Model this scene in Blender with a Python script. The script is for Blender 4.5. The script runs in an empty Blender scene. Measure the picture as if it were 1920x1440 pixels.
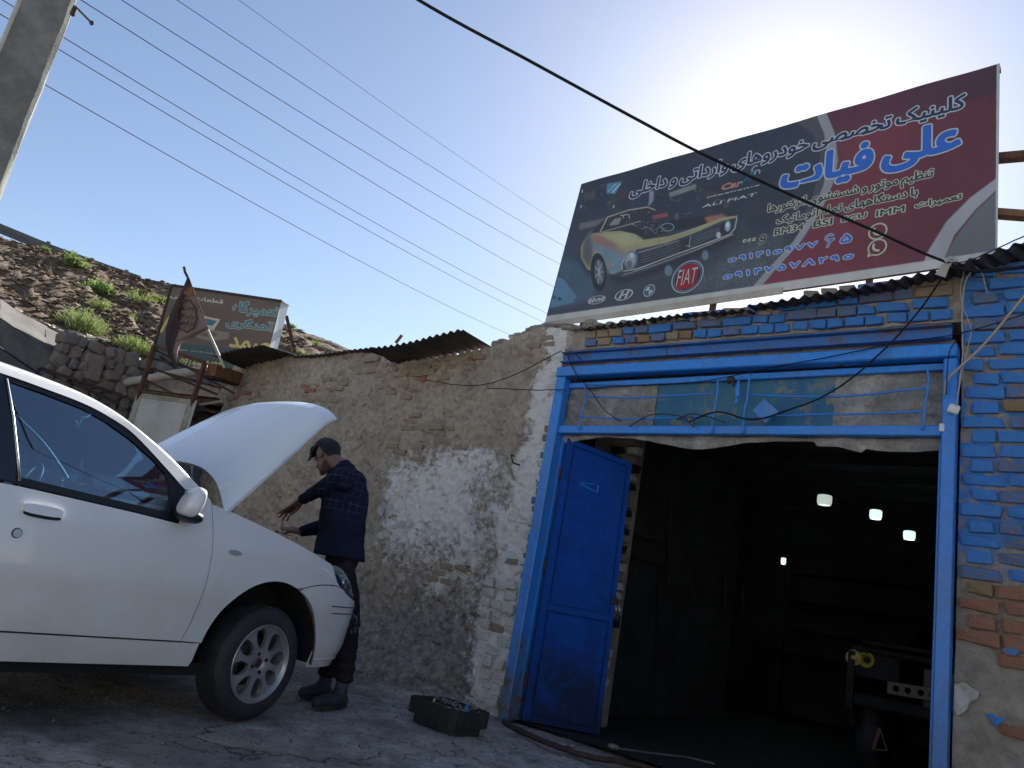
import bpy, bmesh, math, random
import numpy as np
from mathutils import Vector, Matrix, geometry
random.seed(7)
PI = math.pi
scene = bpy.context.scene
COL = scene.collection

# ------------------------------------------------------------------ camera, sky, sun, exposure
CAM_R = np.array([[0.76839887, 0.03363843, 0.63908656],
                  [0.61478274, -0.31620734, -0.72253381],
                  [0.17777896, 0.94809355, -0.26365369]])
CAM_P = np.array([0.0, 0.0, 0.9])
FPX = 1443.0
cam_data = bpy.data.cameras.new('camera')
cam_data.sensor_width = 36.0
cam_data.lens = FPX / 1920 * 36
cam_data.clip_start = 0.05
cam_data.clip_end = 3000
cam = bpy.data.objects.new('camera', cam_data)
COL.objects.link(cam)
M4 = Matrix([list(CAM_R[i]) + [CAM_P[i]] for i in range(3)] + [[0, 0, 0, 1]])
cam.matrix_world = M4
scene.camera = cam

SUN_D = CAM_R @ np.array([1492 - 960.0, 720 - 262.0, -FPX])
SUN_D /= np.linalg.norm(SUN_D)
SUN_EL = math.asin(SUN_D[2])
SUN_AZ = math.atan2(SUN_D[0], SUN_D[1])      # from +Y towards +X
world = bpy.data.worlds.new('World')
scene.world = world
world.use_nodes = True
wn = world.node_tree.nodes
wl = world.node_tree.links
wn.clear()
sky = wn.new('ShaderNodeTexSky')
sky.sky_type = 'NISHITA'
sky.sun_disc = False
sky.sun_elevation = SUN_EL
sky.sun_rotation = SUN_AZ
sky.altitude = 1300
sky.air_density = 1.0
sky.dust_density = 0.9
sky.ozone_density = 0.1
bg = wn.new('ShaderNodeBackground')
bg.inputs['Strength'].default_value = 0.064
wo = wn.new('ShaderNodeOutputWorld')
wl.new(sky.outputs[0], bg.inputs['Color'])
wl.new(bg.outputs[0], wo.inputs['Surface'])

sun_data = bpy.data.lights.new('sun', 'SUN')
sun_data.energy = 5.0
sun_data.angle = math.radians(0.53)
sun_data.color = (1.0, 0.96, 0.90)
sun = bpy.data.objects.new('sun', sun_data)
COL.objects.link(sun)
sun.rotation_euler = Vector(SUN_D).to_track_quat('Z', 'Y').to_euler()
sun.location = (0, 0, 30)

scene.view_settings.view_transform = 'Standard'
scene.view_settings.look = 'None'
scene.view_settings.exposure = 1.42
scene.view_settings.gamma = 1.0
scene.cycles.max_bounces = 8
scene.cycles.transparent_max_bounces = 12
scene.cycles.caustics_reflective = False
scene.cycles.caustics_refractive = False

scene.cycles.use_adaptive_sampling = True

# ------------------------------------------------------------------ measuring helpers
def at(u, v, x=None, y=None, z=None, d=None):
    """the point of the place that the photograph shows at (u, v) on a known plane of the place"""
    r = CAM_R @ np.array([u - 960.0, 720.0 - v, -FPX])
    if x is not None: k = (x - CAM_P[0]) / r[0]
    elif y is not None: k = (y - CAM_P[1]) / r[1]
    elif z is not None: k = (z - CAM_P[2]) / r[2]
    else: k = d / FPX
    return Vector(CAM_P + k * r)

def hash2(ix, iy, seed):
    n = (ix.astype(np.int64) * 374761393 + iy.astype(np.int64) * 668265263 + seed * 2147483647) & 0x7fffffff
    n = ((n ^ (n >> 13)) * 1274126177) & 0x7fffffff
    return ((n ^ (n >> 16)) & 0xffff) / 65535.0

def vnoise(x, y, seed=0):
    x = np.asarray(x, float); y = np.asarray(y, float)
    ix = np.floor(x); iy = np.floor(y)
    fx = x - ix; fy = y - iy
    fx = fx * fx * (3 - 2 * fx); fy = fy * fy * (3 - 2 * fy)
    a = hash2(ix, iy, seed); b = hash2(ix + 1, iy, seed)
    c = hash2(ix, iy + 1, seed); d = hash2(ix + 1, iy + 1, seed)
    return (a * (1 - fx) + b * fx) * (1 - fy) + (c * (1 - fx) + d * fx) * fy

def fbm(x, y, oct=4, seed=0):
    x = np.asarray(x, float); y = np.asarray(y, float)
    s = 0; a = 0.5; t = 0
    for i in range(oct):
        s = s + a * vnoise(x, y, seed + i * 17); t += a
        x = x * 2.03 + 5.1; y = y * 2.03 + 1.7; a *= 0.5
    return s / t

def sstep(a, b, x):
    t = np.clip((np.asarray(x, float) - a) / (b - a), 0, 1)
    return t * t * (3 - 2 * t)

# ------------------------------------------------------------------ objects
def empty(name, label, cat, loc=(0, 0, 0), rotz=0, group=None, kind=None):
    o = bpy.data.objects.new(name, None)
    COL.objects.link(o)
    o.empty_display_size = 0.2
    o.location = loc
    o.rotation_euler = (0, 0, rotz)
    tag(o, label, cat, group, kind)
    return o

def tag(o, label=None, cat=None, group=None, kind=None):
    if label: o['label'] = label
    if cat: o['category'] = cat
    if group: o['group'] = group
    if kind: o['kind'] = kind
    return o

def link(name, me, parent=None, world_space=True):
    """link a mesh; its vertices are in world space unless told otherwise"""
    o = bpy.data.objects.new(name, me)
    COL.objects.link(o)
    if parent is not None:
        o.parent = parent
        if world_space:
            chain = Matrix.Identity(4)
            p = parent
            while p is not None:
                chain = local_m(p) @ chain
                p = p.parent
            o.matrix_basis = chain.inverted()
    return o

def local_m(p):
    m = Matrix.LocRotScale(p.location, p.rotation_euler, p.scale)
    return p.matrix_parent_inverse @ m

def mesh(name, verts, faces, mats, smooth=False, midx=None, uvs=None):
    me = bpy.data.meshes.new(name)
    me.from_pydata([tuple(v) for v in verts], [], [tuple(f) for f in faces])
    if not isinstance(mats, (list, tuple)): mats = [mats]
    for m in mats: me.materials.append(m)
    if smooth:
        me.polygons.foreach_set('use_smooth', [True] * len(me.polygons))
    if midx is not None:
        me.polygons.foreach_set('material_index', midx)
    me.update()
    return me

def sharp(o, ang=35):
    """smooth shading with edges kept crisp above the angle"""
    me = o.data if hasattr(o, 'data') else o
    me.polygons.foreach_set('use_smooth', [True] * len(me.polygons))
    me.set_sharp_from_angle(angle=math.radians(ang))
    return o

class MB:
    def __init__(self):
        self.v = []; self.f = []; self.m = []
        self.cur = 0
    def add(self, vs, fs):
        b = len(self.v)
        self.v += [tuple(q) for q in vs]
        self.f += [tuple(b + i for i in f) for f in fs]
        self.m += [self.cur] * len(fs)
    def box(self, c, s, M=None, bev=0.0):
        c = Vector(c); hx, hy, hz = s[0] / 2, s[1] / 2, s[2] / 2
        if bev <= 0:
            P = [Vector((x * hx, y * hy, z * hz)) for x in (-1, 1) for y in (-1, 1) for z in (-1, 1)]
            F = [(0, 1, 3, 2), (4, 6, 7, 5), (0, 4, 5, 1), (2, 3, 7, 6), (0, 2, 6, 4), (1, 5, 7, 3)]
        else:
            b = min(bev, hx * .9, hy * .9, hz * .9)
            bm = bmesh.new()
            bmesh.ops.create_cube(bm, size=1)
            for q in bm.verts: q.co = Vector((q.co.x * hx * 2, q.co.y * hy * 2, q.co.z * hz * 2))
            bmesh.ops.bevel(bm, geom=list(bm.edges), offset=b, segments=1, affect='EDGES', profile=.5)
            bm.verts.ensure_lookup_table()
            P = [q.co.copy() for q in bm.verts]
            F = [tuple(q.index for q in f.verts) for f in bm.faces]
            bm.free()
        if M is not None: P = [M @ p for p in P]
        self.add([p + c for p in P], F)
    def bar(self, a, b, w, h=None, up=(0, 0, 1), bev=0):
        a = Vector(a); b = Vector(b); h = h or w
        d = (b - a); L = d.length; d.normalize()
        up = Vector(up)
        if abs(d.dot(up)) > .95: up = Vector((0, 1, 0)) if abs(d.y) < .9 else Vector((1, 0, 0))
        s = d.cross(up).normalized(); u = s.cross(d)
        M = Matrix((d, s, u)).transposed()
        self.box((a + b) / 2, (L, w, h), M, bev)
    def tube(self, pts, r, n=8, cap=True):
        pts = [Vector(p) for p in pts]
        R = r if isinstance(r, (list, tuple)) else [r] * len(pts)
        rings = []
        prev = None
        for i, p in enumerate(pts):
            d = (pts[min(i + 1, len(pts) - 1)] - pts[max(i - 1, 0)])
            if d.length < 1e-9: d = Vector((0, 0, 1))
            d.normalize()
            if prev is None:
                s = d.cross(Vector((0, 0, 1)))
                if s.length < .05: s = d.cross(Vector((1, 0, 0)))
            else:
                s = prev - d * prev.dot(d)
                if s.length < 1e-6: s = d.cross(Vector((0, 0, 1)))
            s.normalize(); prev = s
            t = d.cross(s)
            rings.append([p + (s * math.cos(2 * PI * k / n) + t * math.sin(2 * PI * k / n)) * R[i] for k in range(n)])
        vs = [q for g in rings for q in g]
        fs = []
        for i in range(len(pts) - 1):
            for k in range(n):
                fs.append((i * n + k, i * n + (k + 1) % n, (i + 1) * n + (k + 1) % n, (i + 1) * n + k))
        if cap:
            fs.append(tuple(range(n - 1, -1, -1)))
            fs.append(tuple((len(pts) - 1) * n + k for k in range(n)))
        self.add(vs, fs)
    def lathe(self, prof, M=None, n=32, closed=False):
        """profile of (radius, height) turned about local z"""
        vs = []
        for r, h in prof:
            for k in range(n):
                a = 2 * PI * k / n
                vs.append(Vector((r * math.cos(a), r * math.sin(a), h)))
        if M is not None: vs = [M @ q for q in vs]
        fs = []
        m = len(prof)
        for i in range(m if closed else m - 1):
            j = (i + 1) % m
            for k in range(n):
                fs.append((i * n + k, i * n + (k + 1) % n, j * n + (k + 1) % n, j * n + k))
        self.add(vs, fs)
    def sphere(self, c, r, n=10, m=7, M=None):
        c = Vector(c); r = r if isinstance(r, (tuple, list)) else (r, r, r)
        vs = []; fs = []
        for i in range(m + 1):
            th = PI * i / m
            for k in range(n):
                a = 2 * PI * k / n
                q = Vector((r[0] * math.sin(th) * math.cos(a), r[1] * math.sin(th) * math.sin(a), r[2] * math.cos(th)))
                if M is not None: q = M @ q
                vs.append(c + q)
        for i in range(m):
            for k in range(n):
                fs.append((i * n + k, (i + 1) * n + k, (i + 1) * n + (k + 1) % n, i * n + (k + 1) % n))
        self.add(vs, fs)
    def prism(self, poly, dvec):
        """polygon of 3-D points swept by dvec"""
        P = [Vector(p) for p in poly]; D = Vector(dvec); n = len(P)
        self.add(P + [p + D for p in P], [tuple(range(n)), tuple(range(2 * n - 1, n - 1, -1))] +
                 [(i, (i + 1) % n, n + (i + 1) % n, n + i)[::-1] for i in range(n)])
    def quad(self, a, b, c, d):
        self.add([a, b, c, d], [(0, 1, 2, 3)])
    def build(self, name, mats, parent=None, smooth=False, world_space=True, ang=None):
        me = mesh(name, self.v, self.f, mats, smooth, self.m)
        bm = bmesh.new(); bm.from_mesh(me)
        bmesh.ops.recalc_face_normals(bm, faces=bm.faces)
        bm.to_mesh(me); bm.free()
        if ang: sharp(me, ang)
        return link(name, me, parent, world_space)

# ------------------------------------------------------------------ materials
def new_mat(name):
    m = bpy.data.materials.new(name); m.use_nodes = True
    nt = m.node_tree; nt.nodes.clear()
    out = nt.nodes.new('ShaderNodeOutputMaterial')
    b = nt.nodes.new('ShaderNodeBsdfPrincipled')
    nt.links.new(b.outputs[0], out.inputs['Surface'])
    return m, nt, b, out

def rgb(c): return (c[0], c[1], c[2], 1)

def n_coord(nt, space='Object'):
    t = nt.nodes.new('ShaderNodeTexCoord')
    return t.outputs[space]

def n_noise(nt, co, scale, detail=5, rough=.6, dist=0):
    n = nt.nodes.new('ShaderNodeTexNoise')
    n.inputs['Scale'].default_value = scale
    n.inputs['Detail'].default_value = detail
    n.inputs['Roughness'].default_value = rough
    n.inputs['Distortion'].default_value = dist
    if co is not None: nt.links.new(co, n.inputs['Vector'])
    return n.outputs['Fac']

def n_ramp(nt, fac, stops):
    r = nt.nodes.new('ShaderNodeValToRGB')
    el = r.color_ramp.elements
    while len(el) > 1: el.remove(el[-1])
    el[0].position = stops[0][0]; el[0].color = rgb(stops[0][1]) if not isinstance(stops[0][1], (int, float)) else (stops[0][1],) * 3 + (1,)
    for p, c in stops[1:]:
        e = el.new(p); e.color = rgb(c) if not isinstance(c, (int, float)) else (c, c, c, 1)
    nt.links.new(fac, r.inputs[0])
    return r.outputs[0]

def n_mix(nt, fac, a, b, mode='MIX'):
    m = nt.nodes.new('ShaderNodeMix'); m.data_type = 'RGBA'; m.blend_type = mode
    if isinstance(fac, (int, float)): m.inputs[0].default_value = fac
    else: nt.links.new(fac, m.inputs[0])
    for k, q in ((6, a), (7, b)):
        if isinstance(q, (tuple, list)): m.inputs[k].default_value = rgb(q)
        else: nt.links.new(q, m.inputs[k])
    return m.outputs[2]

def n_math(nt, op, a, b=None, clamp=False):
    m = nt.nodes.new('ShaderNodeMath'); m.operation = op; m.use_clamp = clamp
    for k, q in ((0, a), (1, b)):
        if q is None: continue
        if isinstance(q, (int, float)): m.inputs[k].default_value = q
        else: nt.links.new(q, m.inputs[k])
    return m.outputs[0]

def n_bump(nt, b, h, strength, dist=.01):
    n = nt.nodes.new('ShaderNodeBump')
    n.inputs['Strength'].default_value = strength
    n.inputs['Distance'].default_value = dist
    nt.links.new(h, n.inputs['Height'])
    nt.links.new(n.outputs[0], b.inputs['Normal'])
    return n

def simple(name, c, rough=.6, metal=0, c2=None, scale=8, bump=0, bscale=60, lo=.4, hi=.65, coat=0, spec=.5, detail=6):
    """one base colour, blotched towards a second one by noise, with fine relief"""
    m, nt, b, out = new_mat(name)
    co = n_coord(nt)
    if c2 is not None:
        f = n_noise(nt, co, scale, detail, .65)
        nt.links.new(n_ramp(nt, f, [(lo, c), (hi, c2)]), b.inputs['Base Color'])
    else:
        b.inputs['Base Color'].default_value = rgb(c)
    b.inputs['Roughness'].default_value = rough
    b.inputs['Metallic'].default_value = metal
    b.inputs['Specular IOR Level'].default_value = spec
    b.inputs['Coat Weight'].default_value = coat
    b.inputs['Coat Roughness'].default_value = .06
    if bump:
        n_bump(nt, b, n_noise(nt, co, bscale, 5, .6), bump)
    return m

def worn(name, paint, under, scale=9, lo=.56, hi=.62, rough=.45, bump=.35, rust=None, dust=None, fine=40, spec=.5, foot=0.0, grime=None):
    """paint with chips down to what is under it, grime and scratches"""
    m, nt, b, out = new_mat(name)
    co = n_coord(nt)
    inf = nt.nodes.new('ShaderNodeObjectInfo')
    add = nt.nodes.new('ShaderNodeVectorMath'); add.operation = 'ADD'
    sc = nt.nodes.new('ShaderNodeVectorMath'); sc.operation = 'SCALE'
    comb = nt.nodes.new('ShaderNodeCombineXYZ')
    for i in range(3): nt.links.new(inf.outputs['Random'], comb.inputs[i])
    nt.links.new(comb.outputs[0], sc.inputs[0]); sc.inputs['Scale'].default_value = 37.0
    nt.links.new(co, add.inputs[0]); nt.links.new(sc.outputs[0], add.inputs[1])
    co = add.outputs[0]
    f1 = n_noise(nt, co, scale, 8, .68, .3)
    f2 = n_noise(nt, co, fine, 5, .6)
    if foot:
        # paint rubbed and splashed near the ground
        sp_ = nt.nodes.new('ShaderNodeSeparateXYZ'); nt.links.new(n_coord(nt), sp_.inputs[0])
        low_ = n_ramp(nt, sp_.outputs[2], [(.0, 1.0), (.85, 0.0)])
        f1 = n_math(nt, 'ADD', f1, n_math(nt, 'MULTIPLY', low_, foot))
    mask = n_ramp(nt, f1, [(lo, 0.0), (hi, 1.0)])
    tone = n_mix(nt, n_ramp(nt, f2, [(.35, 0.0), (.75, 1.0)]), paint, tuple(q * .72 for q in paint))
    if dust is not None:
        f3 = n_noise(nt, co, scale * .35, 6, .7)
        tone = n_mix(nt, n_math(nt, 'MULTIPLY', n_ramp(nt, f3, [(.45, 0.0), (.75, 1.0)]), .55), tone, dust)
    if grime is not None and foot:
        g4 = n_noise(nt, co, scale * .8, 6, .7, .4)
        tone = n_mix(nt, n_math(nt, 'MULTIPLY', n_ramp(nt, n_math(nt, 'ADD', g4, n_math(nt, 'MULTIPLY', low_, .38)), [(.56, 0.0), (.80, .9)]), 1.0), tone, grime)
    under_c = under
    if rust is not None:
        under_c = n_mix(nt, f2, under, rust)
    nt.links.new(n_mix(nt, mask, tone, under_c), b.inputs['Base Color'])
    r = n_math(nt, 'ADD', n_math(nt, 'MULTIPLY', mask, .35), rough, True)
    nt.links.new(r, b.inputs['Roughness'])
    b.inputs['Specular IOR Level'].default_value = spec
    h = n_math(nt, 'ADD', n_math(nt, 'MULTIPLY', mask, -.6), n_math(nt, 'MULTIPLY', f2, .5))
    n_bump(nt, b, h, bump, .004)
    return m

def cloth_mat(name, c, c2, scale=5, rough=.95, bump=.25, bscale=90):
    return simple(name, c, rough, 0, c2, scale, bump, bscale, .35, .7, spec=.15)

BLUE = (.028, .25, .76)
M = {}
M['blue'] = worn('blue_gloss_paint', BLUE, (.10, .11, .12), 6, .66, .70, .38, .2, (.12, .05, .03), (.10, .17, .33), 30, foot=.16, grime=(.10, .12, .16))
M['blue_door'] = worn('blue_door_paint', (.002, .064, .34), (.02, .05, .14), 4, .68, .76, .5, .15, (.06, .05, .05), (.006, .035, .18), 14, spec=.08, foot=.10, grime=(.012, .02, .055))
M['blue_dirty'] = worn('blue_weathered_paint', (.035, .17, .50), (.18, .15, .115), 5, .53, .66, .6, .4, (.10, .05, .03), (.09, .08, .07), 30)
M['rust'] = simple('rusted_steel', (.055, .025, .016), .85, 0, (.13, .055, .025), 14, .5, 90)
M['rust_dark'] = simple('dark_rusty_steel', (.03, .019, .016), .8, 0, (.075, .04, .028), 18, .4, 90)
M['galv'] = simple('weathered_corrugated_iron', (.045, .04, .042), .7, .35, (.10, .075, .06), 3, .3, 50)
M['galv_dark'] = simple('sooty_corrugated_iron', (.022, .022, .028), .75, .2, (.05, .045, .045), 4, .3, 50)
M['mortar'] = simple('rough_mortar', (.24, .205, .16), .95, 0, (.36, .32, .26), 7, .9, 45)
M['mortar_dark'] = simple('grey_mortar', (.20, .185, .16), .95, 0, (.32, .30, .26), 9, .9, 60)
M['brick_blue'] = worn('brick_blue_painted', (.026, .21, .60), (.29, .23, .17), 13, .555, .64, .62, .8, (.24, .12, .07), (.07, .17, .38), 45)
M['brick_worn'] = worn('brick_half_painted', (.05, .19, .46), (.32, .25, .18), 10, .48, .58, .75, .9, (.27, .13, .07), (.2, .18, .15), 45)
M['brick_red'] = worn('brick_raw_red', (.33, .14, .08), (.30, .24, .19), 9, .5, .64, .9, .9, None, None, 45)
M['brick_buff'] = worn('brick_raw_buff', (.30, .19, .10), (.22, .17, .12), 9, .5, .64, .9, .9, None, None, 45)
M['brick_mud'] = worn('brick_under_mud', (.37, .29, .20), (.31, .25, .18), 12, .45, .6, .95, 1.0, None, (.26, .2, .145), 50)
M['brick_wash'] = worn('brick_whitewashed', (.66, .64, .60), (.27, .23, .18), 8, .52, .64, .9, .9, None, (.3, .28, .25), 50)
M['brick_soot'] = worn('brick_sooty', (.016, .015, .015), (.010, .010, .010), 8, .5, .64, .9, .9, None, None, 50)  # near-black base colour paints in the gloom of the garage interior
M['concrete'] = simple('weathered_concrete', (.125, .12, .105), .9, 0, (.20, .19, .165), 5, .5, 40)
M['concrete_dk'] = simple('stained_concrete', (.085, .08, .075), .92, 0, (.16, .145, .125), 3.5, .8, 30)
M['ledge'] = simple('dusty_ledge_concrete', (.085, .08, .072), .95, 0, (.13, .12, .105), 3, .6, 25)
M['stone'] = simple('rubble_stone', (.13, .11, .092), .92, 0, (.20, .165, .135), 4, .8, 25)
M['stone_red'] = simple('reddish_rubble_stone', (.17, .12, .095), .92, 0, (.23, .17, .135), 4, .8, 25)
M['soot'] = simple('sooty_interior_plaster', (.018, .018, .021), .95, 0, (.04, .04, .043), 2.5, .6, 30)  # the dark of the unlit interior is put into this colour
M['floor'] = simple('oily_garage_floor', (.010, .010, .011), .7, 0, (.022, .021, .02), 3, .5, 30)  # floor colour also lowered to near black for the unlit interior
M['black'] = simple('black_plastic', (.012, .012, .014), .5)
M['black_rub'] = simple('black_rubber', (.018, .018, .02), .8, 0, (.035, .033, .032), 6, .4, 120)
M['steel'] = simple('bare_steel', (.42, .43, .45), .35, 1)
M['chrome'] = simple('chrome', (.7, .7, .72), .15, 1)
M['white_pl'] = simple('white_plastic', (.65, .65, .62), .5)
M['pvc'] = simple('dusty_pvc_pipe', (.42, .39, .33), .6, 0, (.30, .26, .2), 4)
M['panel_wh'] = simple('grimy_white_sheet', (.40, .41, .38), .55, 0, (.27, .26, .22), 2.2, .1, 20, .42, .72)
M['wood'] = simple('weathered_wood', (.14, .07, .035), .85, 0, (.26, .13, .06), 9, .6, 30)
M['cable'] = simple('black_cable', (.012, .012, .014), .8, spec=.2)
M['black_dk'] = simple('sooty_black', (.010, .010, .011), .9, spec=.1)  # bench and shelves coloured black so they sink into the interior shade
M['wire'] = simple('dull_wire', (.05, .06, .08), .9, 0, spec=.1)
M['cable_wh'] = simple('pale_cable', (.38, .34, .29), .7)
M['rope'] = simple('pale_rope', (.42, .32, .22), .9)

# ------------------------------------------------------------------ ground
FY = 5.087          # plane of the shop fronts
def ground_h(x, y):
    h = (fbm(x * 1.1, y * 1.1, 4, 3) - .5) * .05 + (fbm(x * 9, y * 9, 3, 9) - .5) * .016
    edge = sstep(0, 1.2, np.minimum(np.minimum(x + 12.5, 3.5 - x), np.minimum(y + 1.5, 99)))
    h = h * edge
    # broken crust rising a little in front of the mud wall
    crust = sstep(.75, .1, FY - y) * sstep(-3.9, -4.5, x) * (.05 + .05 * fbm(x * 3, y * 3, 3, 5))
    lip = sstep(0.02, -.02, (y - 4.62) - .09 * np.sin(x * 2.1)) * 0
    return h + crust * (y < 5.4) - .012
def grid_mesh(name, xs, ys, hf, mats, zoff=0.0):
    X, Y = np.meshgrid(xs, ys)
    Z = hf(X, Y) + zoff
    V = np.stack([X.ravel(), Y.ravel(), Z.ravel()], 1)
    nx = len(xs); ny = len(ys)
    i = np.arange(nx * ny).reshape(ny, nx)
    F = np.stack([i[:-1, :-1].ravel(), i[:-1, 1:].ravel(), i[1:, 1:].ravel(), i[1:, :-1].ravel()], 1)
    return mesh(name, V.tolist(), F.tolist(), mats, True)

def ground_material():
    m, nt, b, out = new_mat('oily_broken_asphalt')
    co = n_coord(nt)
    big = n_noise(nt, co, 1.3, 6, .65, .4)
    mid = n_noise(nt, co, 7, 8, .72)
    fine = n_noise(nt, co, 55, 4, .7)
    vor = nt.nodes.new('ShaderNodeTexVoronoi'); vor.inputs['Scale'].default_value = 55
    nt.links.new(co, vor.inputs['Vector'])
    c = n_ramp(nt, mid, [(.32, (.16, .15, .142)), (.45, (.35, .325, .30)), (.57, (.52, .485, .445)), (.72, (.70, .66, .60))])
    c = n_mix(nt, n_ramp(nt, big, [(.40, .0), (.62, .85)]), c, (.40, .35, .30))
    stone = n_math(nt, 'MULTIPLY', n_ramp(nt, vor.outputs['Distance'], [(.16, 1.0), (.34, .0)]), n_ramp(nt, vor.outputs['Color'], [(.50, .0), (.60, 1.0)]))
    c = n_mix(nt, stone, c, (.46, .44, .41))
    ck = nt.nodes.new('ShaderNodeTexVoronoi'); ck.feature = 'DISTANCE_TO_EDGE'; ck.inputs['Scale'].default_value = 1.7
    wv = nt.nodes.new('ShaderNodeVectorMath'); wv.operation = 'ADD'; sw_ = nt.nodes.new('ShaderNodeVectorMath'); sw_.operation = 'SCALE'; sw_.inputs['Scale'].default_value = .5
    nz_ = nt.nodes.new('ShaderNodeTexNoise'); nz_.inputs['Scale'].default_value = 3.5; nz_.inputs['Detail'].default_value = 5; nt.links.new(co, nz_.inputs['Vector'])
    nt.links.new(nz_.outputs['Color'], sw_.inputs[0]); nt.links.new(co, wv.inputs[0]); nt.links.new(sw_.outputs[0], wv.inputs[1]); nt.links.new(wv.outputs[0], ck.inputs['Vector'])
    crack = n_math(nt, 'MULTIPLY', n_ramp(nt, ck.outputs['Distance'], [(.0, 1.0), (.018, .0)]), n_ramp(nt, big, [(.45, .0), (.6, 1.0)]))
    c = n_mix(nt, n_math(nt, 'MULTIPLY', crack, .8), c, (.03, .03, .03))
    dk = n_ramp(nt, n_noise(nt, co, 26, 6, .75), [(.36, .75), (.46, 0.0)])
    c = n_mix(nt, dk, c, (.06, .058, .058))
    oil = n_math(nt, 'MULTIPLY', n_ramp(nt, n_noise(nt, co, .8, 5, .6, .5), [(.46, 0.0), (.60, 1.0)]), .62)
    c = n_mix(nt, oil, c, (.085, .085, .09))
    nt.links.new(c, b.inputs['Base Color'])
    nt.links.new(n_ramp(nt, mid, [(.3, .62), (.7, .95)]), b.inputs['Roughness'])
    b.inputs['Specular IOR Level'].default_value = .35
    h = n_math(nt, 'ADD', n_math(nt, 'MULTIPLY', mid, 1.6), n_math(nt, 'ADD', n_math(nt, 'MULTIPLY', fine, .7), n_math(nt, 'ADD', n_math(nt, 'MULTIPLY', stone, .9), n_math(nt, 'MULTIPLY', crack, -2.0))))
    n_bump(nt, b, h, 1.0, .012)
    return m
M['ground'] = ground_material()
g = link('ground', grid_mesh('ground', np.arange(-12.6, 3.6, .045), np.concatenate([np.arange(-1.5, 5.6, .045), np.arange(5.6, 9.4, .2)]), ground_h, M['ground']))
tag(g, kind='structure')
mb = MB()
R0 = 900
mb.add([(-R0, -R0, -.045), (R0, -R0, -.045), (R0, R0, -.045), (-R0, R0, -.045)], [(0, 1, 2, 3)])
M['earth'] = simple('dusty_street_earth', (.30, .295, .28), .95, 0, (.37, .36, .34), .7, .6, 8)
tag(mb.build('street', M['earth']), kind='structure')
# gravel and crumbs: nobody could count it
mb = MB(); rr = random.Random(3)
for i in range(2600):
    x = rr.uniform(-6.5, -1.5); y = rr.uniform(1.2, 5.0)
    if rr.random() < .25: y = FY - abs(rr.gauss(.15, .2)); x = rr.uniform(-6.5, -3.9)
    s = rr.choice([.003, .004, .005, .006, .008, .012]) * rr.uniform(.7, 1.3)
    z = float(ground_h(np.array(x), np.array(y))) + s * .3
    a = [Vector((rr.uniform(.6, 1.2) * s * px, rr.uniform(.6, 1.2) * s * py, rr.uniform(.5, 1) * s * pz)) + Vector((x, y, z))
         for px, py, pz in ((1, 0, 0), (0, 1, 0), (-1, 0, 0), (0, -1, 0), (0, 0, 1), (0, 0, -1))]
    mb.add(a, [(0, 1, 4), (1, 2, 4), (2, 3, 4), (3, 0, 4), (1, 0, 5), (2, 1, 5), (3, 2, 5), (0, 3, 5)])
M['gravel'] = simple('pale_gravel', (.19, .18, .165), .9, 0, (.10, .095, .09), 30)
tag(mb.build('gravel', M['gravel']), 'pale gravel and crumbs of mortar scattered over the dark oily yard', None, None, 'stuff')

# ------------------------------------------------------------------ bricks: a few irregular shapes, shared by all of them
BR = []
for k in range(10):
    rr = random.Random(100 + k)
    bm = bmesh.new(); bmesh.ops.create_cube(bm, size=1)
    bmesh.ops.bevel(bm, geom=list(bm.edges), offset=.06, segments=1, affect='EDGES')
    for q in bm.verts:
        q.co += Vector((rr.uniform(-.035, .035), rr.uniform(-.06, .06), rr.uniform(-.07, .07)))
        if k % 3 == 0 and q.co.x > .3 and q.co.z > .2: q.co += Vector((-.08, .1, -.12))
        if k % 4 == 1 and q.co.x < -.3 and q.co.z < -.2: q.co += Vector((.07, .1, .14))
    bm.normal_update()
    me = bpy.data.meshes.new('brick'); bm.to_mesh(me); bm.free()
    me.materials.append(M['brick_blue'])
    BR.append(me)
def brick(parent, c, s, mat, rot=0.0, rx=0.0, name='brick'):
    """one brick: world centre, (length, depth, height)"""
    o = bpy.data.objects.new(name, random.choice(BR))
    COL.objects.link(o); o.parent = parent
    p = Vector(c) - Vector(parent.location) if parent.parent is None else Vector(c)
    o.location = p
    o.rotation_euler = (rx, rot, 0)
    o.scale = s
    o.material_slots[0].link = 'OBJECT'
    o.material_slots[0].material = M[mat]
    return o

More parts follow.
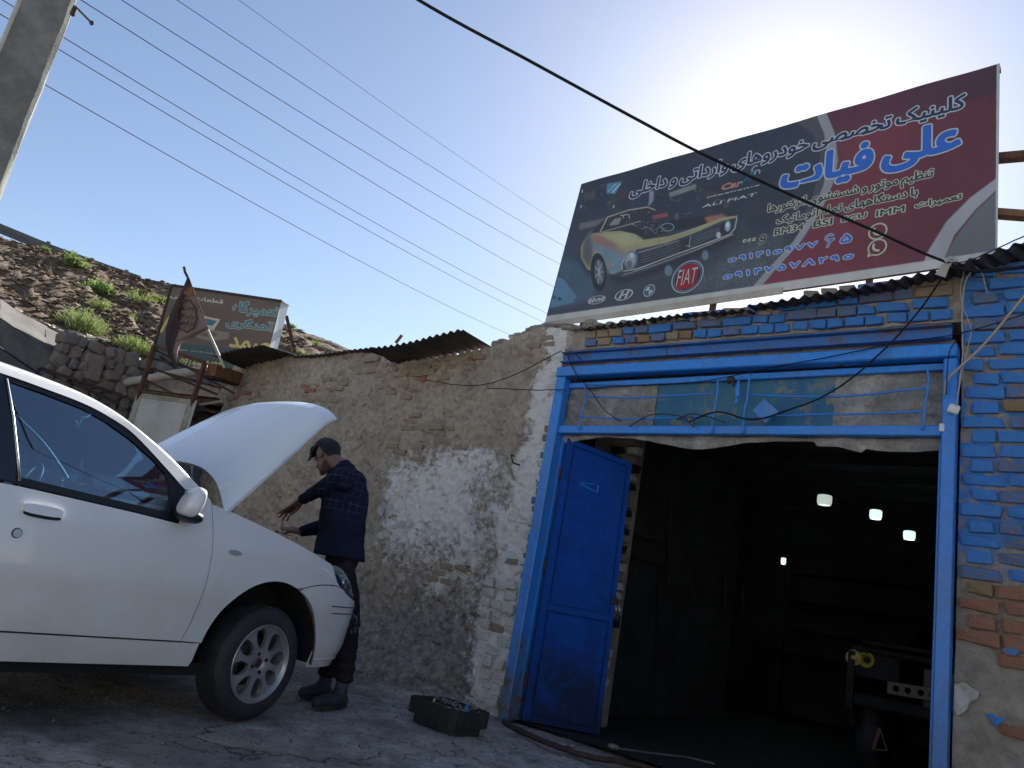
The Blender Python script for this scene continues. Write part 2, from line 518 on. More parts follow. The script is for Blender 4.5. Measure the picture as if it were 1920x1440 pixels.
# ------------------------------------------------------------------ the garage
GX0, GX1 = -3.88, -.93
garage = empty('garage', 'brick car repair garage with blue painted bricks, open blue doorway and dark interior', 'garage', (-2.4, FY, 0))
def wall_sheet(name, x0, x1, z0, z1, mats, step, disp, parent, y=FY, top=None, attr=None, thick=.30):
    """an uneven wall face with real thickness: dense front, sides and a back"""
    xs = np.linspace(x0, x1, max(2, int((x1 - x0) / step) + 1)); zs = np.linspace(z0, z1, max(2, int((z1 - z0) / step) + 1))
    X, Z = np.meshgrid(xs, zs)
    if top is not None:
        T = top(xs)
        Z = z0 + (Z - z0) / (z1 - z0) * (T[None, :] - z0)
    D = disp(X, Z)
    Y = y - D
    nx = len(xs); nz = len(zs)
    V = np.stack([X.ravel(), Y.ravel(), Z.ravel()], 1).tolist()
    i = np.arange(nx * nz).reshape(nz, nx)
    F = np.stack([i[:-1, :-1].ravel(), i[:-1, 1:].ravel(), i[1:, 1:].ravel(), i[1:, :-1].ravel()], 1).tolist()
    ring = list(i[0, :]) + list(i[1:, -1]) + list(i[-1, ::-1][1:]) + list(i[::-1, 0][1:-1])
    b = len(V)
    for r in ring: V.append([V[r][0], y + thick, V[r][2]])
    n = len(ring)
    for k in range(n): F.append([ring[k], b + k, b + (k + 1) % n, ring[(k + 1) % n]])
    F.append([b + k for k in range(n)][::-1])
    me = mesh(name, V, F, mats, True)
    if attr is not None:
        a = me.attributes.new('wash', 'FLOAT', 'POINT')
        w = np.zeros(len(V)); w[:nx * nz] = attr(X, Z).ravel()
        a.data.foreach_set('value', w)
    me.set_sharp_from_angle(angle=math.radians(60))
    return link(name, me, parent)
def rough(X, Z, amp=.02, seed=0):
    return (fbm(X * 14, Z * 14, 4, seed) - .5) * amp * 1.4 + (fbm(X * 2.5, Z * 2.5, 3, seed + 4) - .5) * amp
# pier right of the doorway
def pier_mortar():
    m, nt, b, out = new_mat('pier_mortar_with_blue_overpaint')
    co = n_coord(nt); f = n_noise(nt, co, 8, 7, .7); g_ = n_noise(nt, co, 45, 5, .7)
    c = n_ramp(nt, f, [(.35, (.20, .17, .135)), (.65, (.36, .32, .27))])
    sep = nt.nodes.new('ShaderNodeSeparateXYZ'); nt.links.new(co, sep.inputs[0])
    up_ = n_ramp(nt, n_math(nt, 'MULTIPLY', sep.outputs[2], .25), [(.36, 0.0), (.43, 1.0)])
    bl = n_math(nt, 'MULTIPLY', up_, n_ramp(nt, n_noise(nt, co, 5, 8, .7, .5), [(.44, 0.0), (.54, .9)]))
    nt.links.new(n_mix(nt, bl, c, (.04, .19, .50)), b.inputs['Base Color'])
    b.inputs['Roughness'].default_value = .9
    n_bump(nt, b, g_, .9, .012)
    return m
M['pier_mortar'] = pier_mortar()
wall_sheet('pier', -.895, 1.6, 0, 3.42, M['pier_mortar'], .018, lambda X, Z: rough(X, Z, .018, 1) + .012 * sstep(1.0, .6, Z) - .01, garage)
# over the doorway: mud packed between and above the beams
def lint_top(xs): return np.interp(xs, [-4.3, -3.8, -2.8, -.9], [3.26, 3.25, 3.27, 3.38]) + (fbm(xs * 6, xs * 0, 3, 8) - .5) * .04
wall_sheet('lintel_wall', GX0 - .02, -.896, 3.045, 3.3, M['mortar'], .018, lambda X, Z: rough(X, Z, .02, 11) - .012, garage, top=lint_top)
wall_sheet('mortar_bed', GX0 - .06, -.94, 2.84, 2.935, M['mortar_dark'], .02, lambda X, Z: rough(X, Z, .02, 15) - .03, garage)
# blue bricks of the pier
rr = random.Random(21)
COURSE = .0885
def pier_mat(x, z):
    if z > 1.62: return rr.choices(['brick_blue', 'brick_worn', 'brick_buff'], [8, 2.0, .15])[0]
    if z > 1.40: return rr.choices(['brick_blue', 'brick_worn', 'brick_red'], [4, 3, 1])[0]
    return rr.choices(['brick_red', 'brick_buff', 'brick_worn'], [7, 1, 1])[0]
row = 0; z = .05
while z < 3.38:
    x = -.885 + (0 if row % 2 == 0 else .045) + rr.uniform(-.01, .01)
    first = True
    while x < 1.0:
        L = rr.uniform(.185, .225)
        if first and row % 2: L *= .62
        if rr.random() < .14: L *= .6
        keep = 1.0 if z > 1.15 else (.75 if z > .95 else .13)
        if rr.random() < keep:
            h = COURSE - rr.uniform(.014, .024)
            if z < .95: L *= .7
            brick(garage, (x + L / 2, FY - .004 - rr.uniform(-.006, .010) + .03, z + h / 2), (L, .085, h), pier_mat(x, z), rr.uniform(-.03, .03))
        x += L + rr.uniform(.012, .028); first = False
    z += COURSE; row += 1
M['white_pl2'] = simple('flaking_white_plaster', (.50, .50, .48), .9, 0, (.32, .30, .27), 12, .8, 50)
def splash(pts, mat, name='paint_patch', y=FY - .022, th=.012):
    P_ = [at(u, v, y=y) for u, v in pts]; mb = MB(); mb.prism(P_, (0, th, 0)); return mb.build(name, mat, garage)
splash([(1790, 1283), (1808, 1279), (1822, 1290), (1836, 1298), (1833, 1310), (1818, 1316), (1812, 1332), (1796, 1342), (1788, 1330)], M['white_pl2'])
splash([(1848, 1340), (1860, 1338), (1870, 1345), (1886, 1347), (1876, 1355), (1868, 1362), (1858, 1352)], M['brick_blue'])
splash([(1880, 1215), (1900, 1212), (1912, 1222), (1903, 1230), (1884, 1226)], M['brick_worn'])
# bricks in courses over the steel channel
for k, (z0, x0, x1, rise) in enumerate(((3.062, -3.74, -.95, -.0), (3.140, -3.76, -.95, .004), (3.222, -2.85, -.95, .008), (3.300, -1.9, -.95, .012))):
    x = x0
    while x < x1 - .06:
        L = rr.uniform(.105, .125) if k == 0 else rr.choice([.11, .12, .20, .21]) * rr.uniform(.94, 1.04)
        L = min(L, x1 - x)
        t = (x - x0) / (x1 - x0)
        if k == 0:
            mt = rr.choices(['brick_blue', 'brick_buff', 'brick_worn', 'brick_mud'], [.8, 1.6, 2.2, .8])[0] if x < -2.75 else rr.choices(['brick_blue', 'brick_worn'], [7, 1])[0]
        elif k == 1: mt = rr.choices(['brick_blue', 'brick_worn', 'brick_mud'], [6, 2, .8])[0] if x > -3.4 else 'brick_mud'
        elif k == 2: mt = rr.choices(['brick_blue', 'brick_worn', 'brick_mud'], [3, 4, 1.5])[0]
        else: mt = rr.choices(['brick_worn', 'brick_mud'], [1, 2])[0]
        brick(garage, (x + L / 2, FY - rr.uniform(-.002, .012) + .026 + (0 if k < 2 else .006), z0 + .034 + rise * t), (L, .09, .066), mt, rr.uniform(-.02, .02))
        x += L + rr.uniform(.008, .016)
# steel channel lintel
mb = MB()
for a, b_ in (((-3.95, 3.005), (-2.95, 3.005)), ((-2.945, 3.012), (-.952, 3.012))):
    mb.box(((a[0] + b_[0]) / 2, FY - .004, (2.965)), (b_[0] - a[0], .012, .075))
    mb.box(((a[0] + b_[0]) / 2, FY - .028, 3.008), (b_[0] - a[0], .06, .008))
    mb.box(((a[0] + b_[0]) / 2, FY - .028, 2.923), (b_[0] - a[0], .06, .008))
mb.build('lintel_beam', M['blue_dirty'], garage)
# frame of the doorway
frame = MB()
frame.bar((-3.905, FY - .03, 0), (-3.895, FY - .03, 2.775), .095, .10, (0, 1, 0), .008)
frame.build('door_post', M['blue'], garage); frame = MB()
frame.bar((-.945, FY - .03, 0), (-.945, FY - .03, 2.775), .075, .10, (0, 1, 0), .008)
fr = frame.build('door_post', M['blue'], garage)
mb = MB(); mb.bar((-3.95, FY - .033, 2.82), (-.91, FY - .033, 2.825), .11, .085, (0, 0, 1), .008)
mb.build('frame_head', M['blue'], fr)
mb = MB(); mb.bar((-3.85, FY - .02, 2.315), (-.985, FY - .02, 2.318), .07, .065, (0, 0, 1), .006)
mb.bar((-3.85, FY + .01, 2.715), (-.985, FY + .01, 2.745), .04, .045, (0, 0, 1), .004)
mb.build('transom_rail', M['blue'], fr)
mb = MB()
mb.bar((-3.845, FY + .04, .02), (-3.835, FY + .04, 2.28), .028, .05, (0, 1, 0))
mb.build('door_stop', M['blue'], fr); mb = MB(); mb.bar((-.995, FY + .03, .0), (-.995, FY + .03, 2.27), .024, .05, (0, 1, 0))
mb.build('door_stop', M['blue'], fr)
# transom behind: plastic film, painted board, bent grille
def film(name, x0, x1, z0, z1, y, mats, seed, amp=.05):
    xs = np.linspace(x0, x1, 60); zs = np.linspace(z0, z1, 26)
    X, Z = np.meshgrid(xs, zs)
    u = X + Z * 1.3
    D = (np.abs(fbm(u * 6, Z * 2.5, 3, seed) - .5) * 2) * amp + (np.abs(fbm(X * 3 - Z * 5, Z * 9, 3, seed + 5) - .5)) * amp * 1.6
    Z = Z + (fbm(X * 6, X * 0, 3, seed + 9) - .5) * .05 * (Z < z0 + .03)
    V = np.stack([X.ravel(), (y - D).ravel(), Z.ravel()], 1).tolist()
    nx = len(xs); i = np.arange(len(V)).reshape(len(zs), nx)
    F = np.stack([i[:-1, :-1].ravel(), i[:-1, 1:].ravel(), i[1:, 1:].ravel(), i[1:, :-1].ravel()], 1).tolist()
    return link(name, mesh(name, V, F, mats, True), garage)
def film_mat():
    m, nt, b, out = new_mat('dusty_plastic_film')
    co = n_coord(nt)
    f = n_noise(nt, co, 4, 7, .7, .6)
    nt.links.new(n_ramp(nt, f, [(.3, (.16, .15, .135)), (.5, (.27, .25, .225)), (.7, (.44, .42, .38))]), b.inputs['Base Color'])
    b.inputs['Roughness'].default_value = .26
    n_bump(nt, b, n_noise(nt, co, 9, 5, .6, 2.5), .9, .03)
    return m
M['film'] = film_mat()
film('plastic_film', -3.86, -3.0, 2.33, 2.735, FY + .05, M['film'], 3)
film('plastic_film', -1.70, -.985, 2.33, 2.755, FY + .045, M['film'], 8)
def board_mat():
    m, nt, b, out = new_mat('scuffed_teal_board')
    co = n_coord(nt)
    f = n_noise(nt, co, 2.3, 7, .65, .8)
    g_ = n_noise(nt, co, 5, 6, .7, .6)
    c = n_ramp(nt, f, [(.33, (.015, .085, .22)), (.5, (.02, .13, .23)), (.66, (.05, .17, .2))])
    c = n_mix(nt, n_ramp(nt, g_, [(.54, 0.0), (.62, .75)]), c, (.20, .19, .11))
    nt.links.new(c, b.inputs['Base Color'])
    b.inputs['Roughness'].default_value = .55
    return m
mb = MB(); mb.box((-2.36, FY + .035, 2.535), (1.42, .008, .40)); mb.build('painted_board', board_mat(), garage)
mb = MB(); mb.box((-3.03, FY + .03, 2.53), (.055, .012, .40)); mb.build('wood_batten', simple('pale_batten', (.32, .27, .19), .8, 0, (.2, .16, .11), 9), garage)
# torn hem of the film hanging below the rail
def hem():
    xs = np.linspace(-3.84, -1.0, 120)
    V = []; F = []
    for k, x in enumerate(xs):
        drop = .025 + .05 * fbm(np.array(x * 3.1), np.array(0.), 3, 4) + .03 * math.sin(x * 4.2)
        if -1.75 < x < -1.45: drop += .03
        for q, (dy, dz) in enumerate(((0, 2.285), (-.012, 2.285 - drop * .5), (.004, 2.283 - max(drop, .012)))):
            V.append((x, FY + .02 + dy + .01 * math.sin(x * 13), dz))
    for k in range(len(xs) - 1):
        for q in range(2): F.append((k * 3 + q, k * 3 + 3 + q, k * 3 + 4 + q, k * 3 + 1 + q))
    return link('torn_film_hem', mesh('torn_film_hem', V, F, M['film'], True), garage)
hem()
def wob(pts, r, mat, name, parent, n=6, seg=6, seed=0, amp=.004):
    rq = random.Random(seed)
    P = [Vector(p) for p in pts]; out = []
    for i in range(len(P) - 1):
        for k in range(seg):
            t = k / seg
            p0 = P[max(i - 1, 0)]; p1 = P[i]; p2 = P[i + 1]; p3 = P[min(i + 2, len(P) - 1)]
            q = .5 * ((2 * p1) + (-p0 + p2) * t + (2 * p0 - 5 * p1 + 4 * p2 - p3) * t * t + (-p0 + 3 * p1 - 3 * p2 + p3) * t ** 3)
            out.append(q + Vector((rq.uniform(-amp, amp), rq.uniform(-amp, amp), rq.uniform(-amp, amp))) * .5)
    out.append(P[-1])
    mb = MB(); mb.tube(out, r, n)
    return mb.build(name, mat, parent, True)
def gp(u, v, y=FY - .075): return at(u, v, y=y)
for k, pts in enumerate((
        [(1097, 722), (1098, 745), (1090, 775), (1084, 806)], [(1346, 712), (1345, 735), (1337, 780), (1335, 812)],
        [(1406, 700), (1402, 738), (1395, 778), (1393, 812)], [(1738, 684), (1741, 712), (1735, 760), (1729, 806)],
        [(1098, 743), (1180, 746), (1260, 742), (1341, 738)], [(1090, 782), (1190, 786), (1270, 782), (1337, 780)],
        [(1404, 740), (1500, 744), (1600, 742), (1738, 727)], [(1397, 781), (1500, 778), (1620, 776), (1733, 771)])):
    wob([gp(*q) for q in pts], .0075, M['blue'], 'grille_rod', garage, 6, 4, k)
mb = MB(); c = gp(1433, 770, FY - .085)
mb.prism([c + Vector((-.085, 0, .005)), c + Vector((.015, 0, -.09)), c + Vector((.10, .0, -.005)), c + Vector((-.01, 0, .085))], (0, .004, 0))
mb.build('diamond_plate', simple('light_blue_plate', (.05, .20, .55), .6, 0, (.1, .25, .5), 12), garage)
mb = MB(); c = gp(1383, 735, FY - .06)
mb.tube([c + Vector((.0, 0, .09)), c + Vector((0, 0, .02)), c + Vector((.005, 0, -.04))], [.008, .02, .018], 8)
mb.tube([c + Vector((0, 0, -.04)), c + Vector((0, 0, -.09))], [.008, .014], 8)
mb.build('latch_bolt', M['blue'], garage)
mb = MB(); c = gp(1370, 712, FY - .06); mb.box(c, (.05, .04, .05), None, .008); mb.tube([c, c + Vector((.03, 0, -.05))], .008, 6)
mb.build('latch_bracket', M['rust_dark'], garage)

# corrugated roof sheets: the wave is real geometry
def corrugated(name, p0, p1, p2, p3, mats, parent, wl=.076, amp=.011, th=.002, rag=.0, seed=0, n_along=10):
    """p0->p1 the front edge, p3->p2 the back edge"""
    p0, p1, p2, p3 = map(Vector, (p0, p1, p2, p3))
    L = (p1 - p0).length; nper = max(2, int(L / wl)); n = nper * 8
    nrm = (p1 - p0).cross(p3 - p0).normalized()
    if nrm.z < 0: nrm = -nrm
    rq = random.Random(seed)
    V = []; F = []
    for j in range(n_along + 1):
        t = j / n_along
        for i in range(n + 1):
            s = i / n
            a = p0.lerp(p1, s); b_ = p3.lerp(p2, s)
            w = math.sin(2 * PI * nper * s) * amp
            q = a.lerp(b_, t) + nrm * (w + .012 * math.sin(5 * s + seed) * (1 - t))
            if j == 0 and rag: q = q + (a - b_).normalized() * rag * (vn1(s * 9, seed) - .4)
            V.append(q)
    m = (n + 1)
    N0 = len(V)
    V += [q - nrm * th for q in V]
    for j in range(n_along):
        for i in range(n):
            a = j * m + i
            F.append((a, a + 1, a + m + 1, a + m)); F.append((N0 + a, N0 + a + m, N0 + a + m + 1, N0 + a + 1))
    for i in range(n): F.append((i, N0 + i, N0 + i + 1, i + 1)); k = n_along * m + i; F.append((k, k + 1, N0 + k + 1, N0 + k))
    for j in range(n_along):
        a = j * m; F.append((a, a + m, N0 + a + m, N0 + a)); a = j * m + n; F.append((a, N0 + a, N0 + a + m, a + m))
    return link(name, mesh(name, V, F, mats, True), parent)
def vn1(x, seed): return float(vnoise(np.array(x), np.array(seed * 3.1), seed))
corrugated('roof_sheet', at(1400, 576, y=4.90), at(1795, 500, y=4.86), (-.9, 7.5, 3.75), (-2.3, 7.5, 3.66), M['galv_dark'], garage, rag=.03, seed=2)
corrugated('roof_sheet', at(1785, 493, y=4.80), at(1985, 440, y=4.80), (.45, 7.5, 3.9), (-.9, 7.5, 3.8), M['galv_dark'], garage, rag=.05, seed=4)
corrugated('roof_sheet', at(1090, 614, y=5.02), at(1405, 578, y=4.95), (-2.28, 7.5, 3.6), (-3.8, 7.5, 3.5), M['galv_dark'], garage, rag=.02, seed=5)
mb = MB(); rr = random.Random(5)
for k in range(34):
    u = 1060 + k * 12; c = at(u, 615 - k * .9 + rr.uniform(-3, 2), y=FY - .02 + rr.uniform(-.03, .05))
    mb.sphere(c, (rr.uniform(.02, .06), rr.uniform(.02, .05), rr.uniform(.012, .03)), 6, 4)
tag(mb.build('mud_clods', M['mortar'], garage), kind='stuff')
mb = MB(); mb.sphere(at(1108, 607, y=FY + .03), (.075, .06, .04), 7, 5); mb.build('roof_stone', M['mortar'], garage)

# interior shell
ZR = 2.86
def shell(name, pts, mats): 
    mb = MB()
    for q in pts: mb.add(q, [(0, 1, 2, 3)])
    return mb.build(name, mats, garage)
X0, X1, Y0, Y1 = -4.02, 1.3, FY + .30, 12.0
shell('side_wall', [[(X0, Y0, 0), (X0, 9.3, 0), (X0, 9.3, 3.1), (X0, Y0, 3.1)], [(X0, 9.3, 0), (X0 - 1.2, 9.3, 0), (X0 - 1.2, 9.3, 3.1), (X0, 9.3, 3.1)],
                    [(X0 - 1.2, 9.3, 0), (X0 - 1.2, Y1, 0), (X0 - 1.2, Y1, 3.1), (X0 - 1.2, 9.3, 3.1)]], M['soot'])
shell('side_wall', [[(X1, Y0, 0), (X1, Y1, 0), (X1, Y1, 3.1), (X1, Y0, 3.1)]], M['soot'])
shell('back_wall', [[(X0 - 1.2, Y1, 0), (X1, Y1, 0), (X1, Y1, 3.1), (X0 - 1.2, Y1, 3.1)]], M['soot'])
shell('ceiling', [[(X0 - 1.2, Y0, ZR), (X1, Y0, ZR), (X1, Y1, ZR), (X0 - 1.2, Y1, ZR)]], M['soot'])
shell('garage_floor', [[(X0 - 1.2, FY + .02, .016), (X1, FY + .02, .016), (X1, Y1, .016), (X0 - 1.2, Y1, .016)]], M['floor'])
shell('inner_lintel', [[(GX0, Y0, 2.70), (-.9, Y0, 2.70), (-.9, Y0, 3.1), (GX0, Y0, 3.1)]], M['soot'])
mb = MB()
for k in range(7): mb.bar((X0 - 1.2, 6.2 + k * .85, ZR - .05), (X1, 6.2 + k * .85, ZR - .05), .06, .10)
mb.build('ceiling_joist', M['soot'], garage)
# faint brick courses of the back wall, interior gloom put into their colour
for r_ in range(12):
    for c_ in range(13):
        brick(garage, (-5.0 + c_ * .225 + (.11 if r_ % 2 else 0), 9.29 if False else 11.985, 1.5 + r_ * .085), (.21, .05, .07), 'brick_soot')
# rough broken end of the inner side wall behind the door leaf
rr = random.Random(31)
mb = MB(); mb.box((-3.80, 5.93, 1.35), (.44, .22, 2.7), None, .03); mb.build('inner_pier', M['mortar_dark'], garage)
z = .3
while z < 2.66:
    L = rr.uniform(.10, .17)
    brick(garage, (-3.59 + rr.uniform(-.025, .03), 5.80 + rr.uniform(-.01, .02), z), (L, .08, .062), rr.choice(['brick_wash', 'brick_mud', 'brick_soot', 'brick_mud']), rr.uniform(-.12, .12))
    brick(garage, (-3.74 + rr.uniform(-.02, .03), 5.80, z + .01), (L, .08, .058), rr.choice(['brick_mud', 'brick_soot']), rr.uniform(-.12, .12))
    z += .078
# threshold strip, cracked and curved
pts = [at(945, 1352, z=.02), at(990, 1378, z=.03), at(1050, 1402, z=.03), at(1120, 1422, z=.025), at(1200, 1436, z=.02), at(1330, 1470, z=.02)]
wob(pts, .02, M['rust_dark'], 'threshold_edge', garage, 6, 5, 3, .01)

# the blue door leaf, swung inwards
H0 = Vector((-3.80, FY + .03, 0)); H1 = Vector((-3.335, 5.50, 0))
dv = (H1 - H0); Ld = dv.length; dv.normalize(); nv = Vector((dv.y, -dv.x, 0))
def dp(a, z, o=0.0):
    zz = z + (.0 if z < 1 else -.11 * a / Ld)
    return H0 + dv * a + nv * o + Vector((-.045 * a / Ld * z / 2.2, 0, zz))
def dslab(mb, a0, a1, z0, z1, o0, o1):
    P = [dp(a, z, o) for o in (o0, o1) for a, z in ((a0, z0), (a1, z0), (a1, z1), (a0, z1))]
    mb.add(P, [(3, 2, 1, 0), (4, 5, 6, 7), (0, 1, 5, 4), (1, 2, 6, 5), (2, 3, 7, 6), (3, 0, 4, 7)])
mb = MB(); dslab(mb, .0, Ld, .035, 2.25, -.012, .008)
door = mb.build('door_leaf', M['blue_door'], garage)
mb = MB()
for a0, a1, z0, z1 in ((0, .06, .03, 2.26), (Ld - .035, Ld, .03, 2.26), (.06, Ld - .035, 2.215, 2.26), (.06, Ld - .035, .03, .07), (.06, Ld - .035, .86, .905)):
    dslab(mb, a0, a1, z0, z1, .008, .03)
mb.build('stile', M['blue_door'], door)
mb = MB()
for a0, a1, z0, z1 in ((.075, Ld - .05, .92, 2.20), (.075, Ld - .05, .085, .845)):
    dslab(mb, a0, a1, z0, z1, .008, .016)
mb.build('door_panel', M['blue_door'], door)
mb = MB()
for z in (.32, 1.2, 1.95): mb.tube([dp(-.012, z - .05, .01), dp(-.012, z + .05, .01)], .013, 8)
mb.build('hinge', M['rust_dark'], door)
mb = MB(); mb.tube([dp(.17, 1.93, .02), dp(.27, 1.915, .024), dp(.33, 1.915, .022), dp(.33, 1.975, .022)], .006, 6); mb.tube([dp(.18, 1.94, .02), dp(.3, 1.97, .022)], .004, 6)
mb.build('door_scar', M['blue'], door)
mb = MB(); mb.box(dp(Ld - .01, 1.12, .035), (.05, .03, .035), None, .006); mb.tube([dp(Ld - .04, 1.15, .04), dp(Ld - .01, 1.17, .05), dp(Ld + .02, 1.15, .04), dp(Ld + .02, 1.09, .05)], .006, 6)
mb.build('hasp', M['rust_dark'], door)
pl = empty('padlock', 'black open padlock hanging from the edge of the blue door leaf', 'padlock', dp(Ld + .02, 1.03, .05))
mb = MB(); mb.box(dp(Ld + .03, 1.015, .055), (.052, .026, .05), Matrix.Rotation(.5, 3, 'Y'), .008); mb.build('lock_body', M['black'], pl)
mb = MB(); c = dp(Ld + .025, 1.045, .055)
mb.tube([c + Vector((.018 * math.cos(t), 0, .03 + .022 * math.sin(t))) for t in np.linspace(-.4, PI + .3, 10)], .0045, 6); mb.build('shackle', M['steel'], pl)

# ------------------------------------------------------------------ the mud wall left of the garage
mwall = empty('mud_wall', 'long mud plastered brick wall with flaking whitewash left of the garage', 'wall', (-6.7, FY, 0))
def mud_top(xs):
    return np.interp(xs, [-9.6, -9.49, -8.0, -7.18, -6.6, -6.15, -5.5, -4.84, -4.6, -4.25, -3.9], [3.26, 3.30, 3.26, 3.25, 3.20, 3.06, 3.10, 3.14, 3.21, 3.29, 3.27]) + (fbm(xs * 7, xs * 0, 3, 2) - .5) * .035
def mud_disp(X, Z):
    d = (fbm(X * 19, Z * 19, 4, 21) - .5) * .058 + (fbm(X * 5, Z * 6, 3, 24) - .5) * .045 + (fbm(X * .9, Z * 1.1, 3, 29) - .5) * .09
    crack = np.abs(fbm(X * 3.3, Z * 4.4, 3, 41) - .5)
    d = d - .030 * sstep(.018, .0, crack)
    d = d + .34 * sstep(.62, .0, Z) ** 1.6 * sstep(-4.35, -5.3, X) * (1 + .3 * (fbm(X * 2, Z * 0, 2, 5) - .5))
    d = d + .05 * sstep(.9, .2, Z)
    return d * 1.0 - .012 * sstep(-4.1, -3.96, X) - .01
def wash(X, Z):
    n = fbm(X * 1.5, Z * 1.7, 5, 61)
    n2 = fbm(X * 5, Z * 4, 4, 71)
    m = sstep(-6.35, -5.7, X) * sstep(2.24, 2.10, Z + .12 * (n - .5)) * sstep(.5, 1.25, Z + .55 * sstep(-5.4, -4.3, X))
    core = np.exp(-((X + 5.05 - (Z - 1.6) * .2) ** 2) / .38 - ((Z - 1.62) ** 2) / .30)
    edge = sstep(-4.42, -4.08, X + .12 * (n2 - .5))
    low = sstep(-4.6, -4.2, X) * sstep(1.25, .8, Z)
    w = m * (.40 + .42 * core) + .74 * edge + .55 * low
    return np.clip(w + (n - .5) * .55 + (n2 - .5) * .35, 0, 1)
def mud_material():
    m, nt, b, out = new_mat('mud_plaster_with_whitewash')
    co = n_coord(nt)
    at_ = nt.nodes.new('ShaderNodeAttribute'); at_.attribute_name = 'wash'
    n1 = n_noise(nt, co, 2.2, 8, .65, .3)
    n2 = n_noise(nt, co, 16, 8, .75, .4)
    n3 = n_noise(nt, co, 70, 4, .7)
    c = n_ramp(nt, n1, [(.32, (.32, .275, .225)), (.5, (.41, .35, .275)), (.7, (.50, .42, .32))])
    c = n_mix(nt, n_ramp(nt, n2, [(.36, 0.6), (.52, 0.0)]), c, (.15, .13, .11))  # shade in the pits painted as darker colour, bump alone shows too little
    c = n_mix(nt, n_ramp(nt, n3, [(.32, 0.45), (.45, 0.0)]), c, (.12, .10, .085))  # same painted pit shade at the fine grain
    sep = nt.nodes.new('ShaderNodeSeparateXYZ'); nt.links.new(co, sep.inputs[0])
    # grime splashed up from the yard: grey, speckled
    zn = n_math(nt, 'ADD', sep.outputs[2], n_math(nt, 'MULTIPLY', n1, -1.3))
    grime = n_ramp(nt, n_math(nt, 'ADD', n_math(nt, 'MULTIPLY', zn, .5), .5), [(.42, 1.0), (.72, .0)])
    xg = n_ramp(nt, n_math(nt, 'ADD', n_math(nt, 'MULTIPLY', sep.outputs[0], .2), 1.8), [(.40, .15), (.62, 1.0)])
    gm = n_math(nt, 'MULTIPLY', n_math(nt, 'MULTIPLY', grime, xg), .86)
    gc = n_ramp(nt, n2, [(.36, (.09, .087, .086)), (.5, (.20, .19, .18)), (.66, (.38, .36, .335))])
    c = n_mix(nt, gm, c, gc)
    wm = n_ramp(nt, n_math(nt, 'ADD', at_.outputs['Fac'], n_math(nt, 'MULTIPLY', n_math(nt, 'ADD', n2, -.5), 1.5)), [(.38, 0.0), (.62, 1.0)])
    wc = n_ramp(nt, n3, [(.35, (.62, .61, .58)), (.6, (.82, .80, .76))])
    c = n_mix(nt, n_math(nt, 'MULTIPLY', wm, .92), c, wc)
    nt.links.new(c, b.inputs['Base Color'])
    b.inputs['Roughness'].default_value = .95
    b.inputs['Specular IOR Level'].default_value = .2
    h = n_math(nt, 'ADD', n_math(nt, 'ADD', n_math(nt, 'MULTIPLY', n2, 1.6), n_math(nt, 'MULTIPLY', n3, .6)), n_math(nt, 'MULTIPLY', wm, .25))
    n_bump(nt, b, h, .9, .014)
    return m
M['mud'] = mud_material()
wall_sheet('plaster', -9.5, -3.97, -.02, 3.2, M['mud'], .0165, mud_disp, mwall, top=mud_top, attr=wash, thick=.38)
rr = random.Random(77)
def mudbrick(x, z, L, h, mt, proud=0.0):
    d = float(mud_disp(np.array(x), np.array(z)))
    brick(mwall, (x, FY - d - proud + .028, z), (L, .07, h), mt, rr.uniform(-.05, .05), rr.uniform(-.08, .08))
nb = 0
for r_ in range(42):
    z = .55 + r_ * .064
    x = -9.42 + (r_ % 2) * .1
    while x < -4.15:
        L = rr.uniform(.13, .2)
        top = float(mud_top(np.array([x]))[0])
        dens = fbm(np.array(x * .9), np.array(z * 1.8), 3, 91)
        p = 0
        if z < top - .07:
            if x < -7.0 and z > 2.35: p = .75 * (dens > .40)
            elif z > 2.75: p = .8 * (dens > .47)
            elif z > 2.05 and x < -5.2: p = .42 * (dens > .54)
            elif z > 1.0: p = .05 * (dens > .5)
            else: p = .02
        if rr.random() < p and nb < 235 and not (-6.0 < x < -4.5 and 1.1 < z < 2.2 and rr.random() < .7):
            mt = rr.choices(['brick_mud', 'brick_buff', 'brick_red'], [16, 1.1 if x < -7 else .3, .7])[0]
            mudbrick(x + L / 2, z, L, .05, mt, rr.uniform(-.006, .008)); nb += 1
        x += L + .016
# crumbling edge by the door post: whitewashed stones below, brick ends above
z = .12
while z < 2.35:
    if z < 1.05:
        n_ = 3; 
        for q in range(n_):
            L = rr.uniform(.09, .15)
            x = -4.05 - q * .125 - rr.uniform(0, .03) + .02 * math.sin(z * 5)
            if rr.random() < (.9 if q < 2 else .55) - .25 * (z > .8):
                mudbrick(x, z + rr.uniform(-.01, .01), L, rr.uniform(.055, .085), rr.choices(['brick_wash', 'brick_red', 'brick_mud'], [9, .5, 1])[0], rr.uniform(.012, .04))
        z += .088
    else:
        mudbrick(-4.0 + rr.uniform(-.02, .01), z, rr.uniform(.05, .09), .055, rr.choice(['brick_red', 'brick_buff', 'brick_blue', 'brick_wash', 'brick_worn']), rr.uniform(.0, .012))
        z += .078
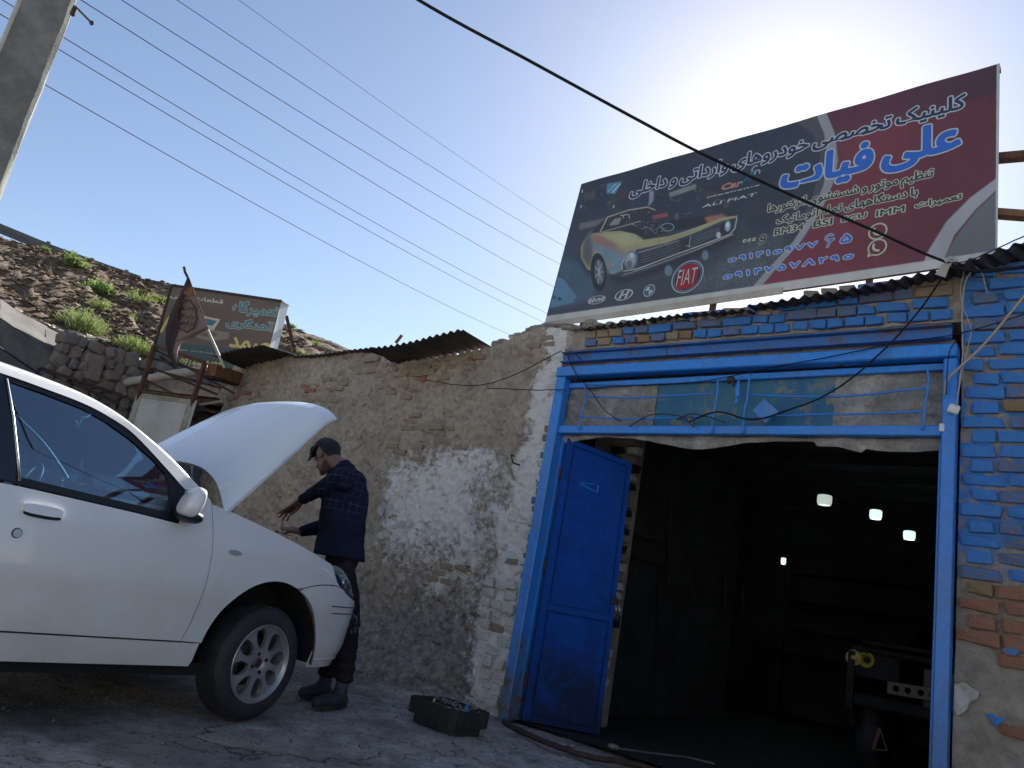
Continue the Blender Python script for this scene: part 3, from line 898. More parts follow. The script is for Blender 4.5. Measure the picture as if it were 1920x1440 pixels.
# iron hook, nail, scraps on the wall
mb = MB(); a = at(958, 853, y=FY - .06); b_ = at(962, 868, y=FY - .09); c_ = at(974, 872, y=FY - .11)
mb.tube([a + Vector((0, .05, 0)), a, b_, c_], .008, 6); mb.build('wall_hook', M['rust_dark'], mwall)
for (u, v, s) in ((714, 955, .045), (754, 983, .04)):
    c = at(u, v, y=FY - .05)
    mb = MB(); mb.prism([c + Vector((-s, 0, -s * .8)), c + Vector((s * .8, 0, -s)), c + Vector((s, 0, s * .7)), c + Vector((-s * .6, 0, s))], (0, .012, 0))
    mb.build('plaster_patch', simple('white_plaster_patch', (.42, .44, .45), .9, 0, (.3, .3, .3), 20), mwall)
# roof irons lying on the wall
s1 = empty('corrugated_sheet', 'bent corrugated iron sheet jutting out over the middle of the mud wall', 'roof sheet', (-5.4, 4.8, 3.1))
corrugated('sheet', at(697, 654, y=4.62), at(868, 620, y=4.62), at(924, 651, y=FY + .1), at(744, 686, y=FY + .1), M['galv'], s1, .085, .013, rag=.02, seed=3)
s2 = empty('corrugated_sheet', 'corrugated iron sheet jutting out at the left end of the mud wall', 'roof sheet', (-8.8, 4.8, 3.2))
corrugated('sheet', at(400, 667, y=4.55), at(494, 645, y=4.55), at(566, 668, y=FY + .15), at(462, 694, y=FY + .1), M['galv'], s2, .085, .013, rag=.04, seed=6)
s3 = empty('corrugated_sheet', 'flat sliver of corrugated roof edge along the wall top between the two jutting sheets', 'roof sheet', (-7.3, 5, 3.25))
corrugated('sheet', at(540, 668, y=5.0), at(702, 653, y=5.0), (-6.4, 8.5, 3.55), (-8.3, 8.5, 3.5), M['galv'], s3, .085, .011, rag=.02, seed=9)
mb = MB(); rr = random.Random(15)
for k in range(40):
    u = 930 + rr.uniform(0, 150); c = at(u, np.interp(u, [925, 960, 1020, 1090], [648, 634, 611, 614]) + rr.uniform(-2, 3), y=FY + rr.uniform(0, .2))
    mb.sphere(c, (rr.uniform(.03, .08), rr.uniform(.03, .06), rr.uniform(.012, .028)), 6, 4)
tag(mb.build('wall_top_clods', M['mortar'], mwall), kind='stuff')
mb = MB(); mb.bar(at(742, 643, y=5.4), at(754, 628, y=5.4), .03, .02); tag(mb.build('wood_stake', M['wood']), 'short splintered stake sticking up behind the jutting roof sheet on the mud wall', 'stake')

# ------------------------------------------------------------------ lettering
FORMS = {}
for r_ in ('ا FE8D FE8E - -|آ FE81 FE82 - -|ب FE8F FE90 FE91 FE92|پ FB56 FB57 FB58 FB59|ت FE95 FE96 FE97 FE98|ج FE9D FE9E FE9F FEA0|خ FEA5 FEA6 FEA7 FEA8|'
           'د FEA9 FEAA - -|ر FEAD FEAE - -|س FEB1 FEB2 FEB3 FEB4|ش FEB5 FEB6 FEB7 FEB8|ص FEB9 FEBA FEBB FEBC|ط FEC1 FEC2 FEC3 FEC4|ظ FEC5 FEC6 FEC7 FEC8|'
           'ع FEC9 FECA FECB FECC|ف FED1 FED2 FED3 FED4|ق FED5 FED6 FED7 FED8|ک FB8E FB8F FB90 FB91|گ FB92 FB93 FB94 FB95|ل FEDD FEDE FEDF FEE0|م FEE1 FEE2 FEE3 FEE4|'
           'ن FEE5 FEE6 FEE7 FEE8|و FEED FEEE - -|ه FEE9 FEEA FEEB FEEC|ی FBFC FBFD FBFE FBFF|ژ FB8A FB8B - -|چ FB7A FB7B FB7C FB7D').split('|'):
    p_ = r_.split(); FORMS[p_[0]] = [chr(int(q, 16)) if q != '-' else None for q in p_[1:]]
def shape(t):
    """join Persian letters and lay the line out right to left"""
    out = []
    for i, ch in enumerate(t):
        if ch not in FORMS: out.append(ch); continue
        prv = i > 0 and t[i - 1] in FORMS and FORMS[t[i - 1]][2] is not None
        nxt = i + 1 < len(t) and t[i + 1] in FORMS and FORMS[ch][2] is not None
        out.append(FORMS[ch][3 if prv and nxt else 1 if prv else 2 if nxt else 0])
    return ''.join(reversed(out))
def glyphs(s, offset, spacing=1.0):
    c = bpy.data.curves.new('t', 'FONT'); c.body = s; c.size = 1; c.offset = offset; c.space_character = spacing
    c.resolution_u = 4
    o = bpy.data.objects.new('t', c); COL.objects.link(o)
    dg = bpy.context.evaluated_depsgraph_get(); dg.update()
    me = bpy.data.meshes.new_from_object(o.evaluated_get(dg))
    V = np.array([v.co[:] for v in me.vertices]); F = [tuple(p.vertices) for p in me.polygons]
    bpy.data.objects.remove(o); bpy.data.curves.remove(c); bpy.data.meshes.remove(me)
    # islands get slightly different heights so overlapping joints never share a plane
    par = list(range(len(V)))
    def find(a):
        while par[a] != a: par[a] = par[par[a]]; a = par[a]
        return a
    for f in F:
        for k in f[1:]: par[find(k)] = find(f[0])
    ids = {}; h = np.zeros(len(V))
    for i in range(len(V)):
        r0 = find(i); ids.setdefault(r0, len(ids)); h[i] = (ids[r0] % 7)
    return V, F, h
class Board:
    """a flat board whose face lies on a plane of the place: local axes a (right), b (up)"""
    def __init__(s, TL, TR, BL, BR):
        s.o = Vector(BL); s.ea = (Vector(BR) - Vector(BL)).normalized()
        up = (Vector(TL) - Vector(BL)); s.n = s.ea.cross(up).normalized()
        s.eb = s.n.cross(s.ea).normalized()
        s.n0 = s.n
        if s.n.dot(Vector(CAM_P) - s.o) < 0: s.n = -s.n
        s.W = (Vector(BR) - Vector(BL)).length; s.H = up.dot(s.eb)
    def px(s, u, v):
        r = Vector(CAM_R @ np.array([u - 960.0, 720.0 - v, -FPX])); o = Vector(CAM_P)
        k = (s.o - o).dot(s.n) / r.dot(s.n); q = o + r * k - s.o
        return q.dot(s.ea), q.dot(s.eb)
    def P(s, a, b, h=0.0): return s.o + s.ea * a + s.eb * b + s.n * h
    def skew(s, TL, TR, BL, BR):
        """follow the four real corners of a board that is not quite square"""
        C_ = [Vector(q) for q in (BL, BR, TL, TR)]
        def P(a, b, h=0.0):
            u, v = a / s.W, b / s.H
            return C_[0] * (1 - u) * (1 - v) + C_[1] * u * (1 - v) + C_[2] * (1 - u) * v + C_[3] * u * v + s.n * h
        opx = s.px
        def px(u, v):
            a, b = opx(u, v); tgt = s.o + s.ea * a + s.eb * b
            for _ in range(8):
                e = tgt - P(a, b); a += e.dot(s.ea); b += e.dot(s.eb)
            return a, b
        s.P = P; s.px = px; return s
    def text(s, string, bl, tr, mat, omat, parent, off=.02, ooff=.07, name='lettering', shear=0.0, h=.003, rtl=False, spacing=1.0, grow=True):
        st = shape(string) if rtl else string
        a0, b0 = s.px(*bl); a1, b1 = s.px(*tr)
        V, F, isl = glyphs(st, off, spacing)
        lo = V.min(0); hi = V.max(0)
        ang = 0.0
        sx = (a1 - a0) / (hi[0] - lo[0]); sy = (b1 - b0) / (hi[1] - lo[1])
        def place(V, isl, h0):
            A = a0 + (V[:, 0] - lo[0]) * sx + (V[:, 1] - lo[1]) * sy * shear; B = b0 + (V[:, 1] - lo[1]) * sy
            return [s.P(A[i], B[i], h0 + isl[i] * .00018) for i in range(len(V))]
        vs = []; fs = []; mi = []
        if omat is not None:
            V2, F2, i2 = glyphs(st, ooff, spacing)
            vs += place(V2, i2, h); fs += F2; mi += [1] * len(F2)
        b = len(vs)
        vs += place(V, isl, h + .0018); fs += [tuple(b + k for k in f) for f in F]; mi += [0] * len(F)
        return link(name, mesh(name, vs, fs, [mat, omat or mat], False, mi), parent)
    def mask(s, string, bl, tr, w, h, shear=0.0, rtl=False, spacing=1.0, ss=2):
        """coverage of a line of lettering on a w x h print"""
        V, F, _ = glyphs(shape(string) if rtl else string, 0.0, spacing)
        a0, b0 = s.px(*bl); a1, b1 = s.px(*tr)
        lo = V.min(0); hi = V.max(0); sx = (a1 - a0) / (hi[0] - lo[0]); sy = (b1 - b0) / (hi[1] - lo[1])
        A = (a0 + (V[:, 0] - lo[0]) * sx + (V[:, 1] - lo[1]) * sy * shear) / s.W * w * ss; B = (b0 + (V[:, 1] - lo[1]) * sy) / s.H * h * ss
        m = np.zeros((h * ss, w * ss), np.float32)
        for f in F:
            for k in range(1, len(f) - 1):
                x = A[[f[0], f[k], f[k + 1]]]; y = B[[f[0], f[k], f[k + 1]]]
                x0, x1 = int(max(0, x.min() - 1)), int(min(w * ss, x.max() + 2)); y0, y1 = int(max(0, y.min() - 1)), int(min(h * ss, y.max() + 2))
                if x1 <= x0 or y1 <= y0: continue
                gy, gx = np.mgrid[y0:y1, x0:x1]; gx = gx + .5; gy = gy + .5
                d = (x[1] - x[0]) * (y[2] - y[0]) - (x[2] - x[0]) * (y[1] - y[0])
                if abs(d) < 1e-9: continue
                u = ((gx - x[0]) * (y[2] - y[0]) - (x[2] - x[0]) * (gy - y[0])) / d
                v = ((x[1] - x[0]) * (gy - y[0]) - (gx - x[0]) * (y[1] - y[0])) / d
                m[y0:y1, x0:x1][(u >= -.02) & (v >= -.02) & (u + v <= 1.02)] = 1
        return m
    def ink(s, img, string, bl, tr, col, ocol=None, bold=1.0, outl=3.0, ss=2, **k):
        h, w = img.shape[:2]
        m = s.mask(string, bl, tr, w, h, ss=ss, **k)
        def grow(m, r):
            r = int(round(r * ss))
            if r <= 0: return m
            ys, xs = np.nonzero(m); 
            if len(ys) == 0: return m
            y0, y1, x0, x1 = max(ys.min() - r - 1, 0), min(ys.max() + r + 2, m.shape[0]), max(xs.min() - r - 1, 0), min(xs.max() + r + 2, m.shape[1])
            sub_ = m[y0:y1, x0:x1]; o = sub_.copy()
            for dy in range(-r, r + 1):
                ex = int(math.sqrt(max(r * r - dy * dy, 0)))
                row = np.zeros_like(sub_)
                if dy >= 0: row[dy:] = sub_[:sub_.shape[0] - dy]
                else: row[:dy] = sub_[-dy:]
                c = np.cumsum(np.pad(row, ((0, 0), (ex + 1, ex))), axis=1)
                o = np.maximum(o, (c[:, 2 * ex + 1:] - c[:, :-2 * ex - 1] > .5).astype(np.float32))
            q = m.copy(); q[y0:y1, x0:x1] = o; return q
        def down(m): return m.reshape(h, ss, w, ss).mean((1, 3))
        if ocol is not None:
            g = down(grow(m, bold + outl))[..., None]; img[:] = img * (1 - g) + np.array(ocol) * g
        g = down(grow(m, bold))[..., None]; img[:] = img * (1 - g) + np.array(col) * g
    def poly(s, pts, mat, parent, name, h=.002):
        P = [s.P(*s.px(*q), h) for q in pts]
        mb = MB(); mb.add(P, [tuple(range(len(P)))]); return mb.build(name, mat, parent)
    def ring(s, c, r, r2, mat, parent, name, h=.002, n=28, filled=False, squash=1.0, rot=0):
        ca, cb = c; V = []; F = []
        for k in range(n):
            t = 2 * PI * k / n; x, y = math.cos(t), math.sin(t) * squash
            x, y = x * math.cos(rot) - y * math.sin(rot), x * math.sin(rot) + y * math.cos(rot)
            V.append(s.P(ca + r * x, cb + r * y, h))
            if not filled: V.append(s.P(ca + r2 * x, cb + (r2 if squash == 1 else r2) * y, h))
        if filled: F = [tuple(range(n))]
        else: F = [(2 * k, 2 * ((k + 1) % n), 2 * ((k + 1) % n) + 1, 2 * k + 1) for k in range(n)]
        return link(name, mesh(name, V, F, mat), parent)
def ink(name, c, rough=.55): 
    return simple('print_' + name, c, rough, 0, tuple(q * .8 for q in c), 3, 0, 0, .3, .75)
INK = dict(navy=ink('navy', (.022, .034, .075)), white=ink('white', (.50, .52, .53)), blue=ink('blue', (.028, .13, .52)), cream=ink('cream', (.58, .58, .42)),
           green=ink('dark_green', (.035, .05, .045)), orange=ink('orange', (.55, .16, .07)), red=ink('red', (.34, .02, .03)), silver=ink('silver', (.40, .44, .48)),
           black=ink('black', (.02, .022, .03)), yellow=ink('yellow', (.60, .48, .16)), teal=ink('teal', (.03, .18, .24)), beige=ink('beige', (.50, .47, .36)))

# ------------------------------------------------------------------ the big banner above the garage
SY = 5.32
sg = Board(at(1090, 345, y=SY), at(1875, 118, y=SY), at(1020, 610, y=SY), at(1870, 487, y=SY))
sg.skew(at(1090, 345, y=SY), at(1875, 118, y=SY), at(1020, 610, y=SY), at(1870, 487, y=SY))
sign = empty('shop_sign', 'large printed car repair banner standing on the garage roof against the bright sky', 'signboard', sg.o)
def raster(w, h):
    """the printed picture of the banner, painted into an array"""
    yy, xx = np.mgrid[0:h, 0:w]; 
    img = np.zeros((h, w, 3))
    S_ = 1.0
    def ab(u, v):
        a, b = sg.px(u, v); return a / sg.W * w, b / sg.H * h
    def maskpoly(P, soft=1.0):
        X = np.array([p[0] for p in P]); Y = np.array([p[1] for p in P])
        x0, x1 = int(max(0, X.min() - 3)), int(min(w, X.max() + 4)); y0, y1 = int(max(0, Y.min() - 3)), int(min(h, Y.max() + 4))
        m = np.zeros((h, w))
        if x1 <= x0 or y1 <= y0: return m
        gy, gx = np.mgrid[y0:y1, x0:x1]; acc = np.zeros(gx.shape)
        for ox, oy in ((.25, .25), (.75, .25), (.25, .75), (.75, .75)):
            px, py = gx + ox, gy + oy; ins = np.zeros(gx.shape, bool)
            for i in range(len(X)):
                j = i - 1
                cond = ((Y[i] > py) != (Y[j] > py))
                if Y[i] != Y[j]: ins ^= cond & (px < (X[j] - X[i]) * (py - Y[i]) / (Y[j] - Y[i]) + X[i])
            acc += ins
        m[y0:y1, x0:x1] = acc / 4
        k = int(soft)
        for _ in range(2):
            if k > 1:
                for ax in (0, 1):
                    c = np.cumsum(np.concatenate([np.repeat(m.take([0], ax), k, ax), m, np.repeat(m.take([-1], ax), k, ax)], ax), ax)
                    n_ = m.shape[ax]
                    m = (c.take(range(2 * k, 2 * k + n_), ax) - c.take(range(0, n_), ax)) / (2 * k)
        return m
    def fill(P, col, soft=1, op=1.0, z=False):
        Q = [ab(1010 + u / 4.174, 330 + v / 4.174) for u, v in P] if z else [ab(u, v) for u, v in P]
        m = maskpoly(Q, soft)[..., None] * op
        img[:] = img * (1 - m) + np.array(col) * m
    def line(P, wd, col, soft=1, op=1.0, z=True):
        for i in range(len(P) - 1):
            (x0, y0), (x1, y1) = P[i], P[i + 1]; L = math.hypot(x1 - x0, y1 - y0) or 1; nx, ny = -(y1 - y0) / L * wd / 2, (x1 - x0) / L * wd / 2
            fill([(x0 + nx, y0 + ny), (x1 + nx, y1 + ny), (x1 - nx, y1 - ny), (x0 - nx, y0 - ny)], col, soft, op, z)
    def ell(c, r, col, soft=1, op=1.0, tilt=0, n=26):
        P = []
        for k in range(n):
            t = 2 * PI * k / n; x, y = r[0] * math.cos(t), r[1] * math.sin(t)
            P.append((c[0] + x * math.cos(tilt) - y * math.sin(tilt), c[1] + x * math.sin(tilt) + y * math.cos(tilt)))
        fill(P, col, soft, op, True)
    # left: a blurred workshop at night
    u = xx / w; v = yy / h
    img[:] = np.array([.030, .036, .055]) + .02 * (fbm(u * 14, v * 6, 4, 5)[..., None] - .5)
    img += np.array([.02, .035, .06]) * np.exp(-((u - .1) / .14) ** 2 - ((v - .25) / .3) ** 2)[..., None]
    rq = random.Random(9)
    for k in range(46):
        x = rq.uniform(60, 1500); y = rq.uniform(60, 380); ww = rq.uniform(10, 110); hh = rq.uniform(8, 70)
        col = rq.choice([(.05, .06, .09), (.02, .022, .03), (.09, .08, .08), (.05, .08, .12), (.07, .04, .04), (.12, .13, .15)])
        fill([(x, y), (x + ww, y - ww * .22), (x + ww, y + hh - ww * .22), (x, y + hh)], col, 3, .7, True)
    for k in range(22):
        x = rq.uniform(330, 1450); y = rq.uniform(90, 350)
        line([(x, y), (x + rq.uniform(-8, 60), y + rq.uniform(-30, 30))], rq.uniform(2, 6), (.30, .32, .36), 2, .5)
    fill([(870, 120), (905, 115), (900, 190), (862, 235)], (.30, .38, .45), 3, .8, True)
    fill([(1020, 130), (1230, 60), (1235, 95), (1030, 165)], (.26, .28, .26), 3, .8, True)
    fill([(540, 60), (655, 40), (600, 140), (530, 130)], (.09, .30, .45), 3, .8, True)
    line([(575, 130), (640, 60)], 8, (.5, .6, .66), 2); line([(545, 120), (610, 55)], 6, (.4, .55, .62), 2)
    for q in ((585, 230), (330, 230), (340, 110)): fill([(q[0], q[1]), (q[0] + 8, q[1] - 4), (q[0] + 4, q[1] + 20), (q[0] - 5, q[1] + 20)], (.5, .55, .6), 1, 1, True)
    fill([(320, 370), (560, 320), (560, 360), (320, 420)], (.18, .16, .16), 4, .8, True)
    # floor with a cold sheen
    fill([(200, 560), (1600, 330), (1900, 900), (60, 1160)], (.045, .055, .075), 10, .8, True)
    fill([(180, 640), (420, 700), (440, 960), (120, 1040)], (.07, .13, .20), 14, .7, True)
    fill([(150, 790), (190, 800), (300, 940), (270, 990), (90, 1030)], (.11, .24, .36), 2, .9, True)
    ell((165, 960), (16, 14), (.03, .05, .08), 2); ell((125, 950), (12, 14), (.03, .05, .08), 2)
    # the coupe, generic, in yellow fading to rust and pale blue
    body = [(330, 560), (345, 520), (385, 470), (470, 440), (640, 430), (760, 455), (820, 500), (1020, 470), (1150, 430), (1280, 385), (1430, 325), (1555, 310), (1545, 400), (1500, 470), (1200, 600), (900, 720), (650, 790), (560, 760), (520, 690), (480, 620), (440, 610), (420, 640), (410, 740), (380, 730), (330, 640)]
    fill([(p[0], p[1] + 50) for p in body], (.012, .014, .02), 12, .8, True)
    fill([(330, 560), (350, 500), (395, 430), (470, 400), (560, 470), (640, 700), (560, 770), (410, 740), (350, 660)], (.09, .10, .12), 3, 1, True)
    fill(body, (.36, .33, .17), 1, 1, True)
    fill([(385, 470), (520, 470), (680, 640), (640, 760), (560, 760), (470, 600), (400, 560)], (.12, .24, .34), 10, .85, True)
    fill([(390, 470), (500, 455), (640, 560), (690, 600), (660, 640), (540, 560), (420, 520)], (.36, .13, .07), 9, .75, True)
    fill([(345, 520), (400, 450), (430, 600), (400, 720), (340, 640)], (.05, .06, .08), 8, .8, True)
    # cabin
    fill([(410, 440), (480, 370), (540, 320), (700, 265), (850, 240), (920, 275), (930, 300), (800, 350), (640, 400), (490, 445)], (.025, .03, .04), 1, 1, True)
    fill([(560, 370), (600, 330), (650, 325), (630, 375), (560, 388)], (.28, .29, .30), 3, .9, True)
    line([(540, 320), (480, 440)], 9, (.42, .38, .28)); line([(540, 322), (700, 268), (850, 243), (915, 268)], 9, (.42, .36, .24)); line([(490, 440), (800, 352)], 6, (.4, .36, .24))
    line([(640, 310), (700, 300)], 6, (.5, .5, .5)); line([(660, 310), (665, 330)], 5, (.5, .5, .5)); line([(705, 300), (712, 335)], 5, (.5, .5, .5))
    # open engine bay, engine
    fill([(640, 425), (760, 390), (1000, 350), (1330, 310), (1420, 325), (1280, 380), (1020, 440), (820, 495), (740, 448)], (.018, .02, .028), 1, 1, True)
    for k in range(70):
        x = rq.gauss(850, 70); y = rq.gauss(400, 45)
        line([(x, y), (x + rq.uniform(-22, 22), y + rq.uniform(-24, 24))], rq.uniform(2, 6), rq.choice([(.22, .25, .29), (.10, .12, .15), (.35, .38, .42), (.05, .05, .06)]), 1, .8)
    for k in range(26):
        t = k / 26 * 2 * PI; line([(1010 + 48 * math.cos(t), 400 + 30 * math.sin(t)), (1010 + 48 * math.cos(t + .3), 400 + 30 * math.sin(t + .3))], 7, (.2, .3, .36), 1)
    fill([(890, 310), (1010, 285), (1010, 315), (895, 335)], (.35, .08, .07), 2, .9, True)
    fill([(1300, 320), (1430, 300), (1470, 315), (1330, 370)], (.42, .19, .10), 5, .8, True)
    # front: grille, lamps, bumper
    fill([(652, 740), (648, 690), (690, 604), (770, 572), (1000, 522), (1200, 452), (1430, 352), (1553, 322), (1545, 400), (1505, 468), (1200, 600), (900, 722), (680, 792), (560, 775), (600, 760)], (.045, .055, .07), 2, 1, True)
    fill([(470, 455), (640, 445), (760, 462), (830, 512), (700, 545), (560, 500)], (.44, .42, .24), 8, .7, True)
    fill([(560, 560), (680, 600), (650, 700), (600, 740), (540, 640)], (.17, .27, .33), 9, .8, True)
    fill([(790, 590), (1000, 540), (1200, 470), (1420, 385), (1480, 350), (1530, 330), (1515, 410), (1470, 460), (1200, 560), (900, 680), (800, 700), (780, 640)], (.022, .026, .036), 1, 1, True)
    for q in range(5): line([(800, 600 + q * 20), (1110, 515 + q * 18)], 3, (.22, .26, .31), 1, .8); line([(1200, 480 + q * 16), (1420, 400 + q * 13)], 3, (.22, .26, .31), 1, .8)
    line([(655, 735), (650, 690), (690, 610), (760, 580)], 8, (.5, .52, .48)); line([(660, 745), (780, 725), (1000, 640), (1250, 550), (1500, 455), (1535, 410), (1553, 325)], 8, (.46, .46, .40))
    line([(660, 775), (900, 700), (1200, 590), (1530, 455)], 6, (.30, .33, .36)); line([(780, 600), (1100, 505)], 4, (.4, .42, .44))
    ell((722, 655), (50, 78), (.18, .21, .25), 2, 1, .2); ell((720, 655), (38, 62), (.34, .40, .45), 3, 1, .2); ell((712, 690), (24, 30), (.08, .1, .12), 3, .8); ell((730, 620), (14, 18), (.65, .7, .75), 3, .9)
    ell((1482, 390), (22, 42), (.3, .42, .52), 2, 1, .1); ell((1480, 380), (12, 22), (.7, .75, .8), 2, .9, .1); ell((1410, 460), (17, 24), (.5, .55, .58), 2)
    line([(1190, 470), (1175, 560)], 6, (.35, .38, .4)); line([(1150, 545), (1200, 550)], 5, (.35, .38, .4))
    ell((1305, 618), (24, 38), (.18, .27, .33), 3, .8); ell((1018, 738), (30, 42), (.18, .27, .33), 3, .8)
    fill([(540, 680), (588, 690), (585, 705), (545, 695)], (.45, .28, .1), 1, 1, True)
    # wheel
    ell((470, 750), (62, 150), (.012, .013, .018), 2, 1, -.06); ell((476, 750), (38, 100), (.10, .11, .13), 3, 1, -.06)
    for k in range(7):
        t = k / 7 * 2 * PI; line([(476, 750), (476 + 34 * math.cos(t), 750 + 90 * math.sin(t))], 7, (.38, .4, .43), 2)
    # speckled asphalt under the numbers
    m = maskpoly([ab(1010 + p[0] / 4.174, 330 + p[1] / 4.174) for p in ((1150, 900), (1450, 640), (1700, 480), (1930, 420), (1930, 900))], 26)
    img[:] = img + (m * (rs.rand(h, w) > .8) * .22)[..., None] * np.array([.9, 1, 1.05])
    # right: maroon with silver swooshes
    red = [(1530, 100), (1552, 212), (1566, 250), (1572, 300), (1562, 345), (1540, 395), (1500, 455), (1450, 510), (1395, 570), (1950, 600), (1950, 60)]
    m = maskpoly([ab(*q) for q in red], 1)[..., None]
    rc = np.array([.165, .022, .036])[None, None] * (1 - .45 * np.clip((u - .75) * 3, 0, 1))[..., None] + .05 * (fbm(u * 3 + v, v * 4, 3, 8)[..., None] - .4) * np.array([1, .3, .4])
    rc = rc + (v > .84)[..., None] * np.array([-.05, .0, .005]) * 1
    img[:] = img * (1 - m) + rc * m
    sw = [(1530, 212), (1548, 206), (1566, 250), (1572, 300), (1562, 345), (1540, 395), (1500, 455), (1450, 510), (1395, 575), (1380, 575), (1435, 510), (1488, 452), (1525, 395), (1545, 345), (1552, 300), (1546, 250)]
    fill([(1490, 228), (1532, 212), (1550, 250), (1556, 300), (1548, 340), (1520, 395), (1490, 430), (1520, 380), (1535, 330), (1538, 290), (1525, 250)], (.07, .07, .08), 2)
    fill(sw, (.30, .31, .33), 2)
    fill([(1725, 520), (1738, 475), (1775, 415), (1820, 370), (1880, 325), (1880, 345), (1830, 392), (1790, 440), (1765, 500), (1760, 520)], (.36, .36, .38), 2)
    fill([(1758, 520), (1768, 490), (1795, 440), (1832, 394), (1882, 346), (1890, 530)], (.14, .145, .155), 2)
    # white margin along the bottom and the right, grime
    fill([(1000, 640), (1018, 585), (1026, 592), (1300, 553), (1875, 468), (1890, 520), (1500, 560), (1200, 610)], (.50, .50, .47), 2)
    fill([(1869, 90), (1895, 90), (1895, 520), (1866, 520)], (.46, .47, .48), 1)
    gr = fbm(u * 40, v * 3, 4, 2)
    img[:] = img * (.86 + .28 * gr)[..., None]
    img[:] = np.clip(img * .93 + .018, 0, 1)
    return img
rs = np.random.RandomState(4)
IW, IH = 1800, 760
art = raster(IW, IH)
K_ = dict(navy=(.020, .032, .075), white=(.47, .50, .52), blue=(.03, .13, .50), cream=(.50, .50, .38), green=(.03, .045, .04), orange=(.55, .15, .06), silver=(.40, .44, .48), yellow=(.58, .46, .15), teal=(.03, .17, .23), beige=(.48, .45, .34))
def A_(string, bl, tr, c, o, bold, outl, **k): sg.ink(art, string, bl, tr, K_[c], K_[o] if o else None, bold, outl, **k)
A_('کلینیک\u2009تخصصی\u2009خودروهای\u2009وارداتی\u2009و\u2009داخلی', (1180, 373), (1810, 175), 'navy', 'white', 2.4, 4.4, rtl=True)
A_('علی\u2009فیات', (1462, 369), (1800, 222), 'blue', 'white', 7, 5, rtl=True)
A_('تنظیم\u2009موتور\u2009و\u2009شستشوی\u2009انژکتورها', (1438, 406), (1750, 314), 'green', 'cream', 1.5, 3.2, rtl=True)
A_('با\u2009دستگاههای\u2009تمام\u2009اتوماتیک', (1455, 427), (1721, 348), 'green', 'cream', 1.5, 3.2, rtl=True)
A_('تعمیرات', (1716, 393), (1803, 362), 'green', 'cream', 1.5, 3.2, rtl=True)
for w_, bl, tr in (('IMM', (1643, 406), (1696, 385)), ('ECU', (1578, 416), (1625, 398)), ('BSI', (1525, 427), (1561, 408)), ('BM34', (1452, 441), (1507, 419))): A_(w_, bl, tr, 'green', 'cream', 1.1, 3.2)
A_('و', (1423, 458), (1437, 439), 'green', 'cream', .8, 2.2, rtl=True)
for q_, bl, tr in (('o۹۱۴۱o۹۷۷', (1366, 491), (1532, 453)), ('۵', (1576, 456), (1597, 437)), ('o۹۱۴۷۵۷Λ۲۹o', (1357, 523), (1600, 473))): A_(q_, bl, tr, 'blue', 'white', 2.0, 3.2, spacing=1.35)
def stroke(P_, wd, col):
    h_, w_ = art.shape[:2]; Q = [sg.px(*q) for q in P_]; Q = np.array([(a / sg.W * w_, b / sg.H * h_) for a, b in Q])
    x0, x1 = int(Q[:, 0].min() - wd - 2), int(Q[:, 0].max() + wd + 3); y0, y1 = int(Q[:, 1].min() - wd - 2), int(Q[:, 1].max() + wd + 3)
    gy, gx = np.mgrid[y0:y1, x0:x1]; D = np.full(gx.shape, 1e9)
    for i in range(len(Q) - 1):
        d = Q[i + 1] - Q[i]; t = np.clip(((gx - Q[i, 0]) * d[0] + (gy - Q[i, 1]) * d[1]) / max(d @ d, 1e-9), 0, 1)
        D = np.minimum(D, np.hypot(gx - Q[i, 0] - t * d[0], gy - Q[i, 1] - t * d[1]))
    m = np.clip(wd - D + .5, 0, 1)[..., None]; art[y0:y1, x0:x1] = art[y0:y1, x0:x1] * (1 - m) + np.array(K_[col]) * m
six = [(1561, 441), (1556, 440), (1550, 443), (1548, 448), (1552, 451), (1560, 449), (1563, 448), (1556, 453), (1551, 463)]
stroke(six, 5.2, 'white'); stroke(six, 2.4, 'blue')
A_('Car', (1352, 357), (1391, 337), 'orange', 'silver', .8, 1.3, shear=.2)
A_('Mechanic', (1326, 371), (1424, 346), 'white', None, 1.1, 0, shear=.2)
A_('ALI FIAT', (1316, 390), (1418, 361), 'white', None, .5, 0, shear=.3)
im = bpy.data.images.new('banner_print', IW, IH, float_buffer=True)
buf = np.ones((IH, IW, 4), np.float32); buf[..., :3] = art
im.colorspace_settings.name = 'Linear Rec.709'
im.pixels.foreach_set(buf.ravel()); im.update(); im.pack()
def banner_mat():
    m, nt, b, out = new_mat('printed_banner')
    t = nt.nodes.new('ShaderNodeTexImage'); t.image = im
    uv = nt.nodes.new('ShaderNodeUVMap'); nt.links.new(uv.outputs[0], t.inputs[0])
    nt.links.new(t.outputs[0], b.inputs['Base Color'])
    b.inputs['Roughness'].default_value = .5
    w_ = nt.nodes.new('ShaderNodeTexWave'); w_.inputs['Scale'].default_value = 1.2; w_.inputs['Distortion'].default_value = 3
    n_bump(nt, b, n_noise(nt, n_coord(nt), 1.6, 3, .5, 1), .25, .05)
    return m
xs = np.linspace(0, 1, 61); ys = np.linspace(0, 1, 21)
V = []; UV = []
for b_ in ys:
    for a_ in xs:
        edge = .003 * math.sin(a_ * 31) * (b_ == 1)
        V.append(sg.P(a_ * sg.W, b_ * sg.H + edge, .0)); UV.append((a_, b_))
F = [(j * 61 + i, j * 61 + i + 1, (j + 1) * 61 + i + 1, (j + 1) * 61 + i) for j in range(20) for i in range(60)]
me = mesh('banner', V, F, banner_mat(), True)
ul = me.uv_layers.new(name='UVMap')
for lp in me.loops: ul.data[lp.index].uv = UV[lp.vertex_index]
link('banner', me, sign)
T = lambda *a, **k: sg.text(*a, **k)
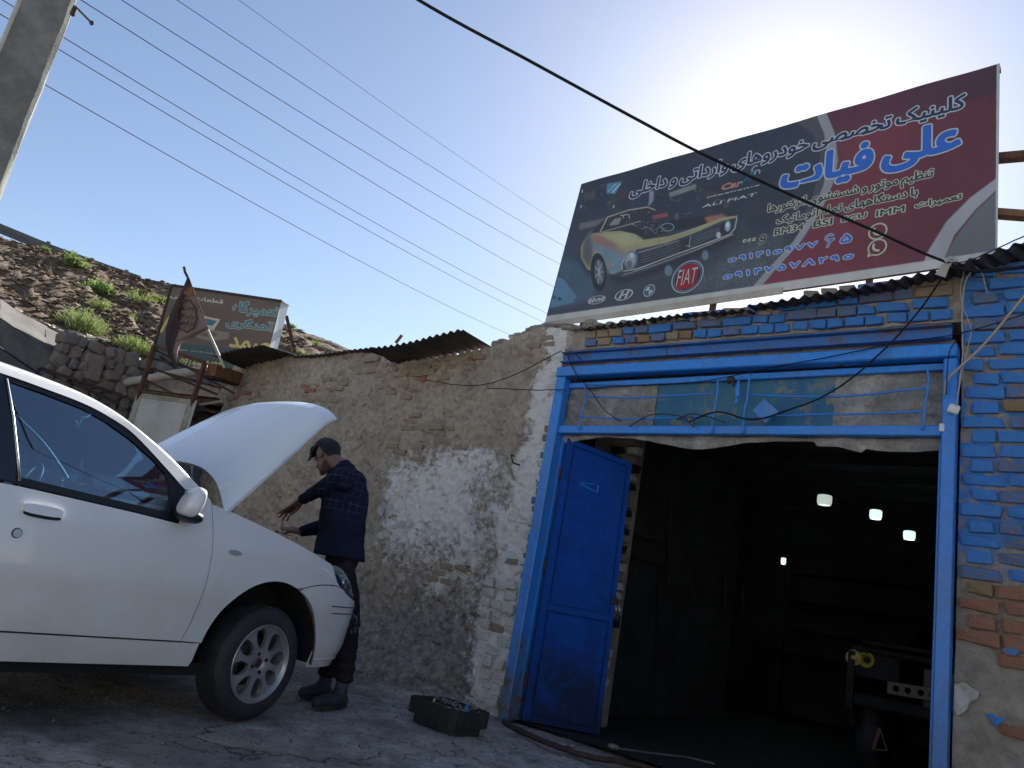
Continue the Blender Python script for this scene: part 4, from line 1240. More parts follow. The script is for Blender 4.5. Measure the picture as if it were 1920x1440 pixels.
for q in (1396, 1405, 1414): sg.ring(sg.px(q, 452 - (q - 1396) * .17), .016, .007, INK['cream'], sign, 'dot', .003, 12)
def arc(c, r, a0, a1, w, mat, name, h=.003, n=14):
    V = []; F = []
    for k in range(n + 1):
        t = a0 + (a1 - a0) * k / n
        V += [sg.P(c[0] + (r - w / 2) * math.cos(t), c[1] + (r - w / 2) * math.sin(t), h), sg.P(c[0] + (r + w / 2) * math.cos(t), c[1] + (r + w / 2) * math.sin(t), h)]
    F = [(2 * k, 2 * k + 2, 2 * k + 3, 2 * k + 1) for k in range(n)]
    return link(name, mesh(name, V, F, mat), sign)
def lpoly(c, pts, s, mat, name, h=.003):
    mb = MB(); mb.add([sg.P(c[0] + x * s, c[1] + y * s, h) for x, y in pts], [tuple(range(len(pts)))]); return mb.build(name, mat, sign)
# spanner and screwdriver crossed above the words
c = sg.px(1404, 330)
lpoly(c, [(-.9, -.9), (-.7, -1), (.7, .5), (.5, .65)], .07, INK['teal'], 'tool_mark'); lpoly(c, [(.0, -.9), (.2, -1), (1.0, .6), (.8, .8)], .06, INK['teal'], 'tool_mark', .0035)
arc((c[0] + .05, c[1] + .05), .028, .9, 5.2, .014, INK['silver'], 'tool_mark'); arc((c[0] + .075, c[1] + .01), .022, -.6, 4.0, .012, INK['silver'], 'tool_mark', .004)
# telephone and chat icons
for q, tail in ((sg.px(1646, 434), 0), (sg.px(1645, 464), 1)):
    sg.ring(q, .066, .055, INK['cream'], sign, 'phone_icon', .003)
    arc((q[0] + .01, q[1] + .012), .038, 2.6, 4.9, .017, INK['cream'], 'phone_icon')
    if tail: lpoly(q, [(-1.05, -1.1), (-.35, -.9), (-.9, -.35)], .062, INK['cream'], 'phone_icon')
# round red badge with its ring, and three small marks
c = sg.px(1289, 519)
sg.ring(c, .148, .15, INK['silver'], sign, 'round_badge', .002, 36, True, 1.0)
sg.ring(c, .136, .126, INK['navy'], sign, 'round_badge', .003, 36)
sg.ring(c, .122, 0, INK['navy'], sign, 'round_badge', .0035, 36, True)
lpoly(c, [(math.copysign(abs(math.cos(t)) ** .5, math.cos(t)) * .88, math.copysign(abs(math.sin(t)) ** .7, math.sin(t)) * 1.0) for t in np.linspace(0, 2 * PI, 32, endpoint=False)], .112, INK['red'], 'round_badge', .0045)
sg.text('FIAT', (1268, 537), (1310, 501), INK['white'], None, sign, -.005, 0, 'round_badge', 0, .0055)
c = sg.px(1119, 562.5); sg.ring(c, .098, .082, INK['white'], sign, 'oval_mark', .003, 28, False, .42)
sg.text('MVM', (1105, 569), (1133, 557), INK['white'], None, sign, .06, 0, 'oval_mark', 0, .003)
c = sg.px(1170, 553); sg.ring(c, .094, .080, INK['white'], sign, 'oval_mark', .003, 28, False, .56, .05)
for pts in ([(-.62, -.36), (-.36, -.46), (-.02, .44), (-.3, .42)], [(.12, -.46), (.40, -.38), (.66, .40), (.36, .46)], [(-.2, -.12), (.34, .02), (.4, .16), (-.12, .04)]): lpoly(c, pts, .086, INK['white'], 'oval_mark')
c = sg.px(1217.5, 545); sg.ring(c, .058, .048, INK['silver'], sign, 'roundel', .003, 24); 
for k in range(4):
    lpoly(c, [(0, 0)] + [(math.cos(t), math.sin(t)) for t in np.linspace(k * PI / 2 + .02, (k + 1) * PI / 2 - .02, 6)], .038, INK['white'] if k % 2 else INK['teal'], 'roundel')
# frame behind the banner, posts and stays
mb = MB()
for a0, b0, a1, b1 in ((0, .03, sg.W, .03), (0, sg.H - .03, sg.W, sg.H - .03), (.03, 0, .03, sg.H), (sg.W - .03, 0, sg.W - .03, sg.H), (sg.W / 2, 0, sg.W / 2, sg.H), (0, sg.H / 2, sg.W, sg.H / 2)):
    mb.bar(sg.P(a0, b0, -.03), sg.P(a1, b1, -.03), .04, .04, (0, 1, 0))
mb.build('sign_frame', M['rust'], sign)
mb = MB(); mb.bar(sg.P(0, -.0, .004), sg.P(sg.W * .62, .0, .004), .012, .055, (0, 0, 1)); mb.build('bottom_batten', M['pvc'], sign)
for k, (a_, b0) in enumerate(((.42, 0), (1.7, 0), (2.9, 0))):
    mb = MB(); mb.bar(sg.P(a_, b0 + .02, -.05), sg.P(a_, b0 - .32, -.05), .04, .04); mb.build('sign_post', M['rust'], sign)
for (z0, m_) in ((.78, 'rust'), (.37, 'wood')):
    mb = MB(); mb.bar(sg.P(sg.W - .05, z0, -.05), sg.P(sg.W + 1.6, z0 - (.0 if z0 > .5 else .3), -.5), .07, .05); mb.build('sign_stay', M[m_], sign)

# ------------------------------------------------------------------ hillside behind the yard
def P3(u, v, d): return np.array(at(u, v, d=d))
rows = [
    [(-420, 560, 10.8), (-200, 560, 11.2), (0, 592, 11.7), (80, 625, 12.0), (160, 662, 12.4), (230, 690, 12.8), (290, 700, 13.2), (380, 712, 14), (480, 722, 15), (600, 735, 16), (760, 745, 18), (1000, 760, 22)],
    [(-420, 420, 15), (-200, 470, 15.5), (0, 530, 16), (80, 560, 16.3), (160, 590, 16.8), (230, 618, 17), (290, 632, 17.4), (380, 650, 18), (480, 662, 19), (600, 682, 20), (760, 715, 22), (1000, 745, 26)],
    [(-420, 310, 22), (-200, 385, 22.5), (0, 478, 23), (80, 500, 23), (160, 522, 23), (230, 550, 23.3), (290, 565, 23.6), (380, 590, 24), (480, 615, 24.5), (600, 648, 25), (760, 700, 27), (1000, 740, 30)],
    [(-420, 210, 27), (-200, 330, 27), (0, 442, 27), (80, 466, 27), (160, 488, 27), (230, 512, 27), (290, 527, 27), (380, 553, 27.3), (480, 588, 28), (600, 634, 29), (760, 690, 31), (1000, 735, 34)],
]
C4 = np.array([[P3(*q) for q in r_] for r_ in rows])
def catm(A, t):
    n = len(A); t = np.clip(t, 0, n - 1.0001); i = int(t); f = t - i
    p0 = A[max(i - 1, 0)]; p1 = A[i]; p2 = A[min(i + 1, n - 1)]; p3 = A[min(i + 2, n - 1)]
    return .5 * ((2 * p1) + (-p0 + p2) * f + (2 * p0 - 5 * p1 + 4 * p2 - p3) * f * f + (-p0 + 3 * p1 - 3 * p2 + p3) * f ** 3)
def hill_p(s, t):
    """s along 0..1, t up 0..1"""
    col = [catm(C4[k], s * (C4.shape[1] - 1)) for k in range(4)]
    return catm(np.array(col), t * 3)
NU, NV = 260, 110
V = []
for j in range(NV):
    t = j / (NV - 1)
    for i in range(NU):
        V.append(hill_p(i / (NU - 1), t))
V = np.array(V)
mid = fbm(V[:, 0] * 1.2, V[:, 1] * 1.2 + V[:, 2], 4, 33) - .5
fine = fbm(V[:, 0] * 5, V[:, 1] * 5 + V[:, 2] * 3, 4, 35) - .5
tt = np.repeat(np.linspace(0, 1, NV), NU)
V[:, 2] += mid * .7 * (.35 + .65 * np.sin(tt * PI)) + fine * .16
V = V.tolist()
i = np.arange(NU * NV).reshape(NV, NU)
F = np.stack([i[:-1, :-1].ravel(), i[:-1, 1:].ravel(), i[1:, 1:].ravel(), i[1:, :-1].ravel()], 1).tolist()
# plateau behind the crest, and the foot running down to the street
b0 = len(V)
for k in range(NU): q = np.array(V[(NV - 1) * NU + k]); V.append((q + np.array([-25, 25, -1.5])).tolist())
for k in range(NU - 1): F.append([(NV - 1) * NU + k, (NV - 1) * NU + k + 1, b0 + k + 1, b0 + k])
b1 = len(V)
for k in range(NU): q = V[k]; V.append([q[0], q[1], -.3])
for k in range(NU - 1): F.append([b1 + k, b1 + k + 1, k + 1, k])
def hill_mat():
    m, nt, b, out = new_mat('dry_littered_soil')
    co = n_coord(nt)
    a = n_noise(nt, co, .55, 7, .65, .5); c_ = n_noise(nt, co, 4.5, 8, .72, .8); d = n_noise(nt, co, 17, 5, .75)
    c = n_ramp(nt, c_, [(.32, (.085, .062, .048)), (.45, (.18, .135, .10)), (.56, (.28, .22, .16)), (.70, (.42, .35, .26))])
    c = n_mix(nt, n_ramp(nt, a, [(.42, .0), (.6, .75)]), c, n_mix(nt, d, (.13, .08, .06), (.20, .14, .10)))
    c = n_mix(nt, n_ramp(nt, n_noise(nt, co, .9, 6, .6), [(.56, 0.0), (.68, .6)]), c, (.22, .18, .085))
    c = n_mix(nt, n_ramp(nt, d, [(.64, 0.0), (.70, .7)]), c, (.36, .33, .28))
    nt.links.new(c, b.inputs['Base Color'])
    b.inputs['Roughness'].default_value = .97; b.inputs['Specular IOR Level'].default_value = .1
    n_bump(nt, b, n_math(nt, 'ADD', c_, n_math(nt, 'MULTIPLY', d, .6)), 1.0, .12)
    return m
hill = link('hillside', mesh('hillside', V, F, hill_mat(), True))
tag(hill, kind='structure')
HV = np.array(V[:NU * NV]).reshape(NV, NU, 3)
def on_hill(u, v):
    """the point of the slope seen at a pixel"""
    r = CAM_R @ np.array([u - 960.0, 720.0 - v, -FPX]); r /= np.linalg.norm(r)
    D = HV - CAM_P; D = D / np.linalg.norm(D, axis=2, keepdims=True)
    k = np.argmax(D @ r); return Vector(HV[k // NU, k % NU])
# rubble and litter lying on the slope
rr = random.Random(44)
def litter(n, smin, smax, mat, name, label, box, flat=.6):
    mb = MB()
    for _ in range(n):
        i_ = rr.randint(int(box[0] * NU), int(box[1] * NU) - 1); j_ = rr.randint(int(box[2] * NV), int(box[3] * NV) - 1)
        c = Vector(HV[j_, i_]); s = rr.uniform(smin, smax) * (1.8 if rr.random() < .08 else 1)
        M3 = Matrix.Rotation(rr.uniform(0, 6.28), 3, 'Z') @ Matrix.Rotation(rr.uniform(-.6, .6), 3, 'X')
        a = [M3 @ Vector((rr.uniform(.5, 1.3) * s * px, rr.uniform(.5, 1.2) * s * py, rr.uniform(.5, 1) * s * pz * flat)) + c + Vector((rr.uniform(-.1, .1), rr.uniform(-.1, .1), s * .25))
             for px, py, pz in ((1, 0, 0), (0, 1, 0), (-1, 0, 0), (0, -1, 0), (0, 0, 1), (0, 0, -1))]
        mb.add(a, [(0, 1, 4), (1, 2, 4), (2, 3, 4), (3, 0, 4), (1, 0, 5), (2, 1, 5), (3, 2, 5), (0, 3, 5)])
    tag(mb.build(name, mat), label, None, None, 'stuff')
M['rock_a'] = simple('brown_clod', (.17, .125, .09), .95, 0, (.28, .22, .16), 3, .5, 20)
M['rock_b'] = simple('pale_litter', (.42, .38, .32), .85, 0, (.28, .24, .19), 5)
litter(5200, .015, .05, M['rock_a'], 'rubble', 'brown clods and rubble strewn over the slope', (.0, .8, 0, 1))
litter(1100, .012, .045, M['rock_b'], 'litter', 'pale paper and plastic litter strewn over the slope', (.0, .6, 0, .8), .4)
litter(700, .03, .09, M['rock_b'], 'litter', 'thick band of rubbish along the foot of the slope above the stone wall', (.17, .5, 0, .14), .5)
M['dry'] = simple('dry_grass', (.34, .27, .13), .95, 0, (.22, .18, .08), 4)
M['leaf_a'] = simple('feathery_green', (.17, .21, .09), .8, 0, (.25, .28, .13), 5, spec=.2)
M['leaf_b'] = simple('bright_green_leaf', (.11, .21, .06), .7, 0, (.15, .25, .08), 5, spec=.2)
M['leaf_c'] = simple('greyish_green_leaf', (.14, .19, .075), .85, 0, (.2, .22, .1), 5, spec=.2)
for m_ in ('leaf_a', 'leaf_b', 'leaf_c'):
    nt = M[m_].node_tree; b = [n for n in nt.nodes if n.type == 'BSDF_PRINCIPLED'][0]
    b.inputs['Transmission Weight'].default_value = 0.0
    tr = nt.nodes.new('ShaderNodeBsdfTranslucent'); mx = nt.nodes.new('ShaderNodeMixShader'); mx.inputs[0].default_value = .35
    tr.inputs[0].default_value = (.26, .34, .10, 1)
    o_ = [n for n in nt.nodes if n.type == 'OUTPUT_MATERIAL'][0]
    nt.links.new(b.outputs[0], mx.inputs[1]); nt.links.new(tr.outputs[0], mx.inputs[2]); nt.links.new(mx.outputs[0], o_.inputs[0])
def tuft(mb, c, h, spread, n, w, rq, droop=.3, leafy=False):
    for _ in range(n):
        a = rq.uniform(0, 2 * PI); r = spread * math.sqrt(rq.random())
        base = c + Vector((r * math.cos(a), r * math.sin(a), -.03 + (vn1(r * 3, 2) - .5) * .05))
        lean = Vector((math.cos(a), math.sin(a), 0)) * r / max(spread, .01) * rq.uniform(.2, .9)
        hh = h * rq.uniform(.45, 1.1) * (1 - .45 * (r / spread) ** 2)
        d = (Vector((0, 0, 1)) + lean + Vector((rq.uniform(-.25, .25), rq.uniform(-.25, .25), 0))).normalized()
        mid_ = base + d * hh * .6; tip = base + d * hh + Vector((lean.x, lean.y, -droop)) * hh * .3
        s = Vector((rq.uniform(-1, 1), rq.uniform(-1, 1), rq.uniform(-.2, .2))).normalized() * w
        mb.add([base - s * .4, base + s * .4, mid_ + s * .5, mid_ - s * .5, tip], [(0, 1, 2, 3), (3, 2, 4)])
        for q in range(6 if leafy else 4):
            t = rq.uniform(.25, 1.0); p = base.lerp(tip, t)
            e = Vector((rq.uniform(-1, 1), rq.uniform(-1, 1), rq.uniform(-.2, .9))).normalized() * (w * (3.2 if leafy else 3.0) * rq.uniform(.6, 1.3))
            f = e.cross(Vector((rq.uniform(-1, 1), rq.uniform(-1, 1), rq.uniform(-1, 1)))).normalized() * w * (1.3 if leafy else .45)
            mb.add([p, p + e * .5 + f, p + e, p + e * .5 - f], [(0, 1, 2, 3)])
def bush(u, v, wpx, hpx, mat, label, name='bush', group='shrubs growing on the slope', leafy=False, n=260):
    c = on_hill(u, v + hpx * .35); d = (c - Vector(CAM_P)).length
    rq = random.Random(int(u * 7 + v)); sp = wpx / FPX * d * .31; h = hpx / FPX * d * .95
    mb = MB()
    tuft(mb, c, h, sp, n, .018 * (d / 18), rq, .25, leafy)
    tag(mb.build(name, M[mat]), label, 'shrub', group)
bush(152, 602, 92, 50, 'leaf_a', 'wide feathery light green shrub low on the slope above the concrete ledge', n=420)
bush(250, 644, 76, 38, 'leaf_a', 'feathery light green shrub at the foot of the slope, left of the brown signboard', n=380)
bush(185, 541, 62, 28, 'leaf_b', 'low broad-leaved bright green shrub in the middle of the slope', leafy=True, n=170)
bush(262, 558, 46, 42, 'leaf_c', 'spiky greyish green shrub on the slope, up and left of the brown signboard', n=130)
bush(190, 570, 40, 26, 'leaf_c', 'thin pale green tuft just below the bright broad-leaved shrub', n=90)
bush(237, 593, 30, 24, 'leaf_a', 'small light green tuft between the two large feathery shrubs and the spiky one', n=80)
bush(138, 490, 40, 30, 'leaf_c', 'pale yellow-green shrub high on the slope below the guard rail', leafy=True, n=90)
bush(86, 466, 14, 14, 'leaf_b', 'tiny bright green clump against the guard rail post', n=40)
bush(100, 520, 30, 16, 'leaf_c', 'faint grey-green tuft in the upper left part of the slope', n=60)
bush(305, 560, 20, 22, 'leaf_a', 'small yellow-green tuft touching the left edge of the brown signboard', n=50)
bush(562, 657, 34, 14, 'leaf_a', 'low bright green growth behind the corrugated roof right of the brown signboard', n=90)
bush(548, 610, 22, 12, 'leaf_c', 'little green tuft on the ridge line just right of the brown signboard', n=50)
bush(596, 643, 30, 12, 'leaf_c', 'low tuft on the ridge above the mud wall', n=50)
mb = MB(); rq = random.Random(8)
for k in range(230):
    i_ = rq.randint(int(.12 * NU), int(.62 * NU)); j_ = rq.randint(3, NV - 2)
    if fbm(np.array(i_ * .05), np.array(j_ * .08), 3, 7) < .5: continue
    tuft(mb, Vector(HV[j_, i_]), rq.uniform(.12, .3), rq.uniform(.1, .3), 9, .012, rq)
tag(mb.build('dry_grass', M['dry']), 'straw coloured dry grass in sparse tufts all over the slope', None, None, 'stuff')

# guard rail along the road on top
gr = empty('guard_rail', 'long grey steel guard rail along the top edge of the slope', 'guard rail', at(0, 440, d=27))
line_ = [(-300, 290), (-120, 368), (0, 427), (98, 467), (200, 503), (262, 524)]
prof = [(.0, .20), (.05, .15), (.05, .09), (.0, .04), (.0, -.02), (.05, -.07), (.05, -.13), (.0, -.18)]
pts = [at(u, v + 2, d=27.5 + .9 * k) for k, (u, v) in enumerate(line_)]
nrm = Vector((.75, -.65, 0))
V = []; F = []
for q in pts:
    for o_, z_ in prof: V.append(q + nrm * o_ + Vector((0, 0, z_)))
m_ = len(prof)
for k in range(len(pts) - 1):
    for j in range(m_ - 1): F.append((k * m_ + j, (k + 1) * m_ + j, (k + 1) * m_ + j + 1, k * m_ + j + 1))
M['rail'] = simple('grey_rail_steel', (.09, .095, .10), .6, .3, (.14, .14, .135), 2)
link('rail', mesh('rail', V, F, M['rail'], True), gr)
for (u, v, k) in ((-150, 352, 1.2), (-30, 412, 1.9), (88, 462, 2.9), (170, 493, 3.7), (235, 515, 4.4)):
    mb = MB(); q = at(u, v, d=27.6 + .9 * k); mb.box(q + Vector((0, 0, -.35)), (.12, .12, 1.1)); mb.build('rail_post', M['rail'], gr)

# ------------------------------------------------------------------ retaining wall and rubble wall on the left
ret = empty('retaining_wall', 'sloping grey concrete retaining wall at the foot of the slope, far left', 'wall', (-10.5, 1, 0))
def slab(P, mat, name, parent, th=(0, 0, -.0), nx=40, ny=14, amp=.05, seed=0):
    a, b_, c, d = map(Vector, P); V = []; F = []
    n = (b_ - a).cross(d - a).normalized()
    for j in range(ny + 1):
        for i_ in range(nx + 1):
            q = a.lerp(b_, i_ / nx).lerp(d.lerp(c, i_ / nx), j / ny)
            e = 1.0
            V.append(q + n * (float(fbm(np.array(q.x * 3 + q.y * 3), np.array(q.z * 3 + q.y), 3, seed)) - .5) * amp * e)
    for j in range(ny):
        for i_ in range(nx):
            k = j * (nx + 1) + i_; F.append((k, k + 1, k + nx + 2, k + nx + 1))
    return link(name, mesh(name, V, F, mat, True), parent)
e0 = at(-300, 470, x=-10.5); e1 = at(0, 595, x=-10.5); e2 = at(85, 655, x=-10.5); e3 = at(150, 692, x=-10.5)
f0 = at(-300, 420, x=-11.6); f1 = at(0, 562, x=-11.5); f2 = at(85, 612, x=-11.4); f3 = at(165, 655, x=-11.3)
for k, (a, b_, c, d) in enumerate(((e0, e1, f1, f0), (e1, e2, f2, f1), (e2, e3, f3, f2))):
    slab((a, b_, c, d), M['ledge'], 'sloping_ledge', ret, nx=24, ny=10, amp=.05, seed=k)
lo = lambda q: Vector((q.x, q.y, 0))
for k, (a, b_) in enumerate(((e0, e1), (e1, e2), (e2, e3))):
    slab((lo(a), lo(b_), b_, a), M['concrete_dk'], 'wall_face', ret, nx=24, ny=24, amp=.06, seed=5 + k)
rub = empty('rubble_wall', 'rough grey and reddish stone rubble wall between the concrete ledge and the rusty gate', 'wall', (-10.55, 4.2, 0))
r0 = at(150, 690, x=-10.52); r1 = at(292, 700, x=-10.52); r2 = at(420, 706, x=-10.52)
slab((lo(r0) + Vector((-.05, 0, 0)), lo(r2) + Vector((-.05, 0, 0)), r2 + Vector((-.05, 0, .05)), r0 + Vector((-.05, 0, .1))), M['concrete_dk'], 'core', rub, nx=50, ny=40, amp=.10, seed=4)
rr = random.Random(12)
def stone(c, s, mat, name='stone', parent=None):
    bm = bmesh.new(); bmesh.ops.create_cube(bm, size=2)
    bmesh.ops.bevel(bm, geom=list(bm.edges), offset=.42, segments=1, affect='EDGES')
    for q in bm.verts:
        q.co = Vector((q.co.x * s[0] * rr.uniform(.75, 1.1), q.co.y * s[1] * rr.uniform(.88, 1.08), q.co.z * s[2] * rr.uniform(.8, 1.12)))
    me = bpy.data.meshes.new(name); bm.to_mesh(me); bm.free(); me.materials.append(mat)
    o = link(name, me); o.parent = parent
    o.location = Vector(c) - Vector(parent.location); o.rotation_euler = (rr.uniform(-.4, .4), 0, 0)
    return o
z = 1.7
while z < 3.15:
    y = 3.25 + rr.uniform(0, .1)
    while y < 5.4:
        w_ = rr.uniform(.10, .26)
        stone((-10.52 + rr.uniform(-.03, .03), y + w_ / 2, z), (rr.uniform(.08, .14), w_ * .52, rr.uniform(.07, .11)), rr.choice([M['stone'], M['stone'], M['stone_red'], M['stone']]), parent=rub)
        y += w_
    z += .145
c = at(172, 690, x=-10.45); mb = MB(); mb.box(c, (.14, .24, .36), Matrix.Rotation(.08, 3, 'X'), .03)
mb.build('block', M['stone_red'], rub)
for k, ((a, b_)) in enumerate((((75, 690), (228, 741)), ((135, 716), (222, 756)), ((66, 708), (75, 690)))):
    mb = MB(); mb.bar(at(*a, x=-10.25), at(*b_, x=-10.25), .035, .035)
    if k == 0: ra = empty('angle_iron_frame', 'thin rusty angle iron frame leaning along the rubble wall', 'frame', at(75, 690, x=-10.25))
    mb.build('bar', M['rust_dark'], ra)
mb = MB(); mb.tube([at(-10, 645, x=-9.5), at(30, 672, x=-9.7), at(75, 702, x=-10.2)], .012, 6); tag(mb.build('pipe_rod', M['wire']), 'thin grey rod slanting down to the angle iron frame at the far left', 'rod')

# ------------------------------------------------------------------ the neighbouring shop
ns = empty('neighbour_shop', 'small dark workshop opening with a rusty lintel, left of the mud wall', 'workshop', (-9.9, 5.0, 0))
A = Vector((-10.55, 4.55, 0)); B = Vector((-9.50, 5.38, 0)); nA = Vector((-.62, .78, 0))
def wp(p, z, o=0): return Vector((p.x, p.y, z)) + nA * o
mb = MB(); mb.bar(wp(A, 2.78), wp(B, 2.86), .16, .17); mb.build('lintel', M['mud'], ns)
mb = MB(); mb.bar(wp(A, 2.62, -.08), wp(B, 2.70, -.08), .06, .07); mb.build('lintel_beam', M['rust'], ns)
mb = MB(); mb.bar(wp(A, 2.50, -.02), wp(B, 2.60, -.02), .05, .03); mb.build('lintel_angle', M['rust_dark'], ns)
mb = MB(); mb.bar(wp(A, 0, -.02), wp(A, 2.58, -.02), .07, .07); mb.bar(wp(A.lerp(B, .16), 0, -.02), wp(A.lerp(B, .16), 2.5, -.02), .05, .05); mb.build('door_jamb', M['rust_dark'], ns)
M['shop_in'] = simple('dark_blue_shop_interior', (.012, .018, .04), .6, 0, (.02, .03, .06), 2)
mb = MB()
q0, q1 = wp(A, 0, .02), wp(B, 0, .02); q2, q3 = wp(B, 0, 2.2), wp(A, 0, 2.2); up_ = Vector((0, 0, 2.85))
for a, b_ in ((q3, q2), (q0, q3), (q2, q1)): mb.quad(a, b_, b_ + up_, a + up_)
mb.quad(q0 + up_, q1 + up_, q2 + up_, q3 + up_)
mb.build('interior_wall', M['shop_in'], ns)
mb = MB(); mb.bar(wp(A, 2.05, .10), wp(B, 2.12, .10), .07, .08); mb.build('turquoise_rail', simple('turquoise_paint', (.05, .24, .34), .6, 0, (.04, .14, .2), 7), ns)
mb = MB(); mb.bar(wp(A, 1.0, .14), wp(B, 1.0, .14), .02, 1.95); mb.build('shutter', simple('slate_blue_shutter', (.035, .055, .095), .5, 0, (.05, .07, .11), 4), ns)
bb = empty('box_beam', 'rust streaked steel box beam sticking out under the corrugated roof edge', 'beam', at(420, 700, d=9.7))
mb = MB(); a = at(396, 693, d=9.6); b_ = at(452, 712, d=10.2); mb.bar(a, b_, .14, .155, (0, 0, 1), .006); mb.build('beam', M['wood'], bb)
mb = MB(); a = at(388, 706, d=9.58); b_ = at(450, 723, d=10.2); mb.bar(a, b_, .16, .03); mb.build('flange', M['rust_dark'], bb)
pp = empty('drain_pipe', 'dusty off-white plastic drain pipe lying across above the rusty gate', 'pipe', at(222, 720, d=10.3))
a = at(221, 719, d=10.2); b_ = at(392, 692, d=10.2)
mb = MB(); mb.tube([a, a.lerp(b_, .48)], .058, 18); mb.build('pipe', M['pvc'], pp, True, ang=50)
mb = MB(); mb.tube([a, a.lerp(b_, .03)], .066, 18); mb.build('pipe_collar', M['pvc'], pp, True, ang=50); mb = MB(); mb.tube([a.lerp(b_, .46), a.lerp(b_, 1.0)], .064, 18); mb.tube([a.lerp(b_, .45), a.lerp(b_, .475)], .07, 18); mb.build('pipe_collar', M['pvc'], pp, True, ang=50)
# gate: lattice above a grimy white sheet, swung open
gt = empty('metal_gate', 'rusty metal gate leaf with crossed bars above a grimy white sheet panel', 'gate', at(230, 790, d=9.6))
GL = lambda u, v: at(u, v, d=9.5)
gTL, gTR = GL(290, 648), GL(385, 680)
gPL, gPR = GL(262, 737), GL(367, 750)
dwn = lambda p, z: Vector((p.x, p.y, z))
for a, b_, w_ in ((gTL, None, .06), (gTR, None, .05)):
    mb = MB(); p = GL(262, 737) if a is gTL else GL(360, 757)
    foot = p + (p - a) * 2.6
    mb.bar(a, foot, w_, .05, (0, 1, 0), .004); mb.build('gate_post', M['rust'], gt)
mb = MB(); mb.bar(gTL, gTR, .04, .04); mb.build('top_rail', M['rust'], gt)
for (a, b_) in (((286, 672), (400, 702)), ((278, 690), (415, 728)), ((287, 690), (408, 740)), ((272, 712), (402, 775)), ((290, 655), (440, 738)), ((274, 733), (368, 751)), ((300, 668), (330, 690))):
    mb = MB(); mb.bar(at(*a, d=9.52), at(*b_, d=9.75), .024, .024); mb.build('bar', M['rust_dark'], gt)
mb = MB(); mb.bar(at(367, 760, d=9.7), at(415, 752, d=9.9), .03, .03); mb.bar(at(411, 730, d=9.9), at(416, 755, d=9.9), .03, .03); mb.build('bar', M['pvc'], gt)
dn = (GL(240, 800) - GL(265, 737)).normalized(); hn = (gPR - gPL)
mb = MB(); th = Vector((.02, .03, 0))
def sheet(mb, o, w0, w1, h0, h1, dep):
    a = gPL + hn * w0 + Vector((0, 0, -1)) * h0 + th * dep; b_ = gPL + hn * w1 + Vector((0, 0, -1)) * h0 + th * dep
    c = gPL + hn * w1 + Vector((0, 0, -1)) * h1 + th * dep; d = gPL + hn * w0 + Vector((0, 0, -1)) * h1 + th * dep
    mb.prism([a, b_, c, d], th * .5)
sheet(mb, 0, .0, 1.0, .0, 2.2, 0); mb.build('sheet_panel', M['panel_wh'], gt)
M['panel_fr'] = simple('grimy_cream_paint', (.30, .29, .23), .7, 0, (.17, .13, .09), 9, .2, 40, .45, .7)
mb = MB(); sheet(mb, 0, .0, .08, .0, 2.2, -.9); sheet(mb, 0, .92, 1.0, .0, 2.2, -.9); sheet(mb, 0, .08, .92, .0, .06, -.9); mb.build('sheet_frame', M['panel_fr'], gt)
mb = MB(); mb.bar(gPL + Vector((0, 0, .02)), gPR + Vector((0, 0, .02)), .05, .03); mb.build('top_rail', M['rust'], gt)
c = GL(323, 833)
mb = MB(); mb.tube([c + Vector((.03 * math.cos(t) * .7, -.03 + .03 * math.cos(t), .025 * math.sin(t))) for t in np.linspace(0, 2 * PI, 12)], .006, 6); mb.build('gate_ring', M['rust_dark'], gt)

# ------------------------------------------------------------------ the brown signboard
SD = 11.5
bTL, bTR = at(322, 535, d=SD), at(528, 565, d=11.62)
bBL = at(275, 700, d=11.35); bBR = at(486, 725, d=11.5)
b2 = Board(bTL, bTR, bBL, bBR)
bs = empty('signboard', 'brown signboard of a neighbouring workshop with teal and yellow Persian lettering', 'signboard', bBL)
def bpoly(pts, h, mat, name='panel', th=None):
    P = [b2.P(*b2.px(*q), h) for q in pts]; mb = MB()
    if th: mb.prism(P, b2.n * -th)
    else: mb.add(P, [tuple(range(len(P)))])
    return mb.build(name, mat, bs)
M['bs_brown'] = simple('faded_brown_print', (.115, .078, .062), .55, 0, (.135, .098, .075), 3)
M['bs_green'] = simple('faded_teal_print', (.045, .085, .085), .55, 0, (.055, .10, .10), 3)
bpoly([(322, 535), (528, 565), (486, 725), (275, 700)], -.004, M['bs_brown'], 'panel', .16)
b2.W = max(b2.px(*q)[0] for q in ((322, 535), (528, 565), (486, 725))) + .01; b2.H = max(b2.px(*q)[1] for q in ((322, 535), (528, 565))) + .01
BW, BH = 760, 520
bart = np.zeros((BH, BW, 3)) + np.array([.115, .080, .064]); vv_, uu_ = np.mgrid[0:BH, 0:BW]
bart *= (.88 + .25 * fbm(uu_ * .01, vv_ * .02, 4, 3))[..., None]
def bfill(P, col):
    Q = [b2.px(*q) for q in P]; X_ = [q[0] / b2.W * BW for q in Q]; Y_ = [q[1] / b2.H * BH for q in Q]; n_ = len(Q); ins = np.zeros((BH, BW), bool)
    for i in range(n_):
        if Y_[i] != Y_[i - 1]: ins ^= ((Y_[i] > vv_) != (Y_[i - 1] > vv_)) & (uu_ < (X_[i - 1] - X_[i]) * (vv_ - Y_[i]) / (Y_[i - 1] - Y_[i]) + X_[i])
    bart[ins] = col
bfill([(297, 640), (318, 626), (340, 644), (497, 661), (475, 740), (265, 720)], (.042, .082, .082))
bfill([(299, 622), (317, 590), (315, 602), (304, 624)], (.52, .45, .12))
bfill([(380, 592), (413, 599), (398, 624), (378, 622)], (.48, .45, .34)); bfill([(385, 597), (407, 602), (398, 611), (381, 608)], (.03, .14, .2))
